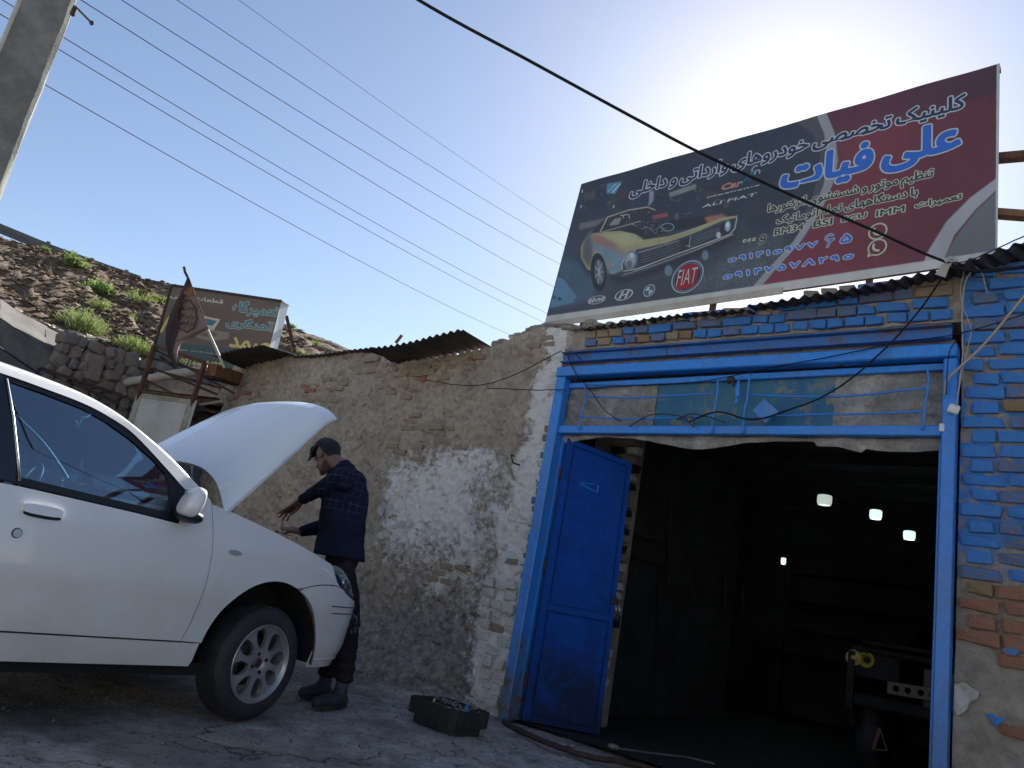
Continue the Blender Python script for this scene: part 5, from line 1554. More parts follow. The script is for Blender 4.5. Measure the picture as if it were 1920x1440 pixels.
bfill([(365, 628), (392, 618), (430, 624), (428, 636), (395, 640), (370, 634)], (.22, .19, .13)); bfill([(372, 628), (392, 621), (410, 626), (398, 634)], (.12, .10, .07))
def B_(string, bl, tr, c, o, bold, outl, **k): b2.ink(bart, string, bl, tr, K_[c], K_[o] if o else None, bold, outl, **k)
B_('تعمیرگاه', (435, 588), (524, 573), 'teal', 'beige', 2, 2.6, rtl=True)
B_('آهنگری', (423, 614), (514, 605), 'teal', 'beige', 2, 2.6, rtl=True)
B_('صمد', (430, 650), (507, 641), 'yellow', None, 3.4, 0, rtl=True)
B_('قطعات یدکی', (319, 559), (419, 562), 'beige', None, 1.2, 0, rtl=True)
B_('جوشکاری فرم اکسل جلوبندی رینگ', (291, 651), (444, 667), 'beige', None, .6, 0, rtl=True)
B_('0914408422', (335, 684), (414, 680), 'yellow', None, 1.2, 0, shear=.15)
im2 = bpy.data.images.new('signboard_print', BW, BH, float_buffer=True)
buf = np.ones((BH, BW, 4), np.float32); buf[..., :3] = bart; im2.colorspace_settings.name = 'Linear Rec.709'
im2.pixels.foreach_set(buf.ravel()); im2.update(); im2.pack()
m_b, nt, b_s, o_s = new_mat('printed_signboard'); t_ = nt.nodes.new('ShaderNodeTexImage'); t_.image = im2; u_ = nt.nodes.new('ShaderNodeUVMap')
nt.links.new(u_.outputs[0], t_.inputs[0]); nt.links.new(t_.outputs[0], b_s.inputs['Base Color']); b_s.inputs['Roughness'].default_value = .55
Pq = [(322, 535), (528, 565), (486, 725), (275, 700)]; uvq = [b2.px(*q) for q in Pq]
me = mesh('print', [b2.P(a_, b__, .001) for a_, b__ in uvq], [(0, 1, 2, 3)], m_b); ul = me.uv_layers.new(name='UVMap')
for lp in me.loops: a_, b__ = uvq[lp.vertex_index]; ul.data[lp.index].uv = (a_ / b2.W, b__ / b2.H)
link('print', me, bs)
mb = MB(); a, b_, c, d = b2.P(*b2.px(528, 565), .003), b2.P(*b2.px(486, 725), .003), at(502, 728, d=11.75), at(541, 573, d=11.85)
mb.quad(a, b_, c, d); mb.build('side_panel', simple('pale_sign_side', (.34, .38, .42), .5), bs)
mb = MB(); mb.bar(b2.P(*b2.px(322, 535), .0), b2.P(*b2.px(529, 565), .0), .035, .035); mb.bar(b2.P(*b2.px(322, 535), 0), b2.P(*b2.px(275, 700), 0), .03, .03); mb.bar(at(528, 565, d=11.6), at(541, 573, d=11.85), .02, .02); mb.build('sign_edge', M['rust_dark'], bs)
for (u, v, u2, v2) in ((537, 592, 553, 662), (300, 700, 292, 760)):
    mb = MB(); mb.bar(at(u, v, d=12), at(u2, v2, d=12), .04, .04); mb.build('sign_post', M['rust_dark'], bs)

# ------------------------------------------------------------------ flag on its pole
fl = empty('flag', 'dusty pink pennant with a dark emblem and dark border hanging from a slanting rusty pole', 'flag', at(420, 685, d=9.3))
top = at(345, 500, d=9.3); mid_ = at(389, 618, d=9.3); bot = at(421, 690, d=9.3)
mb = MB(); mb.tube([top, at(347, 510, d=9.3), at(352, 520, d=9.3), mid_], .017, 8); mb.build('flag_pole', M['rust'], fl)
mb = MB(); mb.tube([mid_, bot], .016, 8); mb.build('flag_pole', M['pvc'], fl)
def fp(u, v, o=0): 
    p = at(u, v, d=9.26 - o); return p
edge_l = [(352, 518), (344, 540), (331, 568), (321, 592), (315, 618), (313, 645), (318, 668), (330, 692)]
edge_r = [(354, 521), (362, 543), (373, 575), (384, 602), (390, 618), (366, 630), (340, 644), (333, 660)]
def cloth(ts0, ts1, mat, name, off, nx=16, ny=34):
    V = []; F = []
    for j in range(ny + 1):
        t = j / ny * (len(edge_l) - 1); i0 = min(int(t), len(edge_l) - 2); f = t - i0
        L_ = np.array(edge_l[i0]) * (1 - f) + np.array(edge_l[i0 + 1]) * f; R_ = np.array(edge_r[i0]) * (1 - f) + np.array(edge_r[i0 + 1]) * f
        for k in range(nx + 1):
            s = ts0 + (ts1 - ts0) * k / nx
            q = L_ * (1 - s) + R_ * s
            V.append(fp(q[0], q[1], off + .03 * math.sin(s * 7 + t * .6)))
    for j in range(ny):
        for k in range(nx): a = j * (nx + 1) + k; F.append((a, a + 1, a + nx + 2, a + nx + 1))
    return link(name, mesh(name, V, F, mat, True), fl)
M['fl_pink'] = cloth_mat('dusty_pink_cloth', (.26, .185, .16), (.20, .14, .12)); M['fl_dark'] = cloth_mat('dark_cloth_border', (.050, .038, .045), (.075, .055, .055))
cloth(0, 1, M['fl_pink'], 'flag_cloth', 0); cloth(-.06, .27, M['fl_dark'], 'border', .012, 6)
def fring(cx, cy, rx, ry, w, mat, h=.05):
    V = []; F = []
    for k in range(30):
        t = 2 * PI * k / 30; wv = 1 + .06 * math.sin(9 * t)
        V += [fp(cx + rx * wv * math.cos(t), cy + ry * wv * math.sin(t), h), fp(cx + (rx - w) * wv * math.cos(t), cy + (ry - w) * wv * math.sin(t), h)]
    F = [(2 * k, 2 * ((k + 1) % 30), 2 * ((k + 1) % 30) + 1, 2 * k + 1) for k in range(30)]
    link('emblem', mesh('emblem', V, F, mat), fl)
fring(350, 592, 20, 31, 3, M['fl_dark'])
fb = Board(at(330, 565, d=9.2), at(375, 565, d=9.2), at(330, 620, d=9.2), at(375, 620, d=9.2))
M['fl_green'] = cloth_mat('faded_green_print', (.10, .13, .09), (.13, .12, .09)); M['fl_or'] = cloth_mat('faded_orange_print', (.30, .12, .04), (.25, .1, .04))
rq = random.Random(6)
for k in range(9):
    cx, cy = 343 + (k % 3) * 8, 578 + (k // 3) * 14
    pq = [fp(cx + rq.uniform(-5, 5), cy + rq.uniform(-4, 4), .05 + .002 * k) for _ in range(4)]
    mb = MB(); mb.tube(pq, [.008, .016, .014, .005], 5); mb.build('emblem', M['fl_green'] if k % 3 else M['fl_dark'], fl)
fb.text('الله', (345, 553), (361, 541), M['fl_or'], None, fl, .05, 0, 'emblem', rtl=True, h=0)
for k in range(14):
    t = k / 13; q = (333 + (388 - 333) * t, 640 + (616 - 640) * t); mb = MB()
    mb.add([fp(q[0] - 1.6, q[1] - 2.5, .05), fp(q[0] + 1.6, q[1] - 3.3, .05), fp(q[0] + .4, q[1] + 2, .05)], [(0, 1, 2)]); mb.build('hem_mark', M['fl_dark'], fl)

# ------------------------------------------------------------------ concrete pole, wires
pc = at(30, 150, d=6.5)
pole = empty('utility_pole', 'tapered weathered concrete utility pole at the upper left', 'utility pole', (pc.x, pc.y, 0))
ed = Vector((-pc.y, pc.x, 0)).normalized(); ed = -ed if ed.dot(Vector((CAM_R[0][0], CAM_R[1][0], 0))) < 0 else ed; ed = (ed + Vector((pc.x, pc.y, 0)).normalized() * -.06).normalized(); en = ed.cross(Vector((0, 0, 1)))
def pring(z, hw, hd):
    c = Vector((pc.x, pc.y, z)); ch = .03
    pts = [(-hw, -hd + ch), (-hw + ch, -hd), (hw - ch, -hd), (hw, -hd + ch), (hw, hd - ch), (hw - ch, hd), (-hw + ch, hd), (-hw, hd - ch)]
    return [c + ed * x + en * y for x, y in pts]
V = []; F = []; N_ = 60
rq = random.Random(2)
for k in range(N_ + 1):
    z = 9.5 * k / N_; w_ = .228 - .0085 * z
    V += [q + Vector((rq.uniform(-.004, .004), rq.uniform(-.004, .004), 0)) for q in pring(z, w_, w_ * .8)]
for k in range(N_):
    for j in range(8): F.append((k * 8 + j, k * 8 + (j + 1) % 8, (k + 1) * 8 + (j + 1) % 8, (k + 1) * 8 + j))
F.append(tuple(range(8))[::-1]); F.append(tuple(N_ * 8 + j for j in range(8)))
o = link('shaft', mesh('shaft', V, F, M['concrete']), pole); sharp(o, 40)
def plz(x, z, y=0): return Vector((pc.x, pc.y, z)) + ed * x - en * y
side = -1 if en.dot(Vector((CAM_P)) - Vector((pc.x, pc.y, 0))) > 0 else 1
mb = MB(); mb.tube([plz(.17, z, .1 * side) + ed * (.012 * math.sin(z * 3)) for z in np.linspace(1, 9, 40)], .014, 6); mb.build('earth_cable', M['cable'], pole)
mb = MB(); mb.tube([plz(-.17, z, -.14) for z in np.linspace(.2, 9, 12)], .02, 6); mb.build('conduit', M['pvc'], pole)
mb = MB(); a = at(138, 12, d=6.45); mb.tube([a, a + Vector((.05, 0, -.02)), at(172, 43, d=6.4)], .009, 6); mb.sphere(at(172, 43, d=6.4), .02); mb.build('bolt', M['rust_dark'], pole)
mb = MB(); mb.box(at(138, 22, d=6.45), (.04, .04, .08), None, .01); mb.build('clamp', M['rust_dark'], pole)

def wire(p0, p1, d0, d1, r, sag, label, mat='wire', ext=(.25, .12), cat='wire', group='overhead wires crossing the sky'):
    """a sagging wire through two sighted points, carried on past the frame at both ends"""
    a = at(*p0, d=d0); b_ = at(*p1, d=d1); D = b_ - a
    a2 = a - D * ext[0]; b3 = b_ + D * ext[1]
    pts = []
    for k in range(41):
        t = k / 40; q = a2.lerp(b3, t); q.z += sag * (2 * t - 1) ** 2 - sag * (1 - 2 * ext[0] / (1 + ext[0] + ext[1])) ** 2
        pts.append(q)
    rr_ = [r * (1 if k < 60 else 1) for k in range(41)]
    mb = MB(); mb.tube(pts, rr_, 5)
    return tag(mb.build('overhead_wire', M[mat], None, True), label, cat, group)
wire((-60, 75), (955, 632), 6.9, 21, .0050, .25, 'lowest thin wire running from the concrete pole down to the mud wall top')
wire((-60, -10), (1015, 607), 6.9, 21, .0050, .25, 'second lowest thin wire, lower one of the close pair passing behind the pole')
wire((-60, -40), (1024, 592), 6.9, 21, .0050, .28, 'third lowest thin wire, upper one of the close pair passing behind the pole')
wire((152, 0), (1038, 545), 7.4, 21, .0052, .22, 'thin wire that leaves the top edge just right of the pole', ext=(.4, .12))
wire((228, 0), (1045, 500), 8, 21, .0052, .22, 'thin wire reaching the left edge of the big banner at half height', ext=(.4, .12))
wire((332, 0), (1060, 470), 9, 21, .0048, .22, 'fine wire that crosses the sky just under the topmost one', ext=(.4, .12))
wire((448, 0), (1068, 436), 12, 26, .0042, .2, 'topmost and faintest of the thin wires crossing the sky', ext=(.4, .12))
# heavy black cable in front of the banner
anchor = at(1782, 494, y=4.84)
bc = empty('service_cable', 'thick black service cable sagging across the front of the big banner', 'cable', anchor)
path = [(560, -150), (785, 0), (1000, 118), (1200, 227), (1320, 290), (1500, 373), (1640, 433), (1730, 474)]
pts = [at(u, v, d=3.8 + .95 * k / 7) for k, (u, v) in enumerate(path)] + [anchor]
P_ = []
for k in range(0, 81):
    P_.append(Vector(catm(np.array([list(q) for q in pts]), k / 80 * (len(pts) - 1))))
d0 = (P_[0] - P_[3]).normalized(); P_ = [P_[0] + d0 * 14 + Vector((0, 0, 1.6)), P_[0] + d0 * 9 + Vector((0, 0, .7)), P_[0] + d0 * 4 + Vector((0, 0, .15))] + P_
mb = MB(); mb.tube(P_, .0085, 8); mb.build('cable', M['cable'], bc, True)
mb = MB(); a = anchor; mb.prism([at(1776, 489, y=4.83), at(1783, 492, y=4.83), at(1772, 520, y=4.83), at(1753, 514, y=4.83), at(1766, 496, y=4.83)], (0, .01, 0)); mb.build('tape_tag', M['cable_wh'], bc)
mb = MB(); mb.tube([at(1772, 491, y=4.82), at(1782, 484, y=4.82), at(1792, 488, y=4.82), at(1789, 496, y=4.82)], .014, 7); mb.build('tape_knot', simple('grey_tape', (.35, .35, .34), .6), bc)
def run(name, label, px, y, r, mat, cat='cable', seg=5, seed=1, amp=.003):
    o = wob([at(u, v, y=yy) for (u, v), yy in zip(px, y if isinstance(y, (list, tuple)) else [y] * len(px))], r, M[mat], name, None, 6, seg, seed, amp)
    return tag(o, label, cat, 'loose cables on the garage front')
run('loose_cable', 'black cable looping from the anchor down over the transom to the grille', [(1772, 512), (1740, 560), (1690, 622), (1620, 690), (1550, 740), (1480, 768), (1410, 787), (1345, 772), (1290, 792)], [4.86, 4.95, 4.96, 4.96, 4.97, 4.97, 4.98, 4.98, 5.0], .0065, 'cable')
run('loose_cable', 'grey cable knotted around the lower grille rods', [(1180, 800), (1220, 778), (1275, 780), (1300, 800), (1296, 782), (1268, 788), (1300, 776), (1360, 792)], 4.99, .005, 'wire')
run('loose_cable', 'thin black wire strung across the frame head from the right bricks to the left', [(1925, 588), (1800, 625), (1700, 640), (1560, 668), (1440, 690), (1330, 713), (1220, 722), (1100, 722)], [4.98] * 8, .0035, 'cable')
run('loose_cable', 'thick black cable lying along the roof edge right of the anchor', [(1785, 497), (1810, 506), (1850, 508), (1900, 503), (1960, 495)], 4.82, .011, 'cable')
run('loose_cable', 'thin grey cable rising to the right from the anchor across the sky gap', [(1782, 492), (1812, 490), (1860, 470), (1915, 445), (1990, 408)], 4.80, .004, 'wire')
run('loose_cable', 'thin cable sagging in a loop over the topmost blue bricks at the right', [(1805, 501), (1828, 500), (1842, 514), (1846, 530), (1852, 550)], 4.96, .003, 'cable_wh')
run('loose_cable', 'slack grey wire along the top of the pier to the right edge', [(1840, 478), (1856, 500), (1880, 500), (1925, 488)], 4.86, .004, 'wire')
run('pale_cord', 'pale cord hanging straight down the bricks to the white junction box', [(1822, 508), (1808, 535), (1804, 600), (1805, 660), (1800, 710), (1795, 750), (1793, 762)], [4.95, 4.98, 4.99, 4.99, 4.97, 4.96, 4.95], .0042, 'cable_wh')
run('pale_cord', 'second thinner pale cord bowing beside the first over the blue bricks', [(1808, 508), (1801, 540), (1806, 575), (1820, 615), (1815, 650), (1806, 690), (1796, 740)], 4.985, .0028, 'cable_wh')
run('rope', 'pale rope stretched from the upper right down to the corner of the door frame', [(1960, 508), (1920, 555), (1850, 640), (1800, 688), (1776, 712), (1771, 740)], [4.9, 4.92, 4.95, 4.96, 4.97, 4.98], .0068, 'rope', 'rope', amp=.001)
run('loose_cable', 'black cord curving round the top corner of the right door post', [(1792, 640), (1780, 660), (1776, 700), (1774, 740)], 4.96, .0035, 'cable')
jb = empty('junction_box', 'small dirty white junction box hanging on the right door post', 'box', at(1788, 768, y=4.96))
mb = MB(); mb.box(at(1788, 767, y=4.965), (.062, .03, .055), Matrix.Rotation(.35, 3, 'Y'), .008); mb.build('box', M['white_pl'], jb)
mb = MB(); mb.box(at(1766, 802, y=5.01), (.028, .02, .05), None, .004); tag(mb.build('connector', M['white_pl']), 'tiny white connector on the right end of the transom rail', 'connector')
for k, (lab, px) in enumerate((('wire sagging over the mud wall from the lintel end to the left', [(798, 712), (850, 721), (900, 722), (960, 705), (1010, 680), (1052, 658)]), ('straight thin wire along the mud wall to the door frame', [(915, 728), (1000, 731), (1060, 731)]), ('short crooked wire hanging from the lintel end down over the frame', [(1062, 662), (1080, 700), (1105, 730), (1135, 770), (1165, 790)]))):
    tag(wob([at(u, v, y=4.98) for u, v in px], .004, M['cable'], 'loose_cable', None, 6, 5, 40 + k), lab, 'cable', 'wires on the mud wall')
mb = MB()
for k in range(4): mb.tube([at(1060 + k * 6, 655 + k * 2, y=4.98), at(1070 + k * 8, 672 + (k % 2) * 6, y=4.95)], .004, 5)
mb.build('steel_stub', M['rust_dark'], garage)

# ------------------------------------------------------------------ the white car with its bonnet up
CW = Vector((-3.849, 2.713, 0)); CH = math.atan2(.9904, -.1379)
car = empty('car', 'white hatchback saloon car with its bonnet raised, standing nose to the mud wall', 'car', CW, CH)
HW = .83
PZ = [.2, .25, .40, .57, .625, .66, .74, .87, .99, 1.09, 1.2, 1.4, 1.47, 1.5]
PT = [.06, .046, .024, .014, .004, 0, .002, .016, .055, .085, .135, .225, .27, .30]
def prof_t(z): 
    return float(np.interp(z, PZ, PT))
_fine = np.linspace(.15, 1.55, 141)
_sm = np.interp(_fine, PZ, PT)
for _ in range(3): _sm = np.concatenate([[_sm[0]], (_sm[:-2] + _sm[1:-1] * 2 + _sm[2:]) / 4, [_sm[-1]]])
def prof_t(z): return float(np.interp(z, _fine, _sm))
FZ = [.2, .26, .38, .56, .68, .74, .82, .88, .92, .97, 1.02, 1.1]
FF = [.86, .94, 1.03, 1.06, 1.05, 1.0, .93, .84, .72, .60, .50, .38]
def F_(z): return float(np.interp(z, FZ, FF))
S0, LN = .12, 1.40
R0_, LR = -2.75, 1.2
def RF(z): return float(np.interp(z, [.2, .4, .7, .95, 1.1, 1.45], [.50, .62, .64, .58, .55, .25]))
_arc = {}
def arc_tab(a, b, n):
    key = (round(a, 2), round(b, 2), n)
    if key not in _arc:
        ph = np.linspace(0, PI / 2, 121)
        x = a * np.sin(ph) ** (2 / n); y = b * (1 - np.cos(ph) ** (2 / n))
        s = np.concatenate([[0], np.cumsum(np.hypot(np.diff(x), np.diff(y)))])
        _arc[key] = (s / s[-1], x, y)
    return _arc[key]
def S(u, z, d=0.0, side=1):
    """point of the body skin: u along (wrapping round nose and tail), z up, d inwards"""
    def raw(u):
        t = prof_t(z)
        bow = .012 * ((u + 1.2) / 1.5) ** 2 if -3 < u < .4 else .012
        t = t + bow
        if u > S0:
            s, x, y = arc_tab(max(F_(z) - S0, .15), HW - t, 3.0)
            f = min((u - S0) / LN, 1.0)
            return S0 + float(np.interp(f, s, x)), t + float(np.interp(f, s, y))
        if u < R0_:
            s, x, y = arc_tab(RF(z), HW - t, 2.6)
            f = min((R0_ - u) / LR, 1.0)
            return R0_ - float(np.interp(f, s, x)), t + float(np.interp(f, s, y))
        return u, t
    s, t = raw(u)
    if d:
        s1, t1 = raw(u - .01); s2, t2 = raw(u + .01)
        tx, ty = s2 - s1, t2 - t1; L = math.hypot(tx, ty) or 1
        s += -ty / L * d; t += tx / L * d
    y = t if side == 1 else 2 * HW - t
    return Vector((s, y, z))
def resample(P, step, closed=True):
    out = []
    n = len(P)
    for i in range(n if closed else n - 1):
        a = P[i]; b = P[(i + 1) % n]; L = math.hypot(b[0] - a[0], b[1] - a[1]); k = max(1, int(math.ceil(L / step)))
        for j in range(k): out.append((a[0] + (b[0] - a[0]) * j / k, a[1] + (b[1] - a[1]) * j / k))
    if not closed: out.append(P[-1])
    return out
def spl(P, n=6):
    """smooth open curve through the points"""
    A = np.array(P, float); out = []
    for k in range((len(P) - 1) * n): out.append(tuple(catm(A, k / n)))
    out.append(tuple(A[-1])); return out
def inpoly(x, y, P):
    c = False; n = len(P)
    for i in range(n):
        x1, y1 = P[i]; x2, y2 = P[i - 1]
        if (y1 > y) != (y2 > y) and x < (x2 - x1) * (y - y1) / (y2 - y1) + x1: c = not c
    return c
def inset(P, g):
    n = len(P); ar = sum(P[i - 1][0] * P[i][1] - P[i][0] * P[i - 1][1] for i in range(n)); sg_ = 1 if ar > 0 else -1
    out = []
    for i in range(n):
        a, b, c = P[i - 1], P[i], P[(i + 1) % n]
        e1 = (b[0] - a[0], b[1] - a[1]); e2 = (c[0] - b[0], c[1] - b[1])
        l1 = math.hypot(*e1) or 1; l2 = math.hypot(*e2) or 1
        nx = -(e1[1] / l1 + e2[1] / l2) * sg_; ny = (e1[0] / l1 + e2[0] / l2) * sg_
        L = math.hypot(nx, ny)
        if L < .3: out.append(b); continue
        out.append((b[0] + nx / L * g, b[1] + ny / L * g))
    return out
def panel(name, outer, mat, holes=(), step=.03, lip=.014, fm=None, parent=None, gap=.0032, both=True, base=0.0, label=None):
    fm = fm or S
    outer = inset(resample(outer, step), gap) if gap else resample(outer, step)
    holes = [resample(h, step) for h in holes]
    V2 = list(outer); E = [(i, (i + 1) % len(outer)) for i in range(len(outer))]
    for h in holes:
        b = len(V2); V2 += h; E += [(b + i, b + (i + 1) % len(h)) for i in range(len(h))]
    x0, x1 = min(p[0] for p in outer), max(p[0] for p in outer); y0, y1 = min(p[1] for p in outer), max(p[1] for p in outer)
    bnd = np.array(V2)
    yy = y0 + step / 2; r_ = 0
    while yy < y1:
        xx = x0 + step * (.5 if r_ % 2 else .25)
        while xx < x1:
            if inpoly(xx, yy, outer) and not any(inpoly(xx, yy, h) for h in holes):
                if np.min(np.hypot(bnd[:, 0] - xx, bnd[:, 1] - yy)) > step * .45: V2.append((xx, yy))
            xx += step
        yy += step * .87; r_ += 1
    res = geometry.delaunay_2d_cdt([Vector(p) for p in V2], E, [], 0, 1e-6)
    vs, fs = res[0], res[2]
    keep = []
    for f in fs:
        cx = sum(vs[i].x for i in f) / len(f); cy = sum(vs[i].y for i in f) / len(f)
        if inpoly(cx, cy, outer) and not any(inpoly(cx, cy, h) for h in holes): keep.append(tuple(f))
    cnt = {}
    for f in keep:
        for i in range(len(f)):
            e = (f[i], f[(i + 1) % len(f)]); cnt.setdefault(tuple(sorted(e)), []).append(e)
    bedges = [v[0] for v in cnt.values() if len(v) == 1]
    objs = []
    for side in ((1, -1) if both else (1,)):
        V = [fm(v.x, v.y, base, side) for v in vs]; F = list(keep)
        lipi = {}
        for a, b in bedges:
            for q in (a, b):
                if q not in lipi: lipi[q] = len(V); V.append(fm(vs[q].x, vs[q].y, base + lip, side))
            F.append((b, a, lipi[a], lipi[b]))
        me = mesh(name, V, F, mat, True)
        bm = bmesh.new(); bm.from_mesh(me)
        loose = [q for q in bm.verts if not q.link_faces]; bmesh.ops.delete(bm, geom=loose, context='VERTS')
        bmesh.ops.recalc_face_normals(bm, faces=bm.faces)
        bm.to_mesh(me); bm.free()
        sharp(me, 50)
        o = link(name, me, parent or car, False); objs.append(o)
        if label and side == 1: o['label'] = label
    return objs
def paint_mat():
    m, nt, b, out = new_mat('white_car_paint')
    co = n_coord(nt)
    f = n_noise(nt, co, 2.2, 6, .65); g2 = n_noise(nt, co, 60, 3, .7)
    sep = nt.nodes.new('ShaderNodeSeparateXYZ'); nt.links.new(co, sep.inputs[0])
    dirt = n_math(nt, 'MULTIPLY', n_ramp(nt, n_math(nt, 'ADD', n_math(nt, 'MULTIPLY', f, .9), n_math(nt, 'MULTIPLY', sep.outputs[2], -.62)), [(-.0, .08), (.42, .72)]), 1.0)
    c = n_mix(nt, dirt, (.80, .805, .80), (.58, .55, .49))
    c = n_mix(nt, n_math(nt, 'MULTIPLY', n_ramp(nt, g2, [(.70, 0.0), (.76, 1.0)]), n_math(nt, 'MULTIPLY', dirt, .8)), c, (.25, .2, .16))
    nt.links.new(c, b.inputs['Base Color'])
    b.inputs['Roughness'].default_value = .38
    b.inputs['Coat Weight'].default_value = .9; b.inputs['Coat Roughness'].default_value = .05
    return m
M['paint'] = paint_mat()
M['seal'] = simple('black_window_seal', (.008, .009, .011), .45)
M['bpillar'] = simple('black_pillar_film', (.004, .007, .014), .18, coat=.3)
def glass_mat(name, tint, refl, op):
    m, nt, b, out = new_mat(name)
    nt.nodes.remove(b)
    tr = nt.nodes.new('ShaderNodeBsdfTransparent'); tr.inputs[0].default_value = rgb(tint)
    gl = nt.nodes.new('ShaderNodeBsdfGlossy'); gl.inputs[0].default_value = (.74, .88, 1, 1); gl.inputs['Roughness'].default_value = .02
    fr_ = nt.nodes.new('ShaderNodeFresnel'); fr_.inputs[0].default_value = 1.5
    fac = n_math(nt, 'ADD', n_math(nt, 'MULTIPLY', fr_.outputs[0], op), refl, True)
    mx = nt.nodes.new('ShaderNodeMixShader'); nt.links.new(fac, mx.inputs[0])
    nt.links.new(tr.outputs[0], mx.inputs[1]); nt.links.new(gl.outputs[0], mx.inputs[2]); nt.links.new(mx.outputs[0], out.inputs['Surface'])
    return m
M['glass'] = glass_mat('tinted_side_glass', (.12, .27, .42), .17, 1.5)
M['wglass'] = glass_mat('windscreen_glass', (.55, .66, .66), .02, 1.2)
M['inner'] = simple('car_interior_grey', (.055, .055, .058), .9)
M['under'] = simple('sooty_underbody', (.012, .012, .013), .95)  # near-black colour stands in for shade behind the panel gaps
ARC = lambda a0, a1, r=.415, c=(.01, .335), n=16: [(c[0] + r * math.cos(t), c[1] + r * math.sin(t)) for t in np.linspace(a0, a1, n)]
sill_top = .385
# front wing
th1 = math.acos((.18 - .01) / .415); thL = PI - math.asin((.39 - .335) / .415)
wing = spl([(-.531, 1.09), (-.45, 1.083), (-.262, 1.053), (-.06, 1.016), (.111, .980), (.293, .945), (.478, .902)], 4)
wing += spl([(.487, .885), (.492, .84), (.520, .795), (.565, .765), (.61, .745)], 3)
wing += spl([(.575, .760), (.485, .776), (.38, .772), (.28, .757), (.20, .735)], 3)[1:]
wing += ARC(th1, thL, n=22)[1:]
wing += [(-.42, .392), (-.531, .395)]
gapline = spl([(-.531, .395), (-.502, .513), (-.493, .674), (-.499, .836), (-.511, .997), (-.531, 1.09)], 4)
wing += gapline[1:-1]
panel('front_wing', wing, M['paint'])
# bumper
bmp = [(.01 + .415 * math.cos(th1), .335 + .415 * math.sin(th1))]
bmp += spl([(.20, .735), (.28, .757), (.38, .772), (.485, .776), (.56, .766), (.64, .735), (.80, .70), (1.1, .70), (1.52, .70)], 4)
bmp += [(1.52, .50), (1.52, .30), (1.1, .285), (.8, .28), (.6, .28), (.44, .282)]
bmp += ARC(math.asin((.29 - .335) / .415), th1, n=14)[:-1]
panel('front_bumper', bmp, M['paint'], step=.035, lip=.007)
for (z_, u0, u1) in ((.654, .47, 1.45), (.612, .49, 1.45)):
    mb = MB(); mb.tube([S(u, z_ - .001 * 0, -.0005) for u in np.linspace(u0, u1, 40)], .0032, 5); o = mb.build('bumper_groove', M['seal'], car, True, False)
mb = MB(); mb.tube([S(u, .33, -.002) for u in np.linspace(.47, 1.51, 40)], .006, 6); mb.build('bumper_lip', M['paint'], car, True, False)
# headlamp: lens over a reflector bowl
lamp = spl([(.492, .886), (.54, .900), (.62, .890), (.72, .865), (.86, .835), (.97, .80)], 4) + spl([(.96, .755), (.84, .722), (.72, .715), (.62, .738), (.575, .762), (.525, .797), (.496, .842)], 4)
M['lens'] = glass_mat('headlamp_lens', (.72, .78, .76), .05, 1.1)
panel('headlight', lamp, M['lens'], step=.02, lip=.02)
panel('headlight', lamp, simple('lamp_housing', (.34, .37, .34), .35, .2, (.45, .47, .42), 12), step=.02, lip=.0, base=.03)
for sd in (1, -1):
    mb = MB(); c = S(.66, .80, .05, sd); mb.sphere(c, (.05, .055, .05), 14, 9); mb.build('reflector', M['chrome'], car, True, False)
# grille and dark mouth
panel('grille', [(.80, .705), (.97, .705), (1.52, .705), (1.52, .80), (.99, .805), (.985, .75), (.86, .718)], M['black'], step=.04)
panel('air_intake', [(.85, .36), (1.52, .36), (1.52, .50), (.9, .50)], M['black'], base=-.003, step=.05)
# sill, doors
panel('sill', [(-2.03, .272), (-.43, .272), (-.418, .30), (-.412, .3935), (-2.03, .3935)], M['paint'], step=.04, base=-.001, lip=.05)
belt = [(-1.625, .978), (-1.5, .980), (-1.2, .974), (-.95, .968), (-.715, .958)]
door = [(-.531, .395), (-1.615, .395), (-1.65, .6), (-1.645, .85), (-1.63, .978)] + spl(belt, 4)[1:] + [(-.705, .99), (-.69, 1.06), (-.693, 1.128), (-.62, 1.135), (-.56, 1.108), (-.531, 1.09)] + gapline[::-1][1:-1]
fd = panel('front_door', door, M['paint'])
rdoor = [(-1.62, .395), (-2.02, .395), (-2.05, .45), (-2.12, .6), (-2.25, .72), (-2.42, .78), (-2.52, .80), (-2.60, .97), (-2.4, .985), (-2.0, .982), (-1.64, .980), (-1.652, .85), (-1.657, .6)]
panel('rear_door', rdoor, M['paint'], step=.05)
RC = (-2.43, .335)
quarter = [(-2.025, .395)] + [(RC[0] + .40 * math.cos(t), RC[1] + .40 * math.sin(t)) for t in np.linspace(.15, PI - .15, 18)] + [(-2.86, .30), (-3.3, .28), (-3.94, .28), (-3.94, .95), (-3.2, 1.04), (-2.9, 1.05), (-2.62, 1.0), (-2.61, .97), (-2.53, .80), (-2.42, .785), (-2.25, .725), (-2.115, .605), (-2.045, .45)]
panel('rear_quarter', quarter, M['paint'], step=.06)
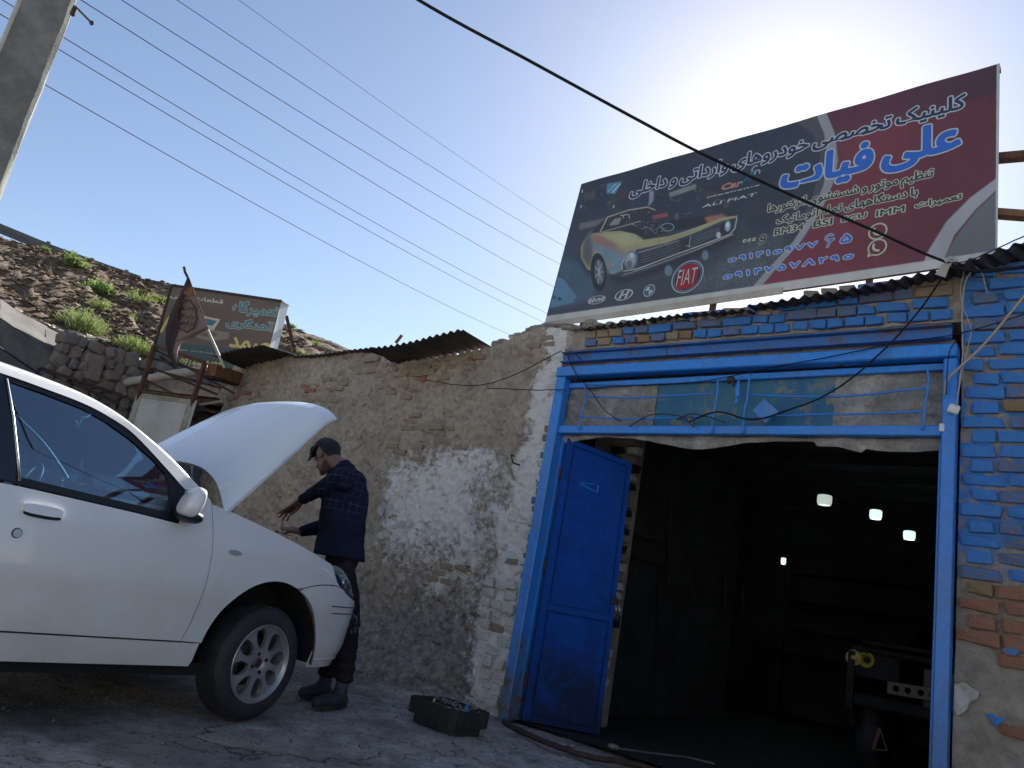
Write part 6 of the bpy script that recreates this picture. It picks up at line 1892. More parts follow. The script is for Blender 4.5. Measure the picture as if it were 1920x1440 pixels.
# glass, seals, pillars
gl_ = [(-1.614, 1.412), (-1.446, 1.404), (-1.277, 1.390), (-1.153, 1.360), (-1.024, 1.312), (-.886, 1.240), (-.816, 1.190), (-.793, 1.15), (-.774, .999), (-1.1, 1.006), (-1.511, 1.016), (-1.535, 1.095), (-1.573, 1.266)]
surr = [(-1.66, .984), (-1.5, .981), (-1.2, .976), (-.95, .970), (-.716, .960), (-.706, .99), (-.692, 1.06), (-.695, 1.128), (-.76, 1.185), (-.82, 1.232), (-.886, 1.276), (-1.0, 1.345), (-1.14, 1.395), (-1.27, 1.422), (-1.45, 1.436), (-1.66, 1.444), (-1.78, 1.444), (-1.78, .984)]
panel('window_surround', surr, M['seal'], holes=[gl_], step=.04, base=.006, lip=.01)
panel('door_glass', gl_, M['glass'], step=.05, base=.014, lip=.0, gap=-.012)
gl2 = [(-1.84, 1.0), (-1.80, 1.41), (-2.2, 1.40), (-2.42, 1.33), (-2.55, 1.2), (-2.58, 1.02), (-2.2, 1.0)]
surr2 = [(-1.785, .984), (-1.785, 1.444), (-2.2, 1.435), (-2.45, 1.37), (-2.62, 1.22), (-2.66, 1.02), (-2.60, .985), (-2.2, .985)]
panel('window_surround', surr2, M['seal'], holes=[gl2], step=.06, base=.006); panel('door_glass', gl2, M['glass'], step=.08, base=.014, lip=0, gap=-.004)
panel('pillar_film', [(-1.80, .99), (-1.53, .988), (-1.545, 1.095), (-1.59, 1.266), (-1.64, 1.43), (-1.80, 1.43)], M['bpillar'], step=.05, base=.002, lip=.004)
mb = MB(); mb.tube([S(s, z, .001) for s, z in ((-1.517, 1.0), (-1.543, 1.095), (-1.582, 1.266), (-1.628, 1.418))], .006, 6); mb.build('pillar_trim', M['steel'], car, True, False)
# roof rail and A pillar, curling over onto the roof
sil = [(-.531, 1.095), (-.552, 1.119), (-.674, 1.204), (-.818, 1.292), (-1.027, 1.39), (-1.151, 1.432), (-1.272, 1.456), (-1.447, 1.470), (-1.66, 1.476), (-2.0, 1.474), (-2.3, 1.455), (-2.5, 1.42), (-2.7, 1.33), (-2.95, 1.16), (-3.15, 1.05)]
low = [(-.531, 1.088), (-.62, 1.135), (-.695, 1.132), (-.79, 1.21), (-1.0, 1.35), (-1.14, 1.40), (-1.27, 1.427), (-1.45, 1.44), (-1.66, 1.448), (-2.0, 1.444), (-2.2, 1.44), (-2.45, 1.375), (-2.63, 1.22), (-2.67, 1.02), (-2.9, 1.045)]
def rail_rows(side):
    rows_ = []
    n = 70; A_ = np.array(sil); B_ = np.array(low); B_[3:11, 1] -= .012
    for k in range(n + 1):
        t = k / n * (len(sil) - 1); a = catm(A_, t); b_ = catm(B_, t)
        row = []
        for j in range(7):
            f = j / 6; q = b_ * (1 - f) + a * f
            p = S(q[0], q[1], .0, side)
            bulge = .012 * math.sin(f * PI * .5)
            row.append(p)
        top = row[-1].copy(); sgn = 1 if side == 1 else -1
        row.append(top + Vector((-.0, .022 * sgn, .010))); row.append(top + Vector((-.0, .05 * sgn, .016)))
        rows_.append(row)
    return rows_
RR = {}
for side in (1, -1):
    R_ = rail_rows(side); RR[side] = R_; V = [p for r_ in R_ for p in r_]; w_ = len(R_[0])
    F = [(k * w_ + j, k * w_ + j + 1, (k + 1) * w_ + j + 1, (k + 1) * w_ + j) for k in range(len(R_) - 1) for j in range(w_ - 1)]
    if side == 1: F = [f[::-1] for f in F]
    link('roof_rail', mesh('roof_rail', V, F, M['paint'], True), car, False)
def across(p, q, bx, bz, ex=2.6, n=28):
    out = []
    for j in range(n + 1):
        w_ = j / n; c = 1 - abs(2 * w_ - 1) ** ex
        out.append(p.lerp(q, w_) + Vector((bx * c, 0, bz * c)))
    return out
def loft(rows_, mat, name, parent=None, th=0):
    V = [p for r_ in rows_ for p in r_]; w_ = len(rows_[0])
    F = [(k * w_ + j, k * w_ + j + 1, (k + 1) * w_ + j + 1, (k + 1) * w_ + j) for k in range(len(rows_) - 1) for j in range(w_ - 1)]
    o = link(name, mesh(name, V, F, mat, True), parent or car, False)
    return o
kA = 26
wr = []
for k in range(2, kA + 1):
    t = k / kA; wr.append(across(RR[1][k][-2] + Vector((0, 0, -.004)), RR[-1][k][-2] + Vector((0, 0, -.004)), .30 * (1 - t) + .11 * t, .012 + .035 * t))
loft(wr, M['wglass'], 'windscreen')
wb = [[p + Vector((.004, 0, .002)) for p in wr[0]], [p + Vector((-.05, 0, .035)) for p in wr[0]]]
rf = []
for k in range(kA, 62):
    t = (k - kA) / 36; rf.append(across(RR[1][k][-1], RR[-1][k][-1], .11 * max(0, 1 - t * 3) - .05 * max(0, t - .6), .035 + .012 * math.sin(t * PI)))
loft(rf, M['paint'], 'roof')
rg = [across(RR[1][k][-1], RR[-1][k][-1], -.10, .02) for k in range(61, 71)]
loft(rg, M['glass'], 'rear_window')
loft([across(RR[1][70][-1], RR[-1][70][-1], -.05, .02), across(S(-3.35, 1.0), S(-3.35, 1.0, 0, -1), -.1, .03)], M['paint'], 'boot_lid')
# cowl and wipers under the windscreen
loft([across(S(-.60, 1.09, .05), S(-.60, 1.09, .05, -1), .30, .0), across(S(-.42, 1.06, .04), S(-.42, 1.06, .04, -1), .33, .0)], M['black'], 'cowl')
# bonnet: shaped closed, then turned up about its hinges
HA = Vector((-.46, 0, 1.075)); HANG = math.radians(-54)
def hood_pt(w_, v_, d=0):
    c = 1 - abs(2 * w_ - 1) ** 2.6
    s0_ = -.46 + .30 * (1 - abs(2 * w_ - 1) ** 2.3); s1_ = .66 + .11 * (1 - abs(2 * w_ - 1) ** 2.5)
    tt_ = .075 + .225 * v_ ** 1.15
    y = tt_ + (2 * HW - 2 * tt_) * w_
    s = s0_ + (s1_ - s0_) * v_
    z = 1.085 + (.885 - 1.085) * v_ + (.003 + .010 * (1 - abs(2 * w_ - 1) ** 2)) * math.sin(PI * min(v_ * 1.0, 1)) + .014 * (1 - abs(2 * w_ - 1) ** 2.2) * (1 - .3 * v_)
    if v_ > .86: z -= .03 * ((v_ - .86) / .14) ** 2
    e = min(w_, 1 - w_)
    z -= .030 * math.exp(-(e / .03))
    for cx in (.26, .74): z += .006 * math.exp(-((w_ - cx - .05 * (1 - v_) * (1 if cx < .5 else -1)) / .02) ** 2) * (1 - v_ * .5)
    p = Vector((s, y, z - d))
    return p
Rh = Matrix.Rotation(HANG, 4, 'Y')
def hood(w_, v_, d=0): return HA + (Rh @ (hood_pt(w_, v_, d) - HA)) 
NW, NVh = 60, 44
ws_ = [.5 - .5 * math.cos(PI * (k / NW)) * (1) for k in range(NW + 1)]
V = []; F = []
for v_ in np.linspace(0, 1, NVh + 1):
    for w_ in ws_: V.append(hood(w_, float(v_)))
n1 = len(V)
for v_ in np.linspace(0, 1, NVh + 1):
    for w_ in ws_: V.append(hood(w_, float(v_), .018 + .02 * (min(w_, 1 - w_) > .02) * (.03 < v_ < .97)))
m_ = NW + 1
for k in range(NVh):
    for j in range(NW):
        a = k * m_ + j; F.append((a, a + m_, a + m_ + 1, a + 1)); F.append((n1 + a, n1 + a + 1, n1 + a + m_ + 1, n1 + a + m_))
for j in range(NW):
    F.append((j, j + 1, n1 + j + 1, n1 + j)); a = NVh * m_ + j; F.append((a, n1 + a, n1 + a + 1, a + 1))
for k in range(NVh):
    a = k * m_; F.append((a, n1 + a, n1 + a + m_, a + m_)); a = k * m_ + NW; F.append((a, a + m_, n1 + a + m_, n1 + a))
o = link('bonnet', mesh('bonnet', V, F, M['paint'], True), car, False); o['label'] = 'raised white bonnet'
sharp(o, 40)
mb = MB()
for sd in (1, -1):
    a = S(-.36, 1.03, .07, sd); b_ = hood(.06 if sd == 1 else .94, .12, .03); mb.bar(a, b_, .02, .035)
mb.build('bonnet_hinge', M['panel_wh'], car, False, False)
mb = MB(); mb.tube([Vector((.42, 1.45, .90)), hood(.85, .55, .04)], .005, 6); mb.build('bonnet_stay', M['steel'], car, True, False)
# engine bay top, seen only as dark shapes
mb = MB(); mb.box((.05, HW, .80), (.85, 1.36, .10), None, .02); mb.box((.15, HW - .1, .88), (.4, .5, .12), None, .03); mb.box((-.1, HW + .5, .9), (.25, .2, .14), None, .02)
mb.build('engine', M['under'], car, False, False)
# inner tub behind all panels, coloured near-black so the gaps look shaded
tub = [(-.60, .29), (-.55, .40), (-.43, .62), (-.25, .74), (.01, .79), (.22, .745), (.40, .66), (.47, .45), (.49, .33), (1.45, .33), (1.35, .72), (.9, .74), (.5, .86), (.1, .96), (-.5, 1.06), (-.70, 1.0), (-.70, .945), (-1.6, .955), (-2.6, .95), (-3.9, .92), (-3.9, .3), (-2.95, .3), (-2.85, .55), (-2.65, .74), (-2.43, .77), (-2.2, .72), (-2.05, .55), (-2.0, .29)]
panel('inner_shell', tub, M['under'], step=.08, base=.022, lip=0, gap=0)
for c_ in ((.01, .335), RC):
    for sd in (1, -1):
        mb = MB(); V = []; F = []
        n = 22
        for k in range(n + 1):
            t = -.06 + (PI + .12) * k / n
            for d_ in (.012, .30):
                p = Vector((c_[0] + .425 * math.cos(t), (.03 + d_) if sd == 1 else 2 * HW - (.03 + d_), c_[1] + .425 * math.sin(t))); V.append(p)
        for k in range(n): F.append((2 * k, 2 * k + 1, 2 * k + 3, 2 * k + 2))
        F.append([2 * k + 1 for k in range(n + 1)])
        link('wheel_arch_liner', mesh('wheel_arch_liner', V, F, M['under']), car, False)
M['liner_edge'] = simple('brown_muddy_liner', (.12, .07, .045), .9)
mb = MB(); mb.tube([Vector((.01 + .417 * math.cos(t), .035, .335 + .417 * math.sin(t))) for t in np.linspace(-.08, .9, 18)], .006, 6); mb.build('arch_edge', M['liner_edge'], car, True, False)
mb = MB(); mb.box((-1.2, HW, .25), (2.6, 1.45, .06)); mb.build('floor_pan', M['under'], car, False, False)
# wheels: eight-spoke alloy
def wheel(center, steer=0, sd=1):
    Mx = Matrix.Translation(center) @ Matrix.Rotation(steer, 4, 'Z') @ (Matrix.Rotation(PI / 2, 4, 'X') if sd == 1 else Matrix.Rotation(-PI / 2, 4, 'X'))
    # local z points out of the car
    R = .305
    w = link('wheel', bpy.data.meshes.new('wheel'), car, False)
    tm = MB()
    pr = [(.205, .082), (.212, .092), (.235, .098), (.265, .096), (.288, .086), (.298, .072), (.303, .05), (R, .02), (R, -.02), (.303, -.05), (.298, -.075), (.28, -.09), (.235, -.098), (.205, -.085)]
    tm.lathe(pr, Mx, 64); o = tm.build('tyre', M['tyre'], None, True, False, ang=60); o.parent = w
    tb = MB()
    for k in range(72):
        a = 2 * PI * k / 72
        for zz, ln, sk in ((.052, .030, .2), (.018, .022, -.2), (-.018, .022, .2), (-.052, .030, -.2)):
            Mr = Mx @ Matrix.Rotation(a + sk * .05, 4, 'Z')
            P_ = [Mr @ Vector((R - .004 + dx - (abs(zz) > .04) * .002, dy, zz + dz)) for dx in (0, .006) for dy, dz in ((-.010, -ln / 2), (.010, -ln / 2), (.010, ln / 2), (-.010, ln / 2))]
            tb.add(P_, [(4, 5, 6, 7), (0, 1, 5, 4), (1, 2, 6, 5), (2, 3, 7, 6), (3, 0, 4, 7)])
    o = tb.build('tread', M['tyre'], None, False, False); o.parent = w; o['kind'] = 'stuff'
    rm = MB(); rm.lathe([(.207, .084), (.213, .090), (.209, .097), (.202, .094), (.196, .080), (.186, .060), (.180, -.05), (.19, -.08), (.205, -.085)], Mx, 56)
    o = rm.build('rim', M['alloy'], None, True, False, ang=40); o.parent = w
    # spoked face
    holes = []
    for k in range(8):
        a = 2 * PI * k / 8 + .2; P_ = []
        for j in range(18):
            t = 2 * PI * j / 18
            rr_ = .134 + .054 * math.cos(t); wd = .037 * math.sin(t) * (1.0 + .25 * math.cos(t))
            P_.append((rr_ * math.cos(a) - wd * math.sin(a), rr_ * math.sin(a) + wd * math.cos(a)))
        holes.append(P_)
    outer = [(.197 * math.cos(t), .197 * math.sin(t)) for t in np.linspace(0, 2 * PI, 60, endpoint=False)]
    def fm(x, y, d, side):
        r = math.hypot(x, y)
        z = .070 + .014 * math.sin(min(r / .2, 1) * PI) - .012 * max(0, 1 - r / .05) + (.006 if r > .185 else 0)
        return Mx @ Vector((x, y, z - d))
    fo = panel('spokes', outer, M['alloy'], holes=holes, step=.014, lip=.026, fm=fm, parent=car, gap=0, both=False)[0]
    fo.parent = w
    d_ = MB(); d_.lathe([(.0, .005), (.13, .005), (.135, -.01), (.135, -.02)], Mx, 40); o = d_.build('brake_disc', M['disc'], None, True, False); o.parent = w
    cb = MB(); cb.lathe([(0, .078), (.022, .078), (.026, .074), (.028, .064)], Mx, 24); o = cb.build('centre_cap', M['cap'], None, False, False); o.parent = w
    for k in range(4):
        a = 2 * PI * k / 4 + .35; n_ = MB(); c = Mx @ Vector((.052 * math.cos(a), .052 * math.sin(a), .066))
        n_.tube([Mx @ Vector((.052 * math.cos(a), .052 * math.sin(a), .060)), Mx @ Vector((.052 * math.cos(a), .052 * math.sin(a), .082))], .0115, 8)
        o = n_.build('wheel_bolt', M['black'], None, False, False); o.parent = w
    return w
M['tyre'] = simple('worn_tyre_rubber', (.020, .020, .022), .75, 0, (.045, .042, .040), 5, .4, 60)
M['alloy'] = simple('dusty_alloy', (.47, .47, .49), .34, .6, (.33, .33, .33), 6)
M['disc'] = simple('brake_disc_steel', (.07, .065, .06), .6, .4)
M['cap'] = simple('dark_red_cap', (.07, .015, .02), .4, coat=.5)
wheel(Vector((.02, .115, .303)), .06)
wheel(Vector((.02, 2 * HW - .115, .303)), .06, -1)
wheel(Vector((RC[0], .115, .303))); wheel(Vector((RC[0], 2 * HW - .115, .303)), 0, -1)
# door handle in its oval dish, lock, repeater, mirror
def oval(cs, cz, a, b_, n=26, sq=1.0, tilt=0.0):
    return [(cs + a * math.copysign(abs(math.cos(t)) ** sq, math.cos(t)), cz + b_ * math.copysign(abs(math.sin(t)) ** sq, math.sin(t)) + tilt * a * math.cos(t)) for t in np.linspace(0, 2 * PI, n, endpoint=False)]
M['paint_dk'] = M['paint']
panel('handle_recess', oval(-1.408, .888, .094, .034, sq=.7), M['paint'], step=.012, base=-.002, lip=.006, gap=0)
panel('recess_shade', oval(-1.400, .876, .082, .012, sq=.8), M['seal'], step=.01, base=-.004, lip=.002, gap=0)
panel('door_handle', oval(-1.408, .899, .088, .021, sq=.6), M['paint'], step=.01, base=-.020, lip=.018, gap=0)
for c_, r_, mt, b0 in (((-1.483, .790), .021, 'seal', -.002), ((-1.483, .790), .017, 'steel', -.006), ):
    panel('door_lock', oval(c_[0], c_[1], r_, r_), M[mt], step=.01, base=b0, lip=.005, gap=0)
panel('side_repeater', oval(-.353, .867, .044, .0135, sq=1.1), simple('clear_repeater', (.32, .38, .43), .15, coat=1), step=.008, base=-.007, lip=.008, gap=0)
def blob(name, c, r, M3, mat, ex=2.6, cut=None):
    bm = bmesh.new(); bmesh.ops.create_uvsphere(bm, u_segments=28, v_segments=18, radius=1)
    for q in bm.verts:
        d = [math.copysign(abs(k_) ** (2 / ex), k_) for k_ in q.co]
        p = Vector((d[0] * r[0], d[1] * r[1], d[2] * r[2]))
        if cut: p = cut(p)
        q.co = (M3 @ p) + Vector(c)
    me = bpy.data.meshes.new(name); bm.to_mesh(me); bm.free(); me.materials.append(mat)
    me.polygons.foreach_set('use_smooth', [True] * len(me.polygons))
    return link(name, me, car, False)
for sd in (1, -1):
    yb = -.045 if sd == 1 else 2 * HW + .045
    sg_ = -1 if sd == 1 else 1
    mir = blob('mirror', (-.745, yb, 1.072), (.046, .080, .076), Matrix.Rotation(.30, 3, 'Y') @ Matrix.Rotation(.25 * sg_, 3, 'Z'), M['paint'], 3.4, lambda p: Vector((p.x * (1 - .35 * max(p.z, 0) / .08), p.y, p.z)))
    foot = blob('mirror_foot', (-.712, yb + .045 * -sg_, 1.003), (.060, .085, .034), Matrix.Rotation(.1, 3, 'Y'), M['black'], 2.4)
# seats, dashboard, steering wheel
mb = MB()
for y in (.45, 1.21):
    mb.box((-1.25, y, .55), (.5, .48, .16), None, .05); mb.box((-1.55, y, .85), (.14, .46, .6), Matrix.Rotation(-.25, 3, 'Y'), .05); mb.box((-1.66, y, 1.22), (.09, .26, .17), Matrix.Rotation(-.2, 3, 'Y'), .035)
mb.build('seat', M['inner'], car, False, False)
mb = MB(); mb.box((-.62, HW, .93), (.5, 1.40, .16), None, .06); mb.box((-.75, 1.2, 1.0), (.22, .38, .08), None, .03); mb.build('dashboard', M['inner'], car, False, False)
mb = MB(); Ms = Matrix.Translation((-.98, 1.21, .98)) @ Matrix.Rotation(-1.15, 4, 'Y')
mb.tube([Ms @ Vector((.185 * math.cos(t), .185 * math.sin(t), 0)) for t in np.linspace(0, 2 * PI, 33)], .014, 7, False); mb.bar(Ms @ Vector((-.17, 0, 0)), Ms @ Vector((.17, 0, 0)), .04, .02); mb.tube([Ms @ Vector((0, 0, 0)), Vector((-.75, 1.21, .9))], .03, 8)
mb.build('steering_wheel', M['black'], car, True, False)
mb = MB(); mb.box((-1.02, HW, 1.36), (.04, .22, .06), None, .015); mb.build('rear_view_mirror', M['black'], car, False, False)
mb = MB(); mb.tube([wr[1][19] + Vector((.02, 0, .012)), wr[4][8] + Vector((.025, 0, .01))], .008, 5); mb.build('wiper', M['black'], car, False, False)

# ------------------------------------------------------------------ the mechanic
def fuse(name, mb, voxel, mat, parent, smooth=4, disp=None, fac=.5):
    """melt overlapping forms into one continuous skin"""
    me = mesh(name, mb.v, mb.f, mat)
    bm = bmesh.new(); bm.from_mesh(me); bmesh.ops.recalc_face_normals(bm, faces=bm.faces); bm.to_mesh(me); bm.free()
    o = bpy.data.objects.new('tmp', me); COL.objects.link(o)
    r = o.modifiers.new('r', 'REMESH'); r.mode = 'VOXEL'; r.voxel_size = voxel; r.use_smooth_shade = True
    s = o.modifiers.new('s', 'SMOOTH'); s.iterations = smooth; s.factor = fac
    dg = bpy.context.evaluated_depsgraph_get(); dg.update()
    m2 = bpy.data.meshes.new_from_object(o.evaluated_get(dg)); m2.name = name
    bpy.data.objects.remove(o)
    if disp:
        n = len(m2.vertices); co = np.empty(n * 3); no = np.empty(n * 3)
        m2.vertices.foreach_get('co', co); m2.vertices.foreach_get('normal', no)
        co = co.reshape(-1, 3); no = no.reshape(-1, 3)
        co = co + no * disp(co)[:, None]; m2.vertices.foreach_set('co', co.ravel())
    m2.materials.clear(); m2.materials.append(mat)
    m2.polygons.foreach_set('use_smooth', [True] * len(m2.polygons))
    return link(name, m2, parent)
def cap(mb, a, ra, b, rb, n=14):
    a = Vector(a); b = Vector(b)
    if (a - b).length < 1e-4: mb.sphere(a, ra, n, 8); return
    pts = [a.lerp(b, t) for t in (0, .33, .66, 1)]; mb.tube(pts, [ra + (rb - ra) * t for t in (0, .33, .66, 1)], n)
    mb.sphere(a, ra * .995, n, 8); mb.sphere(b, rb * .995, n, 8)
def chain(mb, P, R, n=14):
    for k in range(len(P) - 1): cap(mb, P[k], R[k], P[k + 1], R[k + 1], n)
def J(u, v, y): return at(u, v, y=y)
pel = J(641, 1052, 3.66); wst = J(641, 1000, 3.66); chs = J(648, 938, 3.66); chu = J(652, 905, 3.66); nck = J(646, 880, 3.66)
hc = J(614, 856, 3.64)
man = empty('person', 'dark haired person in navy checked shirt and dark trousers working over the engine bay', 'person', (-4.5, 3.7, 0))
shN = J(640, 897, 3.49); elN = J(600, 917, 3.42); wrN = J(566, 938, 3.44)
shF = J(652, 905, 3.84); elF = J(615, 985, 3.84); wrF = J(566, 997, 3.66)
hipN = J(645, 1075, 3.61); hipF = J(634, 1072, 3.73)
knN = J(655, 1165, 3.60); anN = at(642, 1282, y=3.69); ftN = at(612, 1318, z=.03)
knF = J(628, 1160, 3.72); anF = at(612, 1268, y=3.80); ftF = at(578, 1300, z=.03)
fwd = Vector((-.86, -.10, -.50)).normalized(); lft = Vector((0, 0, 1)).cross(fwd).normalized(); upv = fwd.cross(lft)
HM = Matrix((fwd, lft, upv)).transposed()
def hp(x, y, z): return hc + HM @ Vector((x, y, z))
mb = MB()
mb.sphere(hp(-.012, 0, .035), (.100, .079, .098), 24, 16, HM); mb.sphere(hp(.03, 0, -.045), (.066, .060, .075), 20, 14, HM)
cap(mb, hp(.045, .03, -.085), .022, hp(.078, 0, -.105), .024); cap(mb, hp(.045, -.03, -.085), .022, hp(.078, 0, -.105), .024); cap(mb, hp(-.02, .055, -.05), .022, hp(.05, .032, -.09), .02); cap(mb, hp(-.02, -.055, -.05), .022, hp(.05, -.032, -.09), .02)
cap(mb, hp(.092, 0, .012), .010, hp(.112, 0, -.030), .015, 10); mb.sphere(hp(.098, .012, -.036), .010, 8, 6); mb.sphere(hp(.098, -.012, -.036), .010, 8, 6)
cap(mb, hp(.086, .040, .022), .012, hp(.094, .008, .022), .011, 10); cap(mb, hp(.086, -.040, .022), .012, hp(.094, -.008, .022), .011, 10)
cap(mb, hp(.090, -.020, -.062), .009, hp(.098, 0, -.060), .010, 8); cap(mb, hp(.090, .020, -.062), .009, hp(.098, 0, -.060), .010, 8); cap(mb, hp(.088, -.015, -.074), .009, hp(.092, .015, -.074), .009, 8)
for s_ in (1, -1):
    for k in range(9):
        t0 = -1.9 + k * .47; t1 = t0 + .47
        cap(mb, hp(-.008 + .020 * math.cos(t0), s_ * .093, .0 + .033 * math.sin(t0)), .006, hp(-.008 + .020 * math.cos(t1), s_ * .093, .033 * math.sin(t1)), .006, 8)
    mb.sphere(hp(-.006, s_ * .084, .0), (.019, .010, .028), 10, 7, HM)
cap(mb, hp(-.045, 0, -.05), .058, nck, .064); cap(mb, nck, .064, chu, .07)
chain(mb, [chu, chs, wst, pel], [.075, .085, .085, .09]); cap(mb, shN, .055, shF, .055)
chain(mb, [shN, elN, wrN], [.050, .040, .028]); chain(mb, [shF, elF, wrF], [.050, .040, .029])
chain(mb, [hipN, knN, anN], [.070, .045, .034]); chain(mb, [hipF, knF, anF], [.070, .045, .034])
def hand(mb, wr, palm, tips, thumb, pw, fr=.0088):
    """palm with five jointed fingers; pw: unit vector across the knuckles"""
    d = (palm - wr); base = wr + d * 1.75; wr0 = wr
    for k in range(4):
        o_ = pw * ((k - 1.5) * .0195)
        cap(mb, wr + o_ * .55, .020, base + o_, .0125, 10)
    cap(mb, wr, .026, wr + d * .8, .024, 12)
    for k in range(4):
        o_ = pw * ((k - 1.5) * .0205)
        A_ = base + o_; T_ = tips[k]; m1 = A_.lerp(T_, .42) + (A_ - wr).normalized() * .018; m2 = A_.lerp(T_, .76) + (A_ - wr).normalized() * .010
        chain(mb, [A_, m1, m2, T_], [.0105, .0095, .0085, .0070], 10)
    tb = wr + d * .35 + pw * -.022
    chain(mb, [tb, tb.lerp(thumb, .45) + pw * -.012, thumb], [.0150, .0125, .0085], 10)
pwN = (Vector((.25, -.55, .8))).normalized()
palmN = J(553, 948, 3.43)
tipsN = [J(537, 977, 3.40), J(529, 976, 3.425), J(523, 970, 3.45), J(520, 963, 3.475)]
hand(mb, wrN, palmN, tipsN, J(545, 966, 3.39), Vector((.15, -.95, .1)).normalized())
palmF = J(552, 994, 3.63)
tipsF = [J(530, 995, 3.60), J(527, 990, 3.62), J(528, 985, 3.64), J(531, 982, 3.67)]
hand(mb, wrF, palmF, tipsF, J(534, 999, 3.57), Vector((.1, -.75, -.45)).normalized())
M['skin'] = simple('tanned_skin', (.30, .135, .085), .55, 0, (.24, .10, .062), 14, .15, 120, spec=.35)
def two_tone_skin():
    m, nt, b, out = new_mat('tanned_skin_oily_hands')
    co = n_coord(nt); f = n_noise(nt, co, 30, 5, .6)
    sep = nt.nodes.new('ShaderNodeSeparateXYZ'); nt.links.new(co, sep.inputs[0])
    low_ = n_ramp(nt, n_math(nt, 'MULTIPLY', sep.outputs[2], .5), [(.66, 1.0), (.72, 0.0)])
    c = n_mix(nt, f, (.30, .165, .115), (.23, .12, .08))
    c = n_mix(nt, n_math(nt, 'MULTIPLY', low_, .75), c, n_mix(nt, f, (.10, .045, .032), (.16, .07, .045)))
    nt.links.new(c, b.inputs['Base Color']); b.inputs['Roughness'].default_value = .5
    b.inputs['Subsurface Weight'].default_value = .08; b.inputs['Subsurface Radius'].default_value = (.01, .004, .002)
    return m
fuse('body', mb, .0055, two_tone_skin(), man, 3)
mb = MB()
for s_ in (1, -1):
    mb.sphere(hp(.079, s_ * .032, .003), .0125, 12, 8)
mb.build('eye', simple('eye_white', (.22, .19, .17), .5), man, True)
mb = MB()
for s_ in (1, -1): mb.sphere(hp(.0885, s_ * .032, -.001), .0052, 8, 6); cap(mb, hp(.097, s_ * .018, .028), .004, hp(.084, s_ * .050, .027), .0035, 6)
mb.build('brow_and_iris', M['black'], man, True)
# hair: clipped sides, long curly top falling forward
M['hair_s'] = simple('clipped_hair', (.012, .013, .018), .7, 0, (.035, .038, .048), 90, .8, 260)
M['hair'] = simple('dark_curly_hair', (.009, .009, .012), .45, 0, (.022, .022, .028), 40)
mb = MB(); mb.sphere(hp(-.030, 0, .040), (.090, .0815, .090), 24, 16, HM); mb.sphere(hp(-.062, 0, -.012), (.054, .060, .066), 16, 12, HM)
fuse('clipped_hair', mb, .006, M['hair_s'], man, 2, lambda c: (fbm(c[:, 0] * 160, c[:, 2] * 160 + c[:, 1] * 90, 2, 3) - .5) * .006)
mb = MB(); rq = random.Random(19)
mb.sphere(hp(.006, 0, .104), (.092, .066, .050), 16, 10, HM); mb.sphere(hp(.088, 0, .088), (.034, .052, .036), 14, 10, HM)
for k in range(240):
    t, p_ = rq.uniform(0, 2 * PI), rq.uniform(-1, 1); q_ = math.sqrt(1 - p_ * p_)
    c_ = hp(.090 + .040 * q_ * math.cos(t), .058 * q_ * math.sin(t), .086 + .042 * p_); r_ = rq.uniform(.006, .011); ph = rq.uniform(0, 6)
    mb.tube([c_ + HM @ Vector((r_ * math.cos(ph + a), r_ * .9 * math.sin(ph + a), r_ * .8 * math.sin(ph * 2 + a * .7))) for a in (0, .9, 1.8, 2.7, 3.6)], [.0025, .0048, .005, .0042, .0015], 5)
for k in range(620):
    a = rq.uniform(-.080, .118); b_ = rq.uniform(-.076, .076)
    z_ = .158 - .9 * (a - .01) ** 2 * 8 - b_ * b_ * 13
    p = hp(a, b_, z_); 
    f_ = max(0, (a + .02) / .12)
    d_ = (HM @ Vector((.55 + .6 * f_, rq.uniform(-.6, .6), .45 - .9 * f_ + rq.uniform(-.35, .35)))).normalized()
    L = rq.uniform(.016, .030); ax = d_.cross(Vector((rq.uniform(-1, 1), rq.uniform(-1, 1), rq.uniform(-1, 1)))).normalized()
    pts = [p + d_ * L * t + ax * .007 * math.sin(t * 5 + k) + HM @ Vector((0, 0, -.010 * t * t)) for t in (0, .25, .5, .75, 1)]
    mb.tube(pts, [.0065, .0075, .0065, .0045, .0018], 5)
mb.build('curly_hair', M['hair'], man, True)
# shirt: open, loose, checked on the back
def wrinkle(amp, fx, fz, sd):
    def f(c): return (np.abs(fbm(c[:, 0] * fx + c[:, 1] * 3, c[:, 2] * fz + c[:, 0] * 2, 3, sd) - .5) * 2 - .25) * amp + (fbm(c[:, 0] * 30, c[:, 2] * 30, 2, sd + 3) - .5) * amp * .25
    return f
mb = MB()
def slab_ring(mb, c, rx, ry, a=0): mb.sphere(c, (rx, ry, .07), 20, 10, Matrix.Rotation(a, 3, 'Z'))
sec = [(J(649, 892, 3.66), .095, .170), (J(650, 915, 3.66), .125, .200), (J(647, 945, 3.66), .138, .20), (J(643, 975, 3.66), .147, .185), (J(640, 1005, 3.66), .152, .185), (J(638, 1030, 3.66), .160, .195), (J(637, 1047, 3.66), .172, .205)]
V = []; n = 28
for (c, rx, ry) in sec:
    for k in range(n):
        t = 2 * PI * k / n; V.append(c + Vector((rx * math.cos(t), ry * math.sin(t), 0)))
b0 = len(mb.v)
F = [(i_ * n + k, i_ * n + (k + 1) % n, (i_ + 1) * n + (k + 1) % n, (i_ + 1) * n + k) for i_ in range(len(sec) - 1) for k in range(n)]
F += [tuple(range(n)), tuple((len(sec) - 1) * n + k for k in range(n))]
mb.add(V, F)
mb.sphere(J(651, 895, 3.66), (.11, .175, .075), 18, 12)
chain(mb, [shN + Vector((.02, .02, -.01)), shN, elN, wrN.lerp(elN, .10)], [.080, .078, .058, .043])
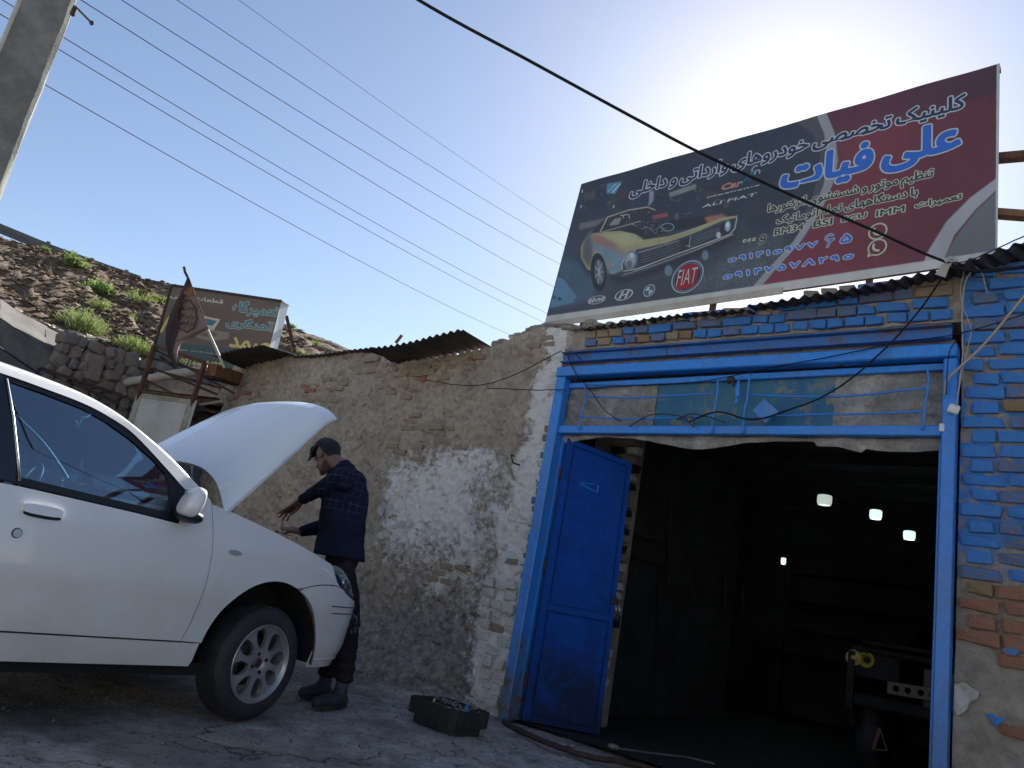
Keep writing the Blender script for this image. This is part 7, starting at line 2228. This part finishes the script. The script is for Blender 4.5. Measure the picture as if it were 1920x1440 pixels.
chain(mb, [shF, elF, wrF.lerp(elF, .08)], [.080, .068, .046])
cap(mb, nck + Vector((.01, 0, .0)), .072, chu, .11)
def shirt_mat():
    m, nt, b, out = new_mat('navy_checked_shirt')
    co = n_coord(nt); sep = nt.nodes.new('ShaderNodeSeparateXYZ'); nt.links.new(co, sep.inputs[0])
    def stripes(src, freq, wd, ph=0):
        f = n_math(nt, 'FRACT', n_math(nt, 'ADD', n_math(nt, 'MULTIPLY', src, freq), ph))
        return n_ramp(nt, n_math(nt, 'ABSOLUTE', n_math(nt, 'ADD', f, -.5)), [(.0, 1.0), (wd, .85), (wd + .05, .0)])
    hz = stripes(sep.outputs[2], 17.5, .05)
    diag = n_math(nt, 'ADD', n_math(nt, 'MULTIPLY', sep.outputs[0], .75), n_math(nt, 'MULTIPLY', sep.outputs[1], .75))
    vt = stripes(diag, 20, .05, .2)
    pat = n_math(nt, 'MAXIMUM', hz, n_math(nt, 'MULTIPLY', vt, .8))
    # the check shows on the back yoke, the rest is plain navy
    back = n_math(nt, 'MULTIPLY', n_ramp(nt, n_math(nt, 'ADD', sep.outputs[0], 5.2), [(.52, .05), (.60, 1.0)]), n_ramp(nt, n_math(nt, 'MULTIPLY', sep.outputs[2], .5), [(.595, .06), (.655, 1.0)]))
    fade = n_ramp(nt, n_noise(nt, co, 9, 4, .6), [(.42, .12), (.62, .9)])
    f = n_math(nt, 'MULTIPLY', n_math(nt, 'MULTIPLY', pat, back), n_math(nt, 'MULTIPLY', fade, .75))
    basec = n_ramp(nt, n_noise(nt, co, 5, 5, .6), [(.35, (.010, .014, .034)), (.7, (.018, .025, .055))])
    nt.links.new(n_mix(nt, f, basec, (.085, .10, .14)), b.inputs['Base Color'])
    b.inputs['Roughness'].default_value = .92; b.inputs['Specular IOR Level'].default_value = .15
    n_bump(nt, b, n_noise(nt, co, 240, 3, .5), .2, .002)
    return m
fuse('shirt', mb, .011, shirt_mat(), man, 5, wrinkle(.020, 9, 4.5, 50))
# collar and shirt tail hem
mb = MB()
mb.tube([nck + Vector((.06 * math.cos(t), .066 * math.sin(t), .018 + .02 * math.cos(t))) for t in np.linspace(-2.4, 2.4, 20)], .012, 6)
mb.build('collar', simple('collar_navy', (.012, .017, .04), .9), man, True)
mb = MB()
chain(mb, [pel + Vector((.0, 0, .05)), pel], [.115, .12])
chain(mb, [hipN, hipN.lerp(knN, .5), knN, knN.lerp(anN, .45), anN + Vector((0, 0, .05))], [.080, .090, .078, .072, .066])
chain(mb, [hipF, hipF.lerp(knF, .5), knF, knF.lerp(anF, .45), anF + Vector((0, 0, .04))], [.090, .09, .078, .070, .066])
def trw(c):
    low_ = sstep(.62, .1, c[:, 2])
    return (fbm(c[:, 0] * 9, c[:, 2] * 9, 3, 60) - .5) * .022 + low_ * (np.sin(c[:, 2] * 82 + c[:, 0] * 12) * .007)
M['trouser'] = simple('dark_brown_grey_trousers', (.018, .016, .019), .95, 0, (.034, .028, .028), 6, .3, 120, spec=.15)
fuse('trousers', mb, .011, M['trouser'], man, 4, trw)
mb = MB(); rq = random.Random(5)
for k in range(16):
    c = at(664 + rq.uniform(-10, 8), 1168 + rq.uniform(-16, 20), y=3.515); mb.tube([c, c + Vector((rq.uniform(-.02, .02), 0, rq.uniform(-.015, .015)))], .0025, 4)
mb.build('trouser_print', simple('worn_white_print', (.20, .20, .21), .8), man)
def shoe(an, ft, name, mat):
    mb = MB(); d = (ft - an); d.z = 0; d.normalize(); 
    heel = Vector((an.x, an.y, .045)) - d * .035; toe = heel + d * .27
    cap(mb, heel, .045, heel + d * .10 + Vector((0, 0, .012)), .050); cap(mb, heel + d * .10, .050, toe + Vector((0, 0, -.005)), .038)
    cap(mb, Vector((an.x, an.y, .11)), .048, heel + d * .06 + Vector((0, 0, .02)), .05)
    o = fuse(name, mb, .009, mat, man, 3)
    for q in o.data.vertices:
        if q.co.z < .012: q.co.z = .012
    mb = MB(); s_ = d.cross(Vector((0, 0, 1)))
    pr_ = []
    for t in np.linspace(0, 2 * PI, 26, endpoint=False):
        pr_.append(heel + d * (.115 + .165 * math.cos(t)) + s_ * .050 * math.copysign(abs(math.sin(t)) ** .7, math.sin(t)) + Vector((0, 0, -heel.z)))
    mb.prism(pr_, (0, 0, .022)); mb.build('sole', M['black_rub'], o)
    return o
M['shoe'] = simple('dark_scuffed_shoe', (.022, .024, .03), .6, 0, (.04, .045, .055), 12)
shoe(anN, ftN, 'shoe', M['shoe']); shoe(anF, ftF, 'shoe', M['shoe'])
mb = MB(); chain(mb, [anN + Vector((.0, 0, .02)), anN + Vector((0, 0, -.05))], [.046, .044]); chain(mb, [anF + Vector((.0, 0, .02)), anF + Vector((0, 0, -.05))], [.046, .044])
fuse('sock', mb, .01, simple('grey_blue_sock', (.06, .075, .10), .9), man, 2)
sc = empty('screw', 'small dark bolt pinched under the fingers of the upper hand', 'screw', J(545, 970, 3.4))
mb = MB(); mb.tube([J(542, 965, 3.39), J(547, 973, 3.39)], .004, 6); mb.sphere(J(542, 965, 3.39), .007, 6, 5); mb.build('shank', M['steel'], sc)
sp = empty('spanner', 'thin dark spanner held in the lower hand just above the wing', 'spanner', J(530, 1001, 3.56))
mb = MB(); mb.bar(J(519, 997, 3.56), J(548, 1005, 3.6), .012, .006); mb.sphere(J(519, 997, 3.56), .011, 8, 5); mb.build('shaft', M['rust_dark'], sp)

# ------------------------------------------------------------------ open tool tray on the ground
tbc = Vector((-3.68, 4.14, 0)); TBZ = float(ground_h(np.array(tbc.x), np.array(tbc.y))) + .004
Tm = Matrix.Translation((tbc.x, tbc.y, TBZ)) @ Matrix.Rotation(math.radians(-8), 4, 'Z')
tb = empty('tool_tray', 'open black plastic tool tray full of spanners on the ground by the wall', 'toolbox', tbc)
def rr_ring(a, b_, r, n=5):
    P_ = []
    for cx, cy, t0 in ((a - r, b_ - r, 0), (-a + r, b_ - r, PI / 2), (-a + r, -b_ + r, PI), (a - r, -b_ + r, 3 * PI / 2)):
        for k in range(n): t = t0 + PI / 2 * k / (n - 1); P_.append((cx + r * math.cos(t), cy + r * math.sin(t)))
    return P_
def tray(mb, a, b_, r, z0, z1, th, floor=True):
    o_ = rr_ring(a, b_, r); i_ = rr_ring(a - th, b_ - th, r * .8); n = len(o_)
    V = [Tm @ Vector((x, y, z)) for P_, z in ((o_, z0), (o_, z1), (i_, z1), (i_, z0 + .006)) for x, y in P_]
    F = [(q * n + k, q * n + (k + 1) % n, (q + 1) * n + (k + 1) % n, (q + 1) * n + k) for q in range(3) for k in range(n)]
    F.append(tuple(range(n))[::-1]); F.append(tuple(3 * n + k for k in range(n)))
    mb.add(V, F)
mb = MB(); tray(mb, .245, .165, .05, .055, .155, .010)
for k in range(-3, 4):
    for sg_ in (1, -1): mb.box(Tm @ Vector((k * .07, sg_ * .166, .105)), (.012, .008, .098), Tm.to_3x3())
for k in range(-2, 3):
    for sg_ in (1, -1): mb.box(Tm @ Vector((sg_ * .246, k * .06, .105)), (.008, .012, .098), Tm.to_3x3())
mb.build('tray', M['black_rub'], tb)
mb = MB(); tray(mb, .215, .135, .04, .0, .058, .01)
for k in (-.14, 0, .14): mb.box(Tm @ Vector((k, -.137, .03)), (.07, .014, .055), Tm.to_3x3(), .004)
mb.build('tray_foot', M['black_rub'], tb)
mb = MB()
for x in (-.06, .10): mb.box(Tm @ Vector((x, 0, .115)), (.006, .30, .06), Tm.to_3x3())
mb.box(Tm @ Vector((0, .02, .115)), (.45, .006, .06), Tm.to_3x3()); mb.build('divider', simple('brown_tray_divider', (.07, .04, .028), .8, 0, (.10, .085, .03), 14), tb)
rq = random.Random(77)
M['tool'] = simple('greasy_chrome', (.38, .38, .40), .32, .9, (.12, .11, .10), 25)
for k in range(9):
    a = rq.uniform(-.6, .6); c = Vector((rq.uniform(-.04, .14), rq.uniform(-.09, .10), .135 + k * .004)); d = Vector((math.cos(a), math.sin(a), rq.uniform(-.12, .15))); L = rq.uniform(.07, .10)
    mb = MB(); p0, p1 = Tm @ (c - d * L), Tm @ (c + d * L); mb.bar(p0, p1, .010, .005)
    R3 = Tm.to_3x3()
    for p_, sgn in ((p0, -1), (p1, 1)):
        mb.tube([p_ + R3 @ (Vector((math.cos(t), math.sin(t), .15)) * .013) for t in np.linspace(.0 if sgn < 0 else .9, 2 * PI if sgn < 0 else 5.6, 14)], .0042, 6)
    tag(mb.build('spanner', M['tool']), 'steel combination spanner lying in the black tool tray', 'spanner', 'spanners heaped in the tool tray')
for k in range(8):
    c = Vector((rq.uniform(-.20, -.08) if k < 4 else rq.uniform(.12, .2), rq.uniform(-.1, .1), .125)); mb = MB(); mb.tube([Tm @ c, Tm @ (c + Vector((rq.uniform(-.01, .01), .01, .028)))], rq.uniform(.009, .014), 10)
    tag(mb.build('socket', M['tool']), 'small round steel socket lying in the black tool tray', 'socket', 'sockets in the tool tray')
mb = MB(); c = Tm @ Vector((.16, .01, .145)); mb.tube([c + Vector((0, 0, -.02)), c + Vector((0, .0, .02))], .02, 12); mb.tube([c + Vector((0, 0, .02)), c + Vector((0, 0, .045))], .011, 10)
tag(mb.build('spray_cap', simple('blue_bottle', (.10, .17, .42), .3)), 'tiny blue topped bottle standing at the right end of the tool tray', 'bottle')
mb = MB(); mb.tube([Tm @ Vector((-.0, -.155, .158)), Tm @ Vector((.17, -.15, .160))], .0045, 6); mb.sphere(Tm @ Vector((.18, -.15, .16)), .008, 8, 6)
tag(mb.build('extension_bar', M['tool']), 'long thin steel bar lying on the near rim of the tool tray', 'tool')

# ------------------------------------------------------------------ inside the garage
M['lamp'] = None
def emis(name, c, s):
    m, nt, b, out = new_mat(name); b.inputs['Emission Color'].default_value = rgb(c); b.inputs['Emission Strength'].default_value = s; b.inputs['Base Color'].default_value = rgb(c); return m
L1 = emis('lit_bulb_cool', (.70, .95, 1.0), .42); L0 = emis('lit_bulb_dim', (.74, .86, .78), .22)
for k, ((u, v), y, r, mt, lab) in enumerate((((1546, 938), 7.3, .065, L0, 'milky pendant lamp nearest the doorway, highest and dimmest of the lit lamps'), ((1642, 965), 8.3, .058, L1, 'bright pendant lamp, middle one of the row of three'),
                                  ((1705, 1004), 9.2, .060, L1, 'bright pendant lamp, lowest and rightmost of the row of three'), ((1469, 1052), 11.2, .035, L1, 'tiny bright bulb deep in the garage, apart from the row of three'))):
    c = at(u, v, y=y); e = empty('pendant_lamp', lab, 'lamp', c, 0, 'lit lamps in the dark garage')
    mb = MB(); Mx = Matrix.Translation(c)
    mb.lathe([(.0, -.052), (r * .86, -.045), (r, -.02), (r, .035), (r * .9, .045), (0, .046)], Mx, 24); mb.build('bulb', mt, e, True, ang=40)
    mb = MB(); mb.lathe([(.0, .046), (r * .5, .05), (r * .3, .085), (0, .09)], Mx, 16); mb.build('lamp_cap', M['black'], e, True)
    mb = MB(); mb.tube([c + Vector((0, 0, .085)), Vector((c.x, c.y, ZR))], .004, 5); mb.build('flex', M['black'], e)
    ld = bpy.data.lights.new('lamp_light', 'POINT'); ld.energy = .35 if mt is L1 else .15; ld.color = (.75, .95, 1.0); ld.shadow_soft_size = .08
    lo_ = bpy.data.objects.new('lamp_light', ld); COL.objects.link(lo_); lo_.parent = e; lo_.location = (0, 0, -.09)
# stripped car standing inside, nose to the door
oc = empty('stripped_car', 'old car standing inside the dark garage with its front stripped, twin yellow headlights showing', 'car', (-1.38, 8.3, 0))
M['oldp'] = simple('dusty_dark_body', (.016, .016, .018), .8, 0, (.03, .028, .026), 6, spec=.2)
def obx(name, c, s, mat='oldp', bev=.02, Mr=None):
    mb = MB(); mb.box(c, s, Mr, bev); return mb.build(name, M[mat], oc)
V = []; sec_ = [(7.62, .72, .52, .98), (7.75, .78, .40, 1.04), (8.3, .82, .35, 1.08), (8.9, .84, .34, 1.10)]
mb = MB()
for sg_ in (-1, 1):
    P_ = [(7.62, .52), (7.62, .99), (7.8, 1.05), (8.95, 1.10), (8.95, .36), (8.52, .36)] + [(8.18 + .36 * math.cos(t), .36 + .36 * math.sin(t)) for t in np.linspace(.1, PI - .1, 12)] + [(7.78, .36)]
    mb = MB(); mb.prism([(-1.38 + sg_ * .80, y, z) for y, z in P_], (-.06 * sg_, 0, 0)); mb.build('front_wing', M['oldp'], oc)
obx('bonnet', (-1.38, 8.35, 1.09), (1.45, 1.25, .03)); obx('front_panel', (-1.38, 7.66, .60), (1.5, .05, .10)); obx('slam_panel', (-1.38, 7.66, 1.02), (1.5, .10, .05)); obx('radiator', (-1.30, 7.78, .78), (.62, .05, .38), 'black')
obx('lamp_panel', (-1.95, 7.67, .90), (.38, .03, .22)); obx('lamp_panel', (-.81, 7.67, .90), (.38, .03, .22))
mb = MB(); mb.prism([(-1.38 - .68, 8.95, 1.08), (-1.38 + .68, 8.95, 1.08), (-1.38 + .55, 9.7, 1.48), (-1.38 - .55, 9.7, 1.48)], (0, .02, -.02)); mb.build('windscreen', M['wglass'], oc)
obx('roof', (-1.38, 10.2, 1.48), (1.15, 1.1, .04)); obx('cabin', (-1.38, 10.2, .8), (1.62, 2.4, .7))
M['amber'] = simple('yellow_headlight', (.34, .27, .04), .4, .1, (.24, .17, .02), 20)
for k, (u, v) in enumerate(((1600, 1233), (1624, 1237))):
    for mirror_ in (0, 1):
        c = at(u, v, y=7.63); 
        if mirror_: c.x = -1.38 * 2 - c.x
        Mx = Matrix.Translation(c) @ Matrix.Rotation(PI / 2, 4, 'X'); mb = MB()
        mb.lathe([(0, .012), (.040, .008), (.058, -.004), (.066, .004), (.070, -.02)] if k == 0 else [(0, -.03), (.03, -.025), (.05, -.004), (.066, .006), (.070, -.02)], Mx, 28)
        mb.build('headlight', M['amber'], oc, True)
a = at(1664, 1277, y=7.6); b_ = at(1757, 1292, y=7.6)
mb = MB(); 
hole_c = [.18, .42, .68, .9]
hts = .10
dxv = (b_ - a); Lb = dxv.length; dxu = dxv.normalized()
outer_ = [(0, 0), (Lb, 0), (Lb, -hts), (0, -hts)]
hl = [[(Lb * h_ + .026 * math.cos(t), -hts / 2 + .026 * math.sin(t)) for t in np.linspace(0, 2 * PI, 14, endpoint=False)] for h_ in hole_c]
panel('perforated_bar', outer_, simple('dull_zinc_bar', (.10, .095, .075), .6, .3), holes=hl, step=.04, lip=.01, gap=0, both=False, parent=oc,
      fm=lambda x, y, d, s: a + dxu * x + Vector((0, d, y)))
for o in oc.children:
    if o.name.startswith('perforated'): o.matrix_basis = local_m(oc).inverted()
for sg_ in (-1, 1):
    mb = MB(); Mx = Matrix.Translation((-1.38 + sg_ * .68, 8.18, .31)) @ Matrix.Rotation(PI / 2, 4, 'Y'); mb.lathe([(.12, -.09), (.3, -.09), (.31, 0), (.3, .09), (.12, .09)], Mx, 28); mb.build('wheel', M['black_rub'], oc, True)
tri = empty('warning_triangle', 'red warning triangle standing on the garage floor in front of the stripped car', 'warning triangle', at(1648, 1418, y=7.35))
mb = MB(); A_, B_, C_ = at(1650, 1365, y=7.35), at(1637, 1405, y=7.35), at(1664, 1407, y=7.35)
for p_, q_ in ((A_, B_), (B_, C_), (C_, A_)): mb.bar(p_, q_, .028, .010)
mb.build('reflector', simple('red_reflector', (.10, .022, .012), .6), tri)
# things on the dark left wall
WX = X0 + .03
def wpt(u, v): return at(u, v, x=WX)
hs = empty('coiled_hose', 'coiled black air hose hanging on the sooty left wall inside the garage', 'hose', wpt(1235, 1030))
c0, c1 = wpt(1232, 1095), wpt(1230, 1200)
mb = MB(); mb.tube([c0.lerp(c1, t) + Vector((.03 + .02 * math.sin(t * 150), .035 * math.cos(t * 150), 0)) for t in np.linspace(0, 1, 260)], .006, 5); mb.tube([wpt(1245, 1000), wpt(1244, 1060), c0], .008, 5); mb.tube([c1, wpt(1228, 1270)], .006, 5)
mb.build('hose', M['black_rub'], hs, True)
shf = empty('pipe_rack', 'sooty rack of pipes and shelf bars on the left wall inside the garage', 'rack', wpt(1210, 1000))
for q in (((1182, 1000), (1245, 1018)), ((1180, 1040), (1244, 1058)), ((1250, 930), (1246, 1100))):
    mb = MB(); mb.tube([wpt(*q[0]) + Vector((.05, 0, 0)), wpt(*q[1]) + Vector((.05, 0, 0))], .012, 6); mb.build('bar', M['rust_dark'], shf)
for k, (u, v, w_, h_, nm, lab) in enumerate(((1291, 1115, .06, .10, 'pulley_block', 'small round dark block hung on the left wall inside the garage'), (1352, 1112, .06, .24, 'hanging_tool', 'long dark clamp hung on the left inner wall beside the round block'), (1386, 1125, .05, .20, 'hanging_tool', 'dark cable bundle hung at the far corner of the left inner wall'))):
    c = wpt(u, v); mb = MB(); mb.tube([c + Vector((.04, -.02, h_ * .9)), c + Vector((.04, 0, h_ * .3)), c + Vector((.05, .02, -h_ * .5)), c + Vector((.04, 0, -h_ * .9))], [.012, w_ * .55, w_ * .45, .012], 8)
    tag(mb.build(nm, M['black_rub'], None, True), lab, 'tool')
bench = empty('workbench', 'dark cluttered workbench standing far back in the garage', 'workbench', (-3.5, 11.2, 0))
mb = MB(); mb.box((-3.5, 11.3, .85), (1.9, .6, .05)); mb.build('bench_top', M['black_dk'], bench)
for x in (-4.4, -2.6):
    mb = MB(); mb.box((x, 11.3, .42), (.07, .5, .82)); mb.build('leg', M['black_dk'], bench)
sv = empty('shelf', 'tall dark steel shelving loaded with parts against the back wall of the garage', 'shelf', (-3.2, 11.75, 0))
for z in (1.2, 1.6, 2.0):
    mb = MB(); mb.box((-3.2, 11.75, z), (2.0, .4, .025)); mb.build('shelf_board', M['black_dk'], sv)
for x in (-4.2, -2.2):
    mb = MB(); mb.box((x, 11.6, 1.1), (.04, .04, 2.2)); mb.build('upright', M['black_dk'], sv)
# clutter on the garage threshold
for (u, v, s_, lab) in ((1070, 1398, .04, 'crumpled pale scrap on the threshold under the blue door leaf'), (1150, 1400, .05, 'second crumpled scrap on the threshold further inside')):
    c = at(u, v, z=.04); mb = MB(); mb.sphere(c, (s_, s_ * .7, s_ * .4), 6, 4); tag(mb.build('paper_scrap', M['gravel']), lab, 'litter')
mb = MB(); mb.tube([at(1150, 1402, z=.03), at(1220, 1412, z=.03), at(1290, 1420, z=.03), at(1340, 1432, z=.03)], .008, 6)  # thin tube added in place of the whitish crack edges
tag(mb.build('hose_on_floor', M['concrete_dk']), 'pale hose lying along the dark garage floor just inside the threshold', 'hose')
# sunlit houses across the street, behind the photographer: the car windows mirror them
M['render_a'] = simple('cream_house_render', (.46, .45, .42), .9, 0, (.40, .39, .36), 1.2, .3, 30)
M['render_b'] = simple('ochre_house_render', (.40, .37, .32), .9, 0, (.34, .31, .27), 1.2, .3, 30)
M['shut'] = simple('grey_roller_shutter', (.20, .21, .22), .5, 0, (.14, .14, .14), 3)
for k, (x0, x1, h_, y0, mt, lab) in enumerate(((-22, -11, 3.6, -9.0, 'render_b', 'low ochre workshop on the far side of the street, leftmost of the row'), (-10.9, -2, 5.2, -9.4, 'render_a', 'two storey cream house on the far side of the street behind the photographer'),
                                     (-1.9, 6, 3.9, -9.2, 'render_b', 'low ochre shop on the far side of the street behind the photographer'), (6.1, 16, 5.0, -9.0, 'render_a', 'two storey cream house on the far side of the street, rightmost of the row'))):
    ac = empty('building', lab, 'building', ((x0 + x1) / 2, y0 - 3, 0))
    mb = MB(); mb.box(((x0 + x1) / 2, y0 - 3, h_ / 2), (x1 - x0, 6, h_)); mb.build('wall', M[mt], ac)
    mb = MB(); mb.box(((x0 + x1) / 2, y0 - 2.9, h_ + .08), (x1 - x0 + .1, 6.4, .16)); mb.build('roof', M['concrete'], ac)
    for q in range(int((x1 - x0) / 2.8)):
        mb = MB(); mb.box((x0 + 1.5 + q * 2.8, y0 + .02, 1.25), (2.0, .06, 2.4)); mb.build('shutter', M['shut'], ac)
        if h_ > 5:
            mb = MB(); mb.box((x0 + 1.5 + q * 2.8, y0 + .02, 3.9), (1.1, .05, 1.2)); mb.build('window', M['bpillar'], ac)
side_b = empty('building', 'cream rendered house closing the yard far to the right of the garage', 'building', (9, 0, 0))
mb = MB(); mb.box((11, -1, 2.2), (5, 9, 4.4)); mb.build('wall', M['render_a'], side_b)
for q in range(3):
    mb = MB(); mb.box((8.48, -4 + q * 2.7, 1.3), (.05, 1.7, 2.4)); mb.build('shutter', M['shut'], side_b)
